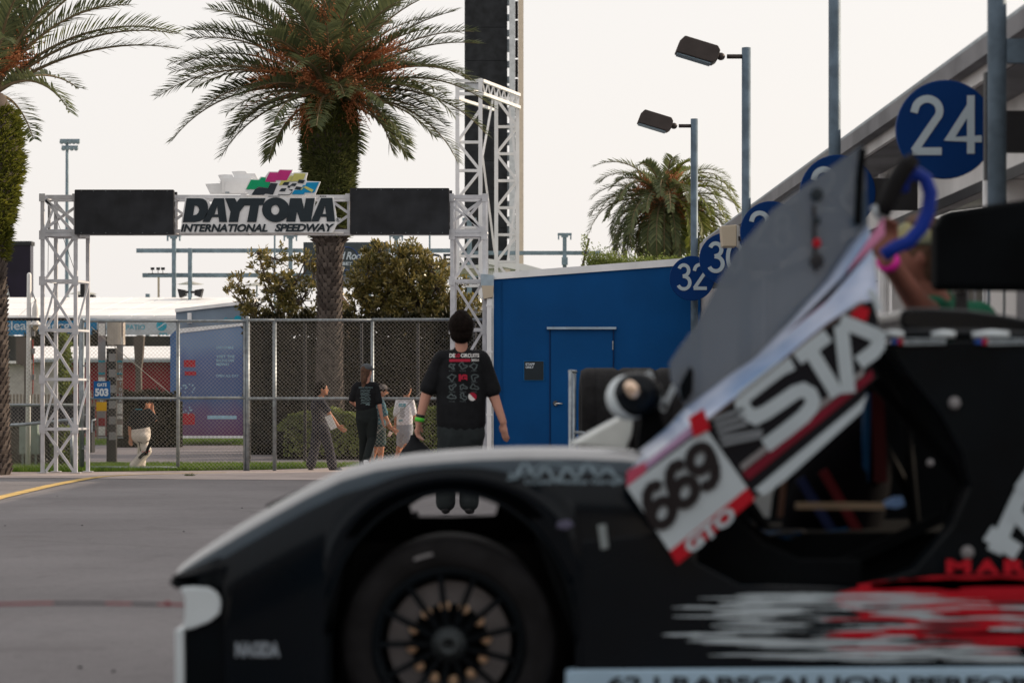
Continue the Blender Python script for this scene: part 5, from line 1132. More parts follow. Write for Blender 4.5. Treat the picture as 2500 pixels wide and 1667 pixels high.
def person(loc, lab, P, face, lat, skin, vox=.010, s=1.0, parts=(), hair=None, hair_m=None, shirt=None, pants=None, shoe_m=None, sock_m=None, sleeve=.55, short=False, head_r=(.078,.098,.115), arm_r=(.048,.040,.028), leg_r=(.085,.058,.040), torso=(.17,.20,.16), tdepth=.62, group=None, cuff=1.0):
    """P: joints in world space. face = direction the head looks; lat = body's lateral axis (towards its left in the picture)."""
    face = Vector(face).normalized(); lat = Vector(lat).normalized(); r = root('person', loc, lab, 'person', group)
    b = MB(); hd = P['head']; n0 = P['neck']; up = Vector((0,0,1)); fs = up.cross(face).normalized()
    Rm = Matrix((fs, face, up)).transposed()
    b.ball(hd, tuple(q*s for q in head_r), 16, 12, Rm); b.ball(hd + face*.022*s - up*.055*s, (.055*s, .070*s, .060*s), 12, 8, Rm)      # skull, jaw
    b.cap(hd + face*.085*s + up*.012*s, hd + face*.112*s - up*.028*s, .010*s, .015*s, 8)                                                   # nose
    b.ball(hd + face*.092*s - up*.058*s, (.024*s, .012*s, .008*s), 8, 6, Rm); b.ball(hd + face*.085*s - up*.09*s, (.025*s, .02*s, .018*s), 8, 6, Rm)  # lips, chin
    b.ball(hd + face*.078*s + up*.030*s, (.05*s, .022*s, .010*s), 8, 6, Rm)                                                              # brow
    for sg in (-1, 1): b.ball(hd + fs*sg*.078*s - face*.005*s - up*.008*s, (.012*s, .020*s, .032*s), 8, 8, Rm)                         # ears
    b.cap(n0 - up*.05*s, hd - up*.06*s, .058*s, .052*s, 12)
    ch = P['chest']; pv = P['pelvis']
    b.cap(pv + up*.02, ch, torso[2]*.93*s, torso[0]*.93*s, 14, tdepth, lat); b.cap(P['shL'], P['shR'], .055*s, .055*s, 10)
    for S in 'LR':
        sh, el, wr = P['sh'+S], P['el'+S], P['wr'+S]; b.cap(sh, el, arm_r[0]*s, arm_r[1]*s, 10); b.cap(el, wr, arm_r[1]*1.02*s, arm_r[2]*s, 10)
        hv = P.get('hd'+S, (wr-el)); hand(b, wr, hv, P.get('th'+S, face), s, P.get('cu'+S, .5))
        hp, kn, an = P['hp'+S], P['kn'+S], P['an'+S]; cv_ = 1.0 if (short or not pants) else .78; b.cap(hp, kn, leg_r[0]*s*cv_, leg_r[1]*s*cv_, 12); b.cap(kn, an, leg_r[1]*s*cv_, leg_r[2]*s*(cv_+.1), 12)
        m1 = kn.lerp(an, .3); back = -face
        if cv_ == 1: b.ball(m1 + back*.018*s, (.052*s, .052*s, .11*s), 10, 8)
    bo = b.build('body', skin, r); remesh(bo, vox, 3)
    e = MB()
    for sg in (-1, 1): e.ball(hd + face*.094*s + fs*sg*.032*s + up*.010*s, (.012*s, .006*s, .008*s), 8, 6, Rm)
    e.build('eyes', M['inkdark'], r)
    out = {'root': r, 'body': bo}
    if shirt:
        g = MB(); g.cap(P['hem'], ch, torso[1]*s, torso[0]*1.06*s, 18, tdepth*1.08, lat); g.cap(ch, n0 - up*.045*s, torso[0]*.95*s, .072*s, 14, tdepth, lat)
        for S in 'LR': g.cap(n0 - up*.075*s, P['sh'+S] + up*.015*s, .060*s, .058*s, 12)
        g.cap(P['shL'].lerp(n0, .1) + up*.012, P['shR'].lerp(n0, .1) + up*.012, .066*s, .066*s, 12)
        for S in 'LR':
            sh, el, wr = P['sh'+S], P['el'+S], P['wr'+S]
            e0 = sh.lerp(el, min(1, sleeve*1.5)) if sleeve <= .67 else el
            g.cap(sh, e0, .064*s, arm_r[0]*1.42*s, 12)
            if sleeve > .9: g.cap(el, el.lerp(wr, .85), arm_r[1]*1.35*s, arm_r[2]*1.5*s, 12)
        so = g.build('shirt', shirt, r); remesh(so, vox, 4); out['shirt'] = so
    if pants:
        g = MB(); g.cap(pv + up*.07*s, pv - up*.03*s, torso[2]*1.03*s, torso[2]*1.06*s, 16, tdepth*1.05, lat)
        for S in 'LR':
            hp, kn, an = P['hp'+S], P['kn'+S], P['an'+S]
            if short: g.cap(hp, hp.lerp(kn, .82), leg_r[0]*1.18*s, leg_r[1]*1.62*s, 14)
            else: g.cap(hp, kn, leg_r[0]*1.12*s, leg_r[1]*1.25*s, 14); g.cap(kn, kn.lerp(an, .97), leg_r[1]*1.22*s, leg_r[2]*1.45*s*cuff, 14)
        po = g.build('trousers' if not short else 'shorts', pants, r); remesh(po, vox, 3); out['pants'] = po
    for S in 'LR':
        an = P['an'+S]; td = Vector(P.get('ft'+S, (face.x, face.y, -.15))).normalized(); g = MB(); heel = P.get('he'+S, an + Vector((0,0,-.05))*s - td*.03*s)
        g.cap(heel, heel + td*.17*s, .040*s, .036*s, 12, .8, td.cross(up)); g.cap(an, heel + td*.03, .045*s, .042*s, 10)
        fo = g.build('shoe', shoe_m, r); remesh(fo, vox, 2)
        if sock_m: MB().tube([an + up*.10*s, an + up*.0], .050*s, 10).build('sock', sock_m, r, True)
    if hair is not None:
        g = MB()
        if hair in ('short', 'long', 'bun', 'short2'):
            g.ball(hd - face*.018*s + up*.022*s, ((.114 if hair == 'short' else .088)*s, .106*s, (.130 if hair == 'short' else .112)*s), 16, 12, Rm)
            g.ball(hd - face*.045*s - up*(.05 if hair == 'short' else .03)*s, ((.100 if hair == 'short' else .080)*s, .065*s, .085*s), 12, 8, Rm)
            if hair in ('short', 'short2'):
                for _ in range(60 if hair == 'short' else 30):
                    a = rnd.uniform(0, 6.283); q = rnd.uniform(.1, 1); v = Rm @ Vector((math.cos(a)*q*.090, -.02 + math.sin(a)*q*.09, .03 + .118*(1-q*q)**.5))*s; g.ball(hd + v, .018*s, 6, 5)
            if hair == 'long':
                c = hd - face*.06*s
                g.cap(c, c - up*.13*s - face*.02*s, .075*s, .065*s, 12, .7, fs); g.cap(c - up*.12*s, c - up*.30*s - face*.03*s + fs*.02, .060*s, .022*s, 12, .7, fs)
            if hair == 'bun': g.ball(hd - face*.10*s - up*.02*s, (.055*s, .055*s, .06*s), 10, 8); g.cap(hd - face*.08*s - up*.05*s, hd - face*.13*s - up*.22*s, .05*s, .02*s, 10)
        ho = g.build('hair', hair_m, r); remesh(ho, vox*.9, 2 if hair != 'short' else 1)
    return out, r, face, fs, up, Rm
def cap_hat(r, hd, face, fs, Rm, s, m, up=Vector((0,0,1))):
    g = MB(); g.ball(hd + up*.045*s - face*.005*s, (.094*s, .106*s, .088*s), 18, 12, Rm)
    g.v = [Vector((v.x, v.y, max(v.z, hd.z + .035*s))) for v in g.v]; g.build('cap', m, r, True)
    c = hd + up*.045*s + face*.085*s; g = MB(); n = 10; o = []
    for k in range(n+1):
        a = math.pi*k/n; o.append(c + fs*math.cos(a)*.078*s + face*math.sin(a)*.085*s - up*.022*math.sin(a)*s)
    g.prism(o, up*.008*s); g.build('cap_brim', m, r)
def Z6(x, y, d): return at(600 + x/3.618, 750 + y/3.618, d)
def ZM(x, y, d): return at(960 + x/4.237, 740 + y/4.237, d)
def Z5(x, y, d): return at(x/3.618, 750 + y/3.618, d)
def gz(p, z): return Vector((p.x, p.y, z))
V3 = Vector
# --- man in the black T-shirt, nearest walker
d = 22.2
P = dict(head=ZM(703, 262, d), neck=ZM(705, 445, d), chest=ZM(702, 700, d+.02), pelvis=ZM(700, 1330, d), hem=ZM(702, 1240, d),
         shL=ZM(478, 590, d), shR=ZM(935, 590, d), elL=ZM(345, 935, d+.02), wrL=ZM(262, 1240, d-.02), elR=ZM(1040, 960, d+.02), wrR=ZM(1140, 1235, d-.05),
         hdL=V3((-.12, .0, -1)), hdR=V3((.10, -.05, -1)), thL=V3((.4, 1, 0)), thR=V3((-.6, .6, 0)), cuL=1.1, cuR=.35,
         hpL=ZM(600, 1380, d), hpR=ZM(805, 1380, d), knL=V3((-.55, d-.02, .50)), knR=V3((-.36, d+.05, .50)), anL=V3((-.555, d+.06, .10)), anR=V3((-.335, d-.10, .10)), ftL=(0, 1, -.1), ftR=(.1, 1, -.1))
P['anL'] = at(1088, 1262-24, d); P['anR'] = at(1145, 1262-24, d); P['anL'].z = .11; P['anR'].z = .11; P['knL'].x = P['anL'].x; P['knR'].x = P['anR'].x + .01
M['shortcloth'] = mat('charcoal_trousers', (.022, .028, .030), .9, var=.2, scale=7, bump=.5, bscale=10)
o, r, face, fs, up, Rm = person((P['pelvis'].x, d, 0), 'man in black printed T-shirt seen from behind, nearest of the walkers, holding a bag', P, (0, 1, 0), (1, 0, 0), M['skin'], vox=.0085, s=1.06,
    hair='short', hair_m=M['hairdark'], shirt=M['blackcloth'], pants=M['shortcloth'], shoe_m=mat('grey_black_shoe', (.03,.03,.032), .7), head_r=(.092,.106,.124), torso=(.205,.215,.20), arm_r=(.056,.048,.032), leg_r=(.105,.070,.05), cuff=1.2, tdepth=.58)
pj = projector([o['shirt']])
def MP(x, y): return ZM(x, y, d-.5)
um = d/F/4.237
mb = MB(); text_into(mb, 'DE', MP(568, 552), (58*um,0,0), (0,0,40*um), .04, proj=pj); text_into(mb, 'CIRCUITS', MP(688, 552), (190*um,0,0), (0,0,40*um), .03, proj=pj); text_into(mb, '2024', MP(800, 592), (78*um,0,0), (0,0,24*um), .03, proj=pj)
mb.build('shirt_title', M['offwhite'], r)
mb = MB(); text_into(mb, 'LO', MP(632, 552), (48*um,0,0), (0,0,40*um), .05, proj=pj)
def patch(mb, pts, lift=.004, mi=0):
    # subdivide so that it follows the cloth
    (x0, y0), (x1, y1) = pts; n = 8
    for i in range(n):
        a = x0 + (x1-x0)*i/n; b = x0 + (x1-x0)*(i+1)/n; mb.add(pj([MP(a,y0), MP(b,y0), MP(b,y1), MP(a,y1)], lift), [(0,1,2,3)], mi)
patch(mb, ((568, 598), (790, 570)))
mb.build('shirt_red_print', mat('shirt_red', (.42,.02,.05), .8), r)
gr = mat('shirt_grey_print', (.10,.125,.13), .85)
for i, cx_ in enumerate((598, 712, 830)):
    for j, cy_ in enumerate((650, 768, 870, 970)):
        if i == 1 and j == 1: 
            mb = MB(); text_into(mb, 'IG', MP(cx_-44, cy_+36), (88*um,0,0), (0,0,72*um), .08, proj=pj); mb.build('shirt_emblem', bpy.data.materials['shirt_red'], r); continue
        if i == 2 and j == 3:
            mb = MB(); n = 20
            for q, (a0, a1, mi) in enumerate(((135, 315, 0), (-45, 135, 1))):
                mb.add(pj([MP(cx_-18 + 44*math.cos(R(a0+(a1-a0)*k/n)), cy_ - 5 - 44*math.sin(R(a0+(a1-a0)*k/n))) for k in range(n+1)], .004), [tuple(range(n+1))], mi)
            mb.build('shirt_emblem', [M['offwhite'], bpy.data.materials['shirt_red']], r); continue
        rg = random.Random(i*7+j); mb = MB(); n = 22; ph = [rg.uniform(0, 6.28) for _ in range(3)]
        pts = [MP(cx_ + (30 + 12*math.sin(2*t+ph[0]) + 12*math.sin(3*t+ph[1]))*math.cos(t), cy_ - 6 - (26 + 10*math.sin(2*t+ph[2]) + 8*math.sin(3*t+ph[0]))*math.sin(t)) for t in [6.283*k/n for k in range(n)]]
        mb.ribbon(pj(pts, .004), .010, closed=True, dv=(0,.0005,0)); text_into(mb, rg.choice(('RING', 'PARK', 'ROAD', 'OVAL')), MP(cx_-32, cy_+52), (64*um,0,0), (0,0,14*um), .0, proj=pj); mb.build('shirt_print', gr, r)
w = P['wrL']; MB().tube([w + V3((.012,.0,.050)), w + V3((.006,0,.015))], .044, 14).build('wristband', mat('lime_band', (.10,.62,.06), .5), r, True)
MB().tube([w + V3((.018,.0,.078)), w + V3((.014,0,.056))], .043, 14).build('watch_strap', M['dark'], r, True)
# bag he holds
hp_ = w + V3((-.02, 0, -.10)); rb_ = root('bag', hp_ + V3((.1,0,-.5)), 'soft black bag hanging from the hand of the nearest man', 'bag')
mb = MB(); bz = [(0, .025), (-.06, .05), (-.14, .13), (-.24, .20), (-.34, .235), (-.44, .24), (-.52, .20), (-.56, .10)]
mb.tube([hp_ + V3((-.03 - z*-.26*0 + (-z)*.12, 0, z)) for z, q in bz], [q for z, q in bz], 18, flat=.42, side=(1,0,0)); bo = mb.build('bag_body', M['blackcloth'], rb_); remesh(bo, .012, 4)
MB().tube([hp_ + V3((-.02,0,0)), hp_ + V3((0,-.02,.04)), hp_ + V3((.02,0,0))], .008, 6).build('strap', M['dark'], rb_)
# --- woman with grey cap in front of the fence
d = 36.0; q = lambda x, y, dy=0: Z6(x, y, d+dy)
P = dict(head=q(1068, 568), neck=q(1066, 650), chest=q(1058, 765), pelvis=q(1068, 960), hem=q(1062, 915), shL=q(972, 705), shR=q(1148, 705), elL=q(935, 830, .02), wrL=q(975, 868, .22), elR=q(1180, 860, -.02), wrR=q(1205, 990, .02), hdL=V3((.7,.6,.1)),
         hpL=q(1028, 985), hpR=q(1110, 985), knL=q(1040, 1175, .05), knR=q(1115, 1160, -.02), anL=q(1022, 1345), anR=q(1062, 1345, -.28), ftR=(.18, .12, -1), ftL=(.3, 1, -.05), thR=V3((-.3,1,0)))
P['anL'] = V3((P['anL'].x+.01, d+.15, .09)); P['heR'] = P['anR'] + V3((.0,-.02,-.03)); P['knL'].z = .5
sm = mat('white_sneaker', (.62,.63,.66), .6)
o, r, face, fs, up, Rm = person((P['pelvis'].x, d, 0), 'woman with long brown hair, grey cap, black tour T-shirt and white sneakers before the fence', P, (.55, .85, 0), (1, 0, 0), M['skin'], vox=.0085, s=.90,
    hair='long', hair_m=M['hairbrown'], shirt=M['blackcloth'], pants=mat('black_trousers', (.012,.016,.016), .9, bump=.4, bscale=12), shoe_m=sm, torso=(.17,.165,.175), leg_r=(.10,.062,.042), arm_r=(.046,.038,.026))
cap_hat(r, P['head'], face, fs, Rm, .93, mat('grey_cap', (.09,.10,.11), .8)); pj = projector([o['shirt']]); u = d/F/3.618
mb = MB(); text_into(mb, 'COUNTRY GIRLS RACING', q(982, 713, -.5), (124*u,0,0), (0,0,13*u), .02, proj=pj)
for k in range(11):
    yy = 728 + k*12; a = 985 + rnd.uniform(0, 20); b = 1092 - rnd.uniform(0, 15); pts = [q(a + (b-a)*t/8, yy + rnd.uniform(-5, 5), -.5) for t in range(9)]; mb.ribbon(pj(pts, .003), .006, dv=(0,.0004,0))
mb.ribbon(pj([q(1045+t*5, 858+rnd.uniform(-3,3), -.5) for t in range(8)], .003), .02, dv=(0,.0004,0))
mb.build('shirt_print', mat('teal_grey_print', (.14,.20,.21), .8), r)
# --- woman in dark coverall behind the fence
d = 36.95; q = lambda x, y, dy=0: Z6(x, y, d+dy)
P = dict(head=q(672, 722), neck=q(655, 800), chest=q(640, 880), pelvis=q(655, 1050), hem=q(655, 1010), shL=q(612, 830, .08), shR=q(668, 835, -.12), elL=q(650, 950, .16), wrL=q(745, 1010, .16), elR=q(735, 935, -.15), wrR=q(818, 1050, -.12), hdR=V3((.8,0,-.6)),
         hpL=q(640, 1075, .06), hpR=q(680, 1075, -.06), knL=q(610, 1240, .06), knR=q(735, 1240, -.06), anL=q(575, 1392, .05), anR=q(765, 1400, -.05), ftL=(.55, 0, -.9), ftR=(1, -.1, -.05), thR=V3((.2,.2,1)), thL=V3((0,0,1)))
cv = mat('dark_coverall', (.022,.022,.034), .85, var=.35, scale=14, bump=.4, bscale=12)
o, r, face, fs, up, Rm = person((P['pelvis'].x, d, 0), 'woman in dark coverall and heeled boots striding right behind the fence', P, (1, .15, 0), (.55, .8, 0), M['skintan'], vox=.0085, s=.90, hair='bun', hair_m=M['hairdark'], shirt=cv, pants=cv, shoe_m=M['black'], torso=(.155,.16,.165), leg_r=(.10,.066,.045), sleeve=.5, cuff=1.35)
MB().cap(P['anL'] + V3((-.03,0,-.05)), P['anL'] + V3((-.02,0,-.13)), .012, .008, 8).build('boot_heel', M['black'], r)
MB().rbox(q(752, 1015, -.2), (.10, .03, .22), (0, R(-25), 0)).build('paper_roll', M['offwhite'], root('leaflet', q(752, 1050, -.2), 'pale rolled leaflets carried by the woman in the dark coverall', 'leaflet'))
# --- man in cap and shorts
d = 38.0; q = lambda x, y, dy=0: Z6(x, y, d+dy)
P = dict(head=q(1202, 745), neck=q(1190, 812), chest=q(1180, 880), pelvis=q(1175, 1050), hem=q(1178, 1025), shL=q(1140, 840, .1), shR=q(1195, 845, -.12), elL=q(1170, 960, .16), wrL=q(1240, 1030, .14), elR=q(1232, 960, -.12), wrR=q(1280, 1060, -.12), hdR=V3((.8,0,-.6)),
         hpL=q(1160, 1075, .06), hpR=q(1188, 1075, -.06), knL=q(1150, 1225, .06), knR=q(1198, 1225, -.06), anL=q(1105, 1370, .05), anR=q(1186, 1375, -.05), ftL=(1, .1, -.3), ftR=(1, -.1, -.05), thR=V3((0,.3,1)))
o, r, face, fs, up, Rm = person((P['pelvis'].x, d, 0), 'bearded man in teal and black shirt, half hidden behind the capped woman', P, (1, .1, 0), (.5, .85, 0), M['skintan'], vox=.0085, s=.88, hair='short2', hair_m=M['hairdark'],
    shirt=mat('teal_black_shirt', (.015,.03,.05), .8, col2=(.05,.16,.20), scale=9), pants=mat('dark_shorts', (.02,.025,.03), .8, col2=(.03,.07,.07), scale=8), shoe_m=M['black'], torso=(.15,.155,.15), short=True)
cap_hat(r, P['head'], face, fs, Rm, .93, mat('brown_cap', (.10,.09,.09), .8))
b_ = MB(); b_.ball(P['head'] + face*.055 - up*.07, (.05,.045,.045), 10, 8); b_.build('beard', M['hairdark'], r, True)
mb = MB(); c = q(1272, 1118, -.13); mb.tube([c + V3((.02,0,.035)), c + V3((-.02,0,-.04))], [.030,.022], 12)
mb.build('cup', mat('pale_cup', (.70,.55,.48), .4), root('cup', c, 'pale paper cup in the hand of the bearded man', 'cup'), True)
# --- boy in white tee
d = 38.4; q = lambda x, y, dy=0: Z6(x, y, d+dy)
P = dict(head=q(1425, 722), neck=q(1415, 800), chest=q(1405, 880), pelvis=q(1405, 1075), hem=q(1403, 1035), shL=q(1350, 835), shR=q(1462, 835), elL=q(1328, 965, .0), wrL=q(1322, 1055, .04), elR=q(1482, 950, .04), wrR=q(1505, 1005, .18),
         hpL=q(1382, 1100, .0), hpR=q(1428, 1100, .0), knL=q(1368, 1225, .10), knR=q(1425, 1215, -.02), anL=q(1322, 1350, .05), anR=q(1395, 1335, -.22), ftL=(.6, .8, -.1), ftR=(.3, .5, -.9))
o, r, face, fs, up, Rm = person((P['pelvis'].x, d, 0), 'young man in white printed T-shirt and grey shorts behind the fence', P, (.5, .85, 0), (1, .1, 0), M['skintan'], vox=.0085, s=.86, hair='short2', hair_m=M['hairdark'], shirt=mat('white_tee', (.72,.71,.74), .85, bump=.4, bscale=12), pants=mat('grey_shorts', (.30,.32,.36), .85), shoe_m=sm, torso=(.145,.15,.15), short=True, leg_r=(.085,.055,.038))
pj = projector([o['shirt']]); u = d/F/3.618
mb = MB(); text_into(mb, 'EXLER', q(1338, 880, -.5), (66*u,0,0), (0,0,30*u), .04, .2, proj=pj); text_into(mb, 'ROW', q(1340, 1012, -.5), (38*u,0,0), (0,0,20*u), .04, .2, proj=pj); mb.build('shirt_print', mat('cyan_print', (.01,.30,.38), .7), r)
mb = MB()
for k in range(7): mb.ribbon(pj([q(1345+rnd.uniform(0,15), 900+k*13, -.5), q(1370, 893+k*13, -.5), q(1395+rnd.uniform(-8,4), 902+k*12, -.5)], .003), .012, dv=(0,.0004,0))
mb.build('shirt_graphic', mat('grey_graphic', (.30,.31,.33), .8), r)
# --- person in white trousers behind the gate
d = 36.95; q = lambda x, y, dy=0: Z5(x, y, d+dy)
P = dict(head=q(1280, 848), neck=q(1256, 915), chest=q(1245, 965), pelvis=q(1245, 1120), hem=q(1238, 1062), shL=q(1190, 930), shR=q(1318, 930), elL=q(1150, 1050, .0), wrL=q(1152, 1150, -.02), elR=q(1368, 990, -.02), wrR=q(1348, 910, .06), hdR=V3((-.25,.3,.9)), thR=V3((-1,0,0)),
         hpL=q(1225, 1140, .04), hpR=q(1270, 1140, -.04), knL=q(1300, 1270, -.02), knR=q(1255, 1290, .08), anL=q(1180, 1405, -.10), anR=q(1238, 1432, .06), ftL=(-.25, 0, -1), ftR=(1, .3, -.1))
wt = mat('white_race_trousers', (.60,.55,.50), .8, bump=.5, bscale=10)
o, r, face, fs, up, Rm = person((P['pelvis'].x, d, 0), 'person in black cap, black shirt and white race trousers behind the gate', P, (.9, .45, 0), (1, .2, 0), M['skintan'], vox=.0085, s=.84, hair='short2', hair_m=M['hairdark'], shirt=M['blackcloth'], pants=wt, shoe_m=M['black'], torso=(.175,.17,.17), leg_r=(.095,.07,.046), cuff=1.35, arm_r=(.052,.044,.03))
cap_hat(r, P['head'], face, fs, Rm, .90, M['blackcloth']); pj = projector([o['pants']])
mb = MB()
def tp(pts, w, mi): mb.ribbon(pj([q(x, y, -.5) for x, y in pts], .004), w, dv=(0,.001,0), mi=mi)
tp([(1195,1340),(1225,1305),(1262,1290),(1300,1262),(1325,1205)], .045, 0); tp([(1175,1190),(1215,1200),(1260,1195),(1300,1180),(1332,1190)], .012, 0); tp([(1215,1280),(1255,1285),(1285,1272)], .02, 1); tp([(1190,1190),(1200,1270),(1212,1285)], .012, 0)
mb.build('trouser_patches', [M['blackcloth'], M['red']], r)
mb = MB(); text_into(mb, 'TEAM', q(1195, 905, -.02), (.11,0,0), (0,0,.016), .02, proj=projector([o['shirt']])); mb.build('shirt_print', M['tealprint'], r)
# ================================================================== RACING CAR (near plane about 7.2 m away)
YC = 7.2
def C(u, v, y=YC): return D(u, v, y)
def N(u, v): return C(u, v)            # measured on the near plane, then moved in depth with CY
def CY(u, v, dy): p = C(u, v); return Vector((p.x, p.y + dy, p.z))
M['carpaint'] = mat('car_black_paint', (.0015, .004, .007), .16, coat=.0, var=.2, scale=2, spec=.16)
M['carmatt'] = mat('car_satin_black', (.002, .004, .006), .35, var=.3, scale=4, spec=.09)
M['carin'] = mat('car_inside_black', (.003, .004, .005), .8, var=.3, scale=5, spec=.06)
M['decal'] = mat('decal_white', (.42, .50, .55), .45, var=.05); M['decalred'] = mat('decal_red', (.42, .004, .016), .4, var=.08)
M['carwhite'] = mat('car_white_vinyl', (.60, .68, .72), .35, var=.04, coat=.3)
r0 = root('racing_car', (C(1400, 0).x, YC+.9, 0), 'black racing car with raised number 669 door and red and white streaks, nearest in front', 'racing car')
top = [(383,1328),(392,1312),(420,1290),(470,1255),(540,1208),(620,1162),(700,1118),(780,1079),(860,1056),(940,1044),(1020,1036),(1100,1031),(1200,1028),(1320,1028),(1440,1033),(1560,1052),(1640,1090)]
AX, AY, ARX, ARY = 1035, 1462, 287, 332
def bot(u):
    if u < 506: return interp([(383,1334),(400,1342),(430,1347),(506,1348)], u)
    if u < 520: return interp([(506,1348),(512,1400),(520,1720)], u)
    t = (u-AX)/ARX
    if abs(t) < 1: return AY - ARY*(1-t*t)**.5 if (1-t*t) > 0 else 1720
    return 1720
M['crest'] = mat('crest_sky_sheen', (.31,.32,.33), .22, .3, var=.05, spec=.5); M['crest2'] = mat('crest_sheen_edge', (.018,.034,.05), .3, var=.1, spec=.3)  # pale and slate bands paint the sky's reflection along the fender crest
def fender(dy, drop, nme, mirror=1):
    us = [383, 388, 396, 408, 425, 450, 480, 505, 507, 512, 520] + list(range(540, 748, 20)) + [747.9, 748.1] + list(range(752, 1320, 12)) + [1321.9, 1322.1] + list(range(1340, 1620, 20))
    prof = [(.012, None), (.0, .55), (.0, .32), (.003, .21), (.014, .135), (.038, .075), (.075, .034), (.12, .010), (.17, 0), (.24, .004), (.30, .022), (.34, .05), (.36, .085)]
    mb = MB(); n = len(prof)
    for u in us:
        zt = N(u, interp(top, u)).z - drop; zb = N(u, bot(u)).z - drop; x = N(u, 0).x; hgt = max(zt - zb, .004)
        nose = min(1, max(0, (u-383)/140)); 
        for k, (py, dz) in enumerate(prof):
            yy = py*(.55 + .45*nose) + (1-nose)**2*.10
            sc = min(1, .45 + .55*nose)
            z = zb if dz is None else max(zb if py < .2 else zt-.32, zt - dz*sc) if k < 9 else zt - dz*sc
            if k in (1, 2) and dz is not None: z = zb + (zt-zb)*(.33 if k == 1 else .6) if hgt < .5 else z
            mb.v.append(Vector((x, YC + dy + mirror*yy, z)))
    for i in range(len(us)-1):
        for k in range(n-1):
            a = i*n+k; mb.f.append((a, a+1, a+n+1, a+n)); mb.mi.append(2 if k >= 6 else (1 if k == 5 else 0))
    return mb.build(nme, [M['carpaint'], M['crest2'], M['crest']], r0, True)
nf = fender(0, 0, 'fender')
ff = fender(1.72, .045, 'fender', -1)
# arch lips
for dy, dr in ((-.004, 0), (1.724, .045)):
    pts = [N(AX + ARX*1.0*math.cos(R(t)), AY - ARY*math.sin(R(t))) + Vector((0, dy, -dr)) for t in range(-2, 183, 5)]
    MB().tube(pts, .006, 6).build('arch_lip', M['carmatt'], r0, True)
# front bumper block, white vinyl nose piece
MB().prism([CY(512,1345,.02), CY(760,1345,.02), CY(760,1720,.02), CY(420,1720,.02), CY(425,1440,.02), CY(470,1432,.02), CY(504,1400,.02)], (0, .30, 0)).build('bumper', M['carmatt'], r0)
wp = [(412,1350),(440,1347),(480,1349),(500,1362),(508,1385),(503,1410),(480,1428),(450,1440),(428,1447),(422,1440),(424,1400),(424,1372)]
MB().prism([CY(u, v, .0) for u, v in wp], (0, .28, 0)).build('nose_vinyl', M['carwhite'], r0, bevel=.008)
MB().prism([CY(400,1445,.01), CY(421,1445,.01), CY(423,1720,.01), CY(402,1720,.01)], (0, 1.5, 0)).build('bumper_edge', M['carwhite'], r0, bevel=.006)
MB().prism([CY(383,1338,.03), CY(520,1352,.03), CY(520,1366,.03), CY(400,1352,.03)], (0, 1.5, 0)).build('nose_underside', M['carin'], r0)
# low bonnet between the fenders
hp = [(400, 1345), (520, 1300), (700, 1258), (900, 1262), (1330, 1262), (1400, 1200), (1600, 1180)]
mb = MB(); mb.prism([CY(u, v, 0) + Vector((0, .36, 0)) for u, v in hp] + [CY(1600, 1720, .36), CY(402, 1720, .36)], (0, 1.0, 0)); mb.build('bonnet', M['carmatt'], r0)
# dive plane
MB().prism([CY(537,1192,.9), CY(560,1180,.9), CY(690,1120,.9), CY(700,1135,.9), CY(600,1188,.9), CY(545,1199,.9)], (0, .25, 0)).build('dive_plane', M['carin'], r0)
# inner wheel wells (open above the tyre)
for dy in (.37, 1.30):
    w = [(748,1720),(752,1420),(775,1300),(815,1222),(870,1170),(918,1142),(938,1200),(1030,1200),(1135,1196),(1150,1142),(1200,1170),(1255,1222),(1295,1300),(1320,1420),(1324,1720)]
    MB().prism([CY(u, v + (0 if dy < 1 else 75), dy) for u, v in w], (0, .03, 0)).build('wheel_well', M['carin'], r0)
MB().prism([CY(AX + ARX*math.cos(R(t)), AY - ARY*math.sin(R(t)), .02) for t in range(0, 50, 7)] + [CY(1234, 1245, .02), CY(1316, 1460, .02)], (0, .34, 0)).build('well_liner', M['carin'], r0)
MB().prism([CY(AX + ARX*math.cos(R(t)), AY - ARY*math.sin(R(t)), .02) for t in range(180, 118, -7)] + [CY(850, 1215, .02), CY(790, 1290, .02), CY(757, 1460, .02)], (0, .34, 0)).build('well_liner', M['carin'], r0)
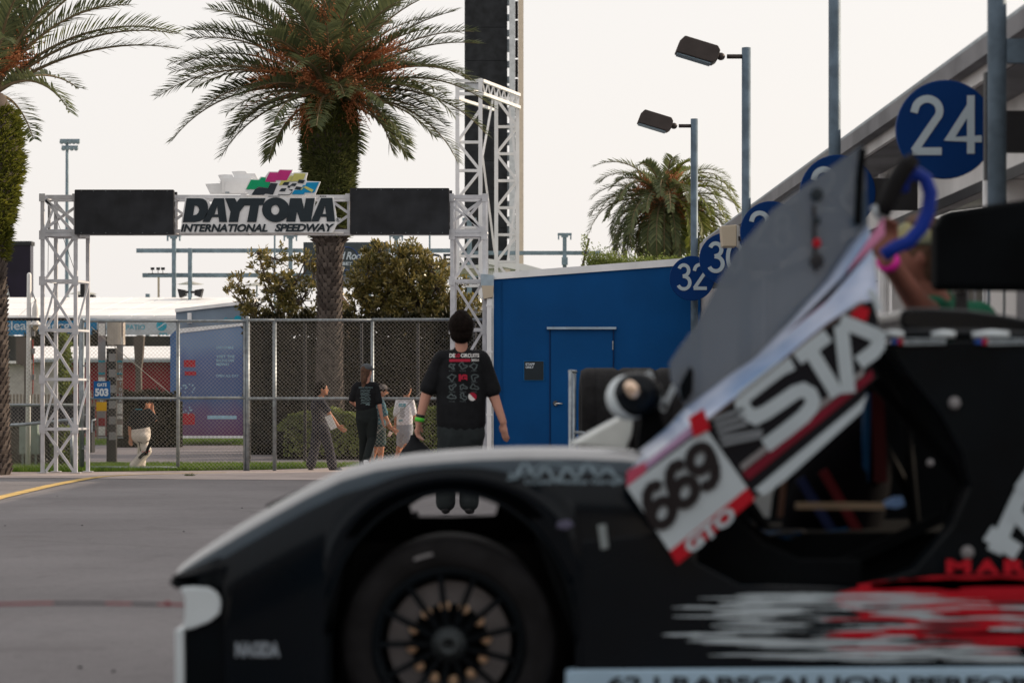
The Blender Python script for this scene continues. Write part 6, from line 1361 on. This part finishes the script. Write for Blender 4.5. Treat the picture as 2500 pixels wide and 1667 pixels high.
# wheels
M['brake'] = mat('brake_disc', (.17,.17,.18), .4, .5, var=.1, scale=20); M['bobbin'] = mat('gold_bobbin', (.90,.62,.40), .3, .15)
def wheel(c, sg):
    rt = .324 if sg > 0 else .304; c = Vector(c)
    w = MB().lathe(c, [(.225*1, sg*.012), (.24, sg*-.002), (.262, sg*-.006), (.29, sg*-.004), (.310, sg*.008), (rt-.004, sg*.022), (rt, sg*.05), (rt, sg*.22), (.30, sg*.25), (.22, sg*.24)], 56, 'y', caps=False).build('tyre', M['rubber'], r0, True)
    rim = MB().lathe(c, [(.226, sg*.03), (.232, sg*.004), (.222, sg*-.002), (.205, sg*.010), (.200, sg*.05), (.198, sg*.22)], 48, 'y', caps=False).build('rim', M['carmatt'], r0, True)
    for k in range(13):
        a = 6.283*(k+.5)/13; dr = Vector((math.cos(a), 0, math.sin(a))); MB().beam(c + dr*.05 + Vector((0, sg*.022, 0)), c + dr*.212 + Vector((0, sg*.012, 0)), .017, .02).build('spoke', M['carmatt'], rim)
    MB().lathe(c, [(.0, sg*.0), (.014, sg*.0), (.018, sg*-.022), (.032, sg*-.020), (.036, sg*.006), (.050, sg*.010), (.056, sg*.03)], 28, 'y').build('hub', mat('hub_grey', (.04,.048,.052), .4, .5) if 'hub_grey' not in bpy.data.materials else bpy.data.materials['hub_grey'], rim, True)
    dk = MB().lathe(c, [(.10, sg*.07), (.185, sg*.07), (.185, sg*.09), (.10, sg*.09), (.10, sg*.07)], 48, 'y', caps=False).build('brake_disc', M['brake'], r0)
    MB().lathe(c, [(.0, sg*.062), (.118, sg*.062), (.118, sg*.10)], 32, 'y').build('disc_bell', M['carin'], dk)
    for k in range(12):
        a = 6.283*k/12 + .12; MB().ball(c + Vector((.112*math.cos(a), sg*.045, .112*math.sin(a))), (.017, .014, .017), 12, 8).build('bobbin', M['bobbin'], dk, True)
    for a0 in (60, 100, 140): 
        for rr_ in (.275,): MB().ribbon([c + Vector((rr_*math.cos(R(a0+t)), sg*-.012 , rr_*math.sin(R(a0+t)))) for t in range(0, 14, 3)], .008, dv=(0, sg*.003, 0)).build('tyre_print', M['stone'], w) if a0 == 100 else None
WX = N(1030, 0).x; wheel((WX, YC+.03, .324), 1); wheel((WX, YC+1.69, .304), -1)
MB().tube([(WX, YC+.2, .324), (WX, YC+1.5, .324)], .04, 8).build('axle', M['carin'], r0)
# cabin floor, sill and flank to the right of the door
sill = [(1322,1250),(1560,1240),(1620,1300),(1720,1345),(1990,1348),(2150,1290),(2230,1160),(2215,1050),(2160,960),(2090,850),(2050,790),(2420,775),(2420,1720),(1322,1720)]
def side_panel(pts, dy, th, nme, m, bev=.006): return MB().prism([CY(u, v, dy) for u, v in pts], (0, th, 0)).build(nme, m, r0, bevel=bev)
sp = side_panel([(1336,1240),(1560,1220),(1600,1290),(1700,1342),(1990,1350),(2420,1350),(2420,1720),(1336,1720)], -.003, .25, 'side_sill', M['carpaint'])
bp = side_panel([(2040,786),(2420,776),(2420,1352),(1990,1352),(2110,1310),(2195,1210),(2235,1120),(2215,1040),(2165,950),(2090,860)], .05, .12, 'rear_panel', M['carmatt'])
side_panel([(1560,1170),(1660,1155),(1760,1250),(1850,1290),(1990,1290),(1990,1350),(1560,1350)], .10, .05, 'cockpit_edge', M['carin'])
side_panel([(1600,1040),(1720,900),(2060,770),(2420,770),(2420,1340),(1560,1340),(1560,1190)], 1.25, .06, 'cockpit_wall', M['carin'])
side_panel([(1560,1235),(2300,1235),(2300,1720),(1560,1720)], .35, .9, 'cockpit_floor', M['carin'])
# roll cage, dash tube, belts, seat
mb = MB()
for a, b in (((1650,1160),(1880,1320)), ((1900,1340),(2200,1200)), ((2040,870),(2300,1160)), ((2230,1160),(2210,1340))): mb.beam(CY(*a,.3), CY(*b,.3), .035)
mb.build('roll_cage', M['carin'], r0)
MB().beam(CY(1850,1169,.25), CY(2060,1170,.25), .020).build('door_bar', mat('tan_tube', (.20,.15,.10), .4), r0)
MB().prism([CY(2050,1170,.25), CY(2085,1150,.25), CY(2105,1148,.25), CY(2110,1168,.25), CY(2090,1175,.25)], (0,.05,0)).build('bar_pad', mat('pale_blue_pad', (.12,.22,.42), .5), r0)
for x0, x1, col in ((2042, 2058, (.0,.05,.14)), (2058, 2090, (.055,.002,.004))): MB().prism([CY(x0,900,.5), CY(x1,900,.5), CY(x1+8,1120,.5), CY(x0-6,1120,.5)], (0,.03,0)).build('belt', mat('belt_%d' % x0, col, .7), r0)
MB().prism([CY(2140,920,1.23), CY(2150,925,1.23), CY(2175,975,1.23), CY(2165,1000,1.23), CY(2145,1025,1.23)], (0,.01,0)).build('rear_window', mat('pale_window', (.28,.25,.28), .4), r0)
MB().prism([CY(1718,1120,.45), CY(1830,1085,.45), CY(1812,1150,.45), CY(1805,1205,.45), CY(1760,1200,.45), CY(1750,1175,.45), CY(1715,1195,.45)], (0,.06,0)).build('seat_panel', M['carwhite'], r0)
MB().prism([CY(1832,1110,.42), CY(1845,1105,.42), CY(1835,1200,.42), CY(1822,1205,.42)], (0,.04,0)).build('seat_edge', mat('brown_tube', (.12,.06,.04), .5), r0)
for u, v, rr_ in ((2198,925,.018), (2142,1063,.010), (1976,1362,.014), (1800,1362,.012), (2228,1270,.02), (1383,1232,.0)):
    if rr_: MB().ball(CY(u, v, .04), (rr_, .01, rr_), 12, 8).build('fastener', M['stone'], r0, True)
side_panel([(1372,1205),(1392,1203),(1398,1258),(1380,1262)], -.012, .008, 'bonnet_pin', mat('pin_grey', (.22,.26,.27), .5))
side_panel([(1280,1198),(1305,1192),(1320,1205),(1300,1216),(1278,1212)], -.01, .008, 'fender_badge', mat('faded_badge', (.10,.10,.16), .5))
MB().ball(CY(1985,1180,.62), (.16,.14,.30), 20, 14, Euler((0, R(18), 0)).to_matrix()).build('seat', mat('seat_grey_black', (.003,.003,.004), .9, spec=.03), r0, True)
MB().lathe(CY(1745,1075,.70), [(.135,-.012),(.15,0),(.135,.012),(.12,0),(.135,-.012)], 28, 'x', caps=False).build('steering_wheel', M['rubber'], r0, True)
for pa in ([(1640,1010,.4),(1760,1180,.45),(1830,1290,.4)], [(1900,1060,.9),(2120,1000,.9),(2200,1180,.8)], [(1690,930,1.1),(1900,900,1.1),(2100,905,1.1)], [(2080,800,.8),(2180,960,.8),(2210,1300,.8)]): MB().tube([CY(*q) for q in pa], .018, 8).build('cage_tube', mat('cage_grey', (.006,.007,.008), .7, spec=.05) if 'cage_grey' not in bpy.data.materials else bpy.data.materials['cage_grey'], r0, True)
for k, (a, b) in enumerate((((1880,1110),(1990,1290)), ((1935,1090),(2040,1270)))): MB().beam(CY(*a,.46), CY(*b,.46), .03, .006).build('harness_strap', mat('dim_red_strap', (.10,.004,.008), .7) if k else mat('navy_strap', (.01,.02,.08), .7), r0)
for k in range(4): MB().tube([CY(1650+k*9, 1290+k*4, .2), CY(1720+k*14, 1215+k*10, .3), CY(1840+k*10, 1250-k*6, .35), CY(1990, 1230+k*14, .4)], .005, 5).build('cable', M['dark'] if k % 2 else bpy.data.materials['belt_2042'], r0)
# roof and rear deck
rp = [(2030,768),(2045,760),(2090,757),(2200,756),(2300,757),(2420,762),(2420,790),(2200,786),(2060,792),(2036,784)]
rf = MB().tube([CY(2033,771,.10), CY(2060,767,.10), CY(2140,765,.10), CY(2250,766,.10), CY(2420,771,.10)], [.012,.017,.018,.018,.018], 12).build('roof_rail', M['carpaint'], r0, True)
MB().prism([CY(2040,772,.10), CY(2420,776,.10), CY(2420,766,.10), CY(2060,763,.10)], (0, 1.1, .02)).build('roof', M['carpaint'], r0)
for a, b in ((2036, 2085), (2150, 2205), (2245, 2330)): MB().tube([CY(a,768,.082), CY((a+b)/2,765.5,.08), CY(b,766.5,.082)], [.010,.013,.010], 8).build('roof_sticker', M['carwhite'], rf, True)
for a in (2050, 2245):
    s_ = MB(); s_.prism([CY(a,778,.03), CY(a+16,778,.03), CY(a+16,788,.03), CY(a,788,.03)], (0,.01,0), 0); s_.prism([CY(a+17,776,.03), CY(a+27,776,.03), CY(a+27,790,.03), CY(a+17,790,.03)], (0,.01,0), 1); s_.prism([CY(a+30,777,.03), CY(a+125,777,.03), CY(a+125,789,.03), CY(a+30,791,.03)], (0,.01,0), 2)
    text_into(s_, 'PERFORMANCE', CY(a+34,787,.028), (CY(a+120,0,0)-CY(a+34,0,0)), (0,0,.010), .03, mi=3)
    s_.build('roof_badge', [mat('badge_blue_%d' % a, (.02,.08,.35), .5), M['decalred'], M['decal'], M['inkdark']], bp)
dk = [(2088,712),(2100,703),(2160,702),(2250,707),(2330,718),(2420,735),(2420,768),(2300,758),(2150,757),(2094,752),(2086,735)]
MB().prism([CY(u, v, .16) for u, v in dk], (0, .9, 0)).build('rear_deck', M['carpaint'], r0, bevel=.02)
# writing on the flank: white strokes, red letters, side skirt text
mb = MB()
for pts, w in (([(2290,1270),(2345,1150),(2420,1010)], .045), ([(2275,1225),(2345,1270)], .05), ([(2330,1170),(2420,1270)], .04), ([(2352,1130),(2380,1090)], .05)): mb.ribbon([CY(*p, .04) for p in pts], w, dv=(0,.006,0))
mb.build('big_letter', M['decal'], bp)
mb = MB()
for k, ch in enumerate('MAR'): text_into(mb, ch, CY(2172+k*66, 1316, -.012), (CY(56,0,0)-CY(0,0,0)), (0,0,.042), .05)
mb.build('red_lettering', M['decalred'], sp)
sk = MB().prism([CY(1300,1541,-.02), CY(1330,1536,-.02), CY(2440,1529,-.02), CY(2440,1640,-.02), CY(1297,1640,-.02)], (0, .10, 0)).build('side_skirt', mat('skirt_pale_blue', (.36,.52,.66), .4, var=.05), r0, bevel=.006)
mb = MB(); text_into(mb, '62 | RABSCALLION PERFORMANCE', CY(1395,1590,-.024), (CY(2640,0,0)-CY(1395,0,0)), (0,0,.052), .035); mb.build('skirt_lettering', mat('skirt_ink', (.015,.02,.025), .5), sk)
# streaky livery: white to the left, red to the right
mb = MB(); rg = random.Random(21)
def streak(u, v, l, h, mi, k):
    n = 7; up_ = []; lo = []
    for i in range(n+1):
        t = i/n; hh = h*math.sin(math.pi*min(.97, max(.03, t)))**.6*rg.uniform(.6, 1.1); up_.append(CY(u+l*t, v-hh, -.003-.0012*k-.001)); lo.append(CY(u+l*t, v+hh*rg.uniform(.5,1), -.003-.0012*k-.001))
    mb.add(up_ + lo[::-1], [(i, i+1, 2*n+1-i-1, 2*n+1-i) for i in range(n)], mi)
mb.add([CY(u, v, -.0035) for u, v in [(1880,1372),(1960,1352),(2050,1336),(2140,1322),(2430,1318),(2430,1478),(2250,1486),(2060,1440),(1960,1402)]], [tuple(range(9))], 1)
for k in range(12): streak(rg.uniform(1960, 2300), rg.uniform(1335, 1470), rg.uniform(200, 500), rg.uniform(16, 28), 1, 0)
streak(2000, 1345, 500, 24, 1, 0); streak(1900, 1380, 560, 22, 1, .5)
for k in range(66):
    v = rg.uniform(1365, 1518); u0 = 1500 + abs(v-1440)*1.1*rg.random() + rg.uniform(0, 500); streak(u0, v, rg.uniform(120, 330), rg.uniform(2, 5.5), 0, 1+k*.02)
for k in range(50): v = rg.uniform(1350, 1515); streak(rg.uniform(1860, 2380), v, rg.uniform(120, 340), rg.uniform(3, 8), 1, 2+k*.03)
for k in range(24): v = rg.uniform(1372, 1518); streak(rg.uniform(1850, 2400), v, rg.uniform(90, 300), rg.uniform(2, 5.5), 0, 3.2+k*.03)
for k in range(16): v = rg.uniform(1372, 1515); streak(rg.uniform(1700, 2330), v, rg.uniform(70, 200), rg.uniform(3, 7), 2, 4.4+k*.03)
for k in range(10): streak(rg.uniform(1500, 1780), rg.uniform(1366, 1412), rg.uniform(120, 260), rg.uniform(4, 8), 0, 5+k*.03)
mb.build('livery_streaks', [M['decal'], M['decalred'], M['inkdark']], sp)
# small decals on the fender
mb = MB(); pj = projector([nf])
def cur(u, v): return CY(u, v, -.3)
sq = []
for k in range(60): t = k/59; sq.append(cur(1170 + 260*t, 1085 + 15*math.sin(t*34)*(1 - .3*t) - 6*math.sin(t*11)))
mb.ribbon(pj(sq, .003), .011, dv=(0,.0006,0)); sq = [cur(1165 + 270*k/14, 1100 - 34*math.sin(k/14*math.pi) + 6*math.sin(k)) for k in range(15)]; mb.ribbon(pj(sq, .003), .007, dv=(0,.0006,0))
text_into(mb, 'Daniel Medina Garage', cur(1205, 1115), (CY(1430,0,0)-CY(1205,0,0)), (0,0,.020), .03, proj=pj)
mb.build('fender_script', mat('script_grey', (.16,.22,.26), .5), nf)
mb = MB(); text_into(mb, 'NAGIDA', CY(541, 1508, -.006), (CY(643,0,0)-CY(541,0,0)), (0,0,.046), .06); mb.build('bumper_decal', mat('bumper_decal_white', (.22,.26,.30), .5), r0)
# ---- raised door
dr = root('tmp', (0,0,0), '', '') ; bpy.data.objects.remove(dr)
DY = -.06
def ZD(x, y, dy=0): p = at(1400 + x/2.614, 500 + y/2.614, YC); return Vector((p.x, p.y + DY + dy, p.z))
def Z2(x, y, dy=0): p = at(1150 + x/3.357, 1067 + y/3.357, YC); return Vector((p.x, p.y + DY + dy, p.z))
def DD(u, v, dy=0): return CY(u, v, DY + dy)
side = [(1612,975),(1893,748),(1960,700),(1998,690),(2012,735),(2010,800),(1990,860),(1975,943),(1860,1040),(1728,1142),(1552,1292),(1535,1262),(1437,1105),(1440,1085)]
door = MB().prism([DD(*p) for p in side], (0, .05, 0)).build('door', mat('door_black', (.005,.006,.010), .4, spec=.15), r0, bevel=.008)
sh = [(1437,1100),(1475,1045),(1545,985),(1560,940),(1580,928),(1620,905),(1690,860),(1740,830),(1830,740),(1920,640),(1975,555),(2022,498),(2030,520),(2020,600),(2000,690),(1960,702),(1893,748),(1612,973),(1560,1010)]
n = len(sh); mb = MB(); mid = [DD(u, v, .015 + .20*max(0, 1 - 0)) for u, v in sh]
# shoulder slopes away from the camera: its upper edge lies further back
up_e = [(1478,1040),(1545,985),(1590,935),(1690,860),(1745,825),(1835,735),(1925,632),(1980,552),(2024,500)]
lo_e = [(1440,1104),(1612,974),(1690,912),(1760,856),(1830,800),(1893,748),(1940,712),(1975,696),(2012,690)]
def rows(nr):
    out = []
    for j in range(nr+1):
        t = j/nr; out.append([DD(a[0]+(b[0]-a[0])*t, a[1]+(b[1]-a[1])*t, .004 + .34*t - .0*t) + Vector((0, 0, .012*math.sin(t*math.pi))) for a, b in zip(lo_e, up_e)])
    return out
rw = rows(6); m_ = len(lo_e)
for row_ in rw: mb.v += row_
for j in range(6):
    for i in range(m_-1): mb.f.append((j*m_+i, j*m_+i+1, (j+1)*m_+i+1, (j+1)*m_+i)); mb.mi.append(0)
shm = mat('door_shoulder', (.16,.26,.45), .25, col2=(.50,.56,.70), scale=3.5, spec=.4)  # blue to white mottling puts the reflected sky into the shoulder's colour
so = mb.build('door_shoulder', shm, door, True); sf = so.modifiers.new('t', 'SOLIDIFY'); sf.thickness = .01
for pts, dy in (([(2028,500),(2030,540),(1890,700),(1800,770),(1900,690)], .12), ): MB().prism([DD(u, v, dy*.5 - .02) for u, v in pts], (0,.006,0)).build('pink_stripe', mat('pink_vinyl', (.55,.22,.38), .4), door)
MB().tube([DD(1612,974,-.004), DD(1760,856,-.004), DD(1893,748,-.004), DD(1975,697,-.004)], .006, 6).build('seam_trim', mat('brown_seam', (.10,.075,.07), .5), door)
# number plate
pl = MB().prism([DD(1437,1116,-.004), DD(1535,1262,-.004), DD(1712,1118,-.004), DD(1617,983,-.004)], (0,.003,0)).build('number_panel', mat('number_white', (.45,.53,.58), .4, var=.04), door)
MB().prism([DD(1535,1262,-.005), DD(1552,1293,-.005), DD(1729,1143,-.005), DD(1712,1118,-.005)], (0,.004,0)).build('class_strip', M['decalred'], door)
MB().prism([DD(1437,1116,-.005), DD(1438,1080,-.005), DD(1480,1058,-.005), DD(1482,1080,-.005)], (0,.004,0)).build('red_corner', mat('faded_red', (.45,.07,.13), .4), door)
MB().prism([DD(1577,958,-.012), DD(1612,938,-.012), DD(1627,985,-.012), DD(1590,1003,-.012)], (0,.004,0)).build('red_corner', M['decalred'], door)
MB().prism([DD(1482,1076,-.006), DD(1480,1060,-.006), DD(1585,975,-.006), DD(1592,992,-.006)], (0,.003,0)).build('pink_stripe', mat('lilac_vinyl', (.42,.28,.46), .4), door)
ink = M['inkdark']; dark_num = mat('number_black', (.012,.010,.012), .4)
e1 = (Z2(2020,400) - Z2(1500,790)); e2 = (Z2(1340,385) - Z2(1510,790))
def numstroke(mb, cx, cy, path, w, closed=False):
    # digit drawn in plate axes; unit = digit height
    O_ = Z2(cx, cy); X_ = e1.normalized(); Y_ = e2.normalized(); Hh = .115
    mb.ribbon([O_ + Vector((0,-.012,0)) + X_*a*Hh + Y_*b*Hh for a, b in path], w, dv=(0,.003,0), closed=closed)
six = [(.30*math.cos(R(t)), -.22+.28*math.sin(R(t))) for t in range(0, 360, 20)]
tail = [(.22, .34), (.12, .47), (-.02, .50), (-.18, .42), (-.28, .22), (-.31, -.05), (-.30, -.22)]
mb = MB()
for cx_, cy_ in ((1530, 545), (1715, 375)): numstroke(mb, cx_, cy_, six, .030, True); numstroke(mb, cx_, cy_, tail, .030)
numstroke(mb, 1888, 235, [(-a, -b) for a, b in six], .030, True); numstroke(mb, 1888, 235, [(-a, -b) for a, b in tail], .030)
mb.build('numeral', dark_num, pl)
mb = MB(); text_into(mb, 'GTO', Z2(1780, 955, -.010), Z2(2165,655)-Z2(1780,955), (Z2(1715,835)-Z2(1780,955))*.95, .05); mb.build('class_lettering', M['decal'], door)
# big sponsor letters
mb = MB()
def big(pts, w=.042): mb.ribbon([ZD(x, y, -.008) for x, y in pts], w, dv=(0,.004,0))
big([(1380,1010),(1300,1050),(1200,1125),(1085,1215),(1060,1245),(1068,1290),(1100,1330),(1145,1355),(1210,1325),(1300,1265),(1400,1195),(1450,1180),(1495,1205),(1512,1245),(1500,1290),(1450,1350),(1350,1430),(1210,1535)])
big([(1410,985),(1500,915),(1605,835)]); big([(1490,925),(1560,1040),(1625,1145),(1665,1215)])
big([(1735,1200),(1722,1080),(1702,900),(1688,775)]); big([(1685,745),(1760,775),(1850,812),(1905,835)]); big([(1890,820),(1925,850),(1925,895),(1895,940),(1800,1010)])
mb.build('big_letter', M['decal'], door)
mb = MB()
for k in range(5): a = (880+14*k, 1372+38*k); b = (1075+10*k, 1300+46*k) if k < 3 else (1190, 1440+30*(k-3)); mb.ribbon([ZD(*a, -.008), ZD(*b, -.008)], .011, dv=(0,.004,0))
mb.build('striped_letter', mat('stripe_grey', (.22,.25,.28), .5), door)
for pts, m in (([(1750,1135),(1800,1098),(1973,943),(1985,905),(1965,925),(1728,1122)], M['decal']), ([(1700,1085),(1715,1100),(1985,880),(1998,868),(1995,850),(1900,925)], mat('dark_red_stripe', (.16,.004,.02), .4)), ([(1695,1066),(1700,1080),(1975,862),(1978,845)], M['stone'])):
    MB().prism([DD(u, v, -.007) for u, v in pts], (0,.004,0)).build('door_stripe', m, door)
MB().prism([DD(1945,728,-.008), DD(1962,702,-.008), DD(1990,712,-.008), DD(1982,740,-.008)], (0,.004,0)).build('red_corner', M['decalred'], door)
MB().ribbon([DD(1990,668,-.008), DD(2003,690,-.008), DD(2012,715,-.008)], .018, dv=(0,.004,0)).build('door_mark', M['decal'], door)
# door glass
gm = see_through('tinted_glass', (.10,.14,.19), .78, .08)
gl = [(1590,936),(1555,870),(1551,830),(1576,794),(1609,751),(1669,634),(1713,559),(1797,466),(1841,430),(1933,365),(2010,310),(2018,325),(2026,498),(1980,552),(1925,632),(1835,735),(1745,825),(1690,860)]
gls = MB().prism([DD(u, v, .34) for u, v in gl], (0,.006,0)).build('door_glass', gm, r0)
MB().tube([DD(2013,320,.33), DD(2006,380,.33), DD(2003,440,.33), DD(2000,500,.33)], .012, 8).build('glass_seal', M['carin'], gls)
MB().prism([DD(1575,885,.32), DD(1600,838,.32), DD(1608,850,.32), DD(1606,900,.32), DD(1590,925,.32), DD(1578,915,.32)], (0,.01,0)).build('glass_patch', M['carin'], gls)
for v, rr_, c in ((430, .020, 'inkdark'), (492, .012, 'inkdark'), (545, .014, 'decalred'), (588, .022, 'dark')): MB().ball(DD(1902, v, .325), (rr_, .004, rr_*1.1), 12, 8).build('glass_sticker', M[c], gls, True)
MB().ribbon([DD(1895,456,.325), DD(1898,612,.325)], .012, dv=(0,.003,0)).build('glass_sticker', M['dark'], gls)
# mirror and struts on the far side
mh = MB().ball(CY(1478,905,.35), (.078, .05, .070), 20, 14).build('mirror', M['carpaint'], r0, True)
MB().ball(CY(1458,912,.37), (.072, .05, .072), 20, 14).build('mirror_shell', M['carwhite'], mh, True)
MB().ball(CY(1463,893,.305), (.022, .012, .030), 14, 10, Euler((0, R(-30), 0)).to_matrix()).build('mirror_glint', mat('warm_glint', (.8,.62,.48), .25, .8), mh, True)  # warm highlight on the mirror, shaped as a small bright ball
MB().prism([CY(1490,945,.38), CY(1530,935,.38), CY(1560,1040,.38), CY(1475,1050,.38)], (0,.06,0)).build('mirror_stalk', M['carin'], r0)
for a, b in (((1505,850),(1548,940)), ((1572,880),(1540,945))): MB().beam(CY(*a,.40), CY(*b,.40), .018).build('strut', M['carwhite'], r0)
MB().prism([CY(1325,1034,.9), CY(1385,1000,.9), CY(1455,962,.9), CY(1480,955,.9), CY(1490,968,.9), CY(1485,1010,.9), CY(1470,1050,.9)], (0,.3,0)).build('far_fender_hump', mat('hump_white', (.70,.74,.72), .3, coat=.4), r0, bevel=.015)
MB().tube([CY(1432,1120,.05), CY(1440,1140,.05)], .012, 8).build('hinge', mat('brass_hinge', (.25,.17,.10), .4, .6), r0)
# tow strap
tp_ = [CY(-60+60*k, 1390 - 3*math.sin(k*.5) - k*.35, .02) for k in range(9)]
st = root('strap', tp_[0], 'thin red and black strap stretched from the car nose out of the left edge', 'strap')
mb = MB()
for k in range(8): mb.tube([tp_[k], tp_[k+1]], .0042, 6, mi=(1 if k in (3, 4, 6) else 0))
mb.build('webbing', [mat('strap_red', (.22,.02,.03), .7), mat('strap_dark', (.03,.02,.03), .7)], st)
MB().ball(CY(383,1387,.02), (.008,.006,.009), 10, 8).build('knot', bpy.data.materials['strap_red'], st, True)
# ---- tall dark panel raised behind the roof
d = 8.55; a, b = D(2150, 476, d), D(2470, 668, d)
r1 = root('display_board', ((a.x+b.x)/2, d, 0), 'large blank black board standing behind the car roof at the right edge', 'panel')
MB().prism([D(2150,520,d), D(2170,485,d), D(2480,440,d), D(2480,668,d), D(2150,664,d)], (0,.12,0)).build('board', M['carin'], r1, bevel=.02)
for x in (2215, 2420): MB().beam((D(x,0,d).x, d+.06, 0), (D(x,0,d).x, d+.06, b.z), .04).build('leg', M['dark'], r1)
# light coloured folding stand behind (pale slats under the panel)
d = 12.5; r1 = root('slatted_screen', (D(2270,0,d).x, d, 0), 'pale vertical slats seen between the black board and the car roof', 'screen')
for x, w, c in ((2222,7,'stone'),(2240,4,'stone'),(2262,3,'stone'),(2290,28,'offwhite'),(2322,22,'offwhite'),(2348,20,'stone'),(2372,20,'offwhite')):
    MB().box((D(x-w/2,0,d).x, d, 0), (D(x+w/2,0,d).x, d+.02, D(0,650,d).z)).build('slat', M[c], r1)
# ---- tyre trolley behind the car
d = 17.5; r1 = root('tyre_trolley', (D(1400,0,d).x, d, 0), 'steel tyre trolley frame standing behind the car', 'trolley')
for x in (1310, 1321): MB().tube([(D(x,0,d).x, d + (x-1310)*.02, 0), (D(x,0,d).x, d + (x-1310)*.02, D(0,853,d).z)], .013, 8).build('post', M['galv'], r1, True)
MB().tube([(D(1308,0,d).x, d, D(0,853,d).z), (D(1324,0,d).x, d+.2, D(0,853,d).z)], .013, 8).build('handle', M['galv'], r1, True)
MB().tube([(D(1318,0,d).x, d, D(0,993,d).z), (D(1640,0,d).x, d, D(0,993,d).z)], .011, 8).build('rail', M['galv'], r1, True)
MB().tube([(D(1640,0,d).x, d, 0), (D(1640,0,d).x, d, D(0,993,d).z)], .013, 8).build('post', M['galv'], r1, True)
MB().box((D(1310,0,d).x, d+.05, .48), (D(1640,0,d).x, d+.65, .52)).build('shelf', M['galv'], r1)
for x, lab in ((1382, 'wide racing slick standing upright on the trolley, left one'), (1556, 'second racing slick on the trolley, mostly hidden behind the struts'), (1468, 'racing slick on the trolley behind the car mirror')):
    cx_ = D(x,0,d).x; zt = D(0,843,d).z; rt = (zt-.52)/2; hw = .15
    t = MB().lathe((cx_, d+.36, .52+rt), [(.22,-hw+.02),(.30,-hw),(rt-.02,-hw+.01),(rt,-hw+.05),(rt,-.04),(rt-.004,-.037),(rt,-.034),(rt,hw-.05),(rt-.02,hw-.01),(.30,hw),(.22,hw-.02)], 40, 'x').build('race_tyre', M['rubber'], None, True); tag(t, lab, 'tyre', 'slicks on the trolley')
# ---- person holding the raised door
d = YC + 1.75
q = lambda u, v, dy=0: Vector((D(u, v, YC).x, YC + .55 + dy, D(u, v, YC).z))
def q2(u, v, dy=0): return D(u, v, d + dy)
P = dict(head=q2(2110, 588), neck=q2(2156, 672), chest=q2(2190, 800), pelvis=q2(2200, 1150), hem=q2(2200, 1080), shL=q2(2165, 745, -.05), shR=q2(2260, 745, .1), elL=q2(2110, 700, -.30), wrL=q2(2040, 600, -.55), hdL=V3((-.05,.0,1)), thL=V3((-1,0,0)),
         elR=q2(2300, 900, .1), wrR=q2(2250, 1040, .0), hpL=q2(2160, 1180, .1), hpR=q2(2240, 1180, .1), knL=q2(2150, 1500, .1), knR=q2(2250, 1500, .1), anL=V3((q2(2150,0).x, d+.1, .1)), anR=V3((q2(2250,0).x, d+.1, .1)), cuL=1.0)
o, r, face, fs, up, Rm = person((P['pelvis'].x, d, 0), 'person in cap and green collar with pink wristband holding up the car door', P, (-.9, .1, .1), (1, .2, 0), mat('reddish_skin', (.24,.10,.075), .55), vox=.010, s=1.0, hair='short2', hair_m=M['hairbrown'], shirt=mat('green_shirt', (.0,.09,.045), .8), pants=M['shortcloth'], shoe_m=M['black'], sleeve=.3, arm_r=(.056,.046,.034))
cap_hat(r, P['head'], face, fs, Rm, 1.0, mat('olive_cap', (.12,.15,.12), .8, col2=(.30,.27,.13), scale=9))
w = P['wrL']; dv_ = (P['elL'] - w).normalized(); MB().tube([w - dv_*.012, w + dv_*.016], .040, 14).build('wristband', mat('pink_band', (.75,.03,.38), .5), r, True)
# blue padded hoop and black grip at the door's upper corner
r1 = root('blue_hoop', DD(2090, 560, .2), 'thick blue padded hoop looped over the top corner of the raised door', 'hoop')
bl = mat('blue_foam', (.0,.022,.24), .5)
pts = [(2036,585),(2062,566),(2095,552),(2124,520),(2140,480),(2145,440),(2134,408),(2112,394),(2090,400),(2080,420),(2086,438)]
MB().tube([DD(u, v, .12) for u, v in pts], [.022]*9 + [.020,.014], 14).build('tube', bl, r1, True)
r1 = root('black_grip', DD(2070, 450, .1), 'black cylindrical grip sticking up beside the blue hoop', 'grip')
MB().tube([DD(2032,492,.10), DD(2042,462,.10), DD(2060,420,.10), DD(2085,378,.10), DD(2108,360,.10)], [.020,.027,.029,.029,.020], 14).build('grip_body', mat('grip_black', (.008,.008,.009), .6, spec=.1), r1, True)
MB().tube([DD(2010,470,.10), DD(2020,490,.10), DD(2034,500,.10)], .012, 8).build('clamp', M['galv'], r1, True)
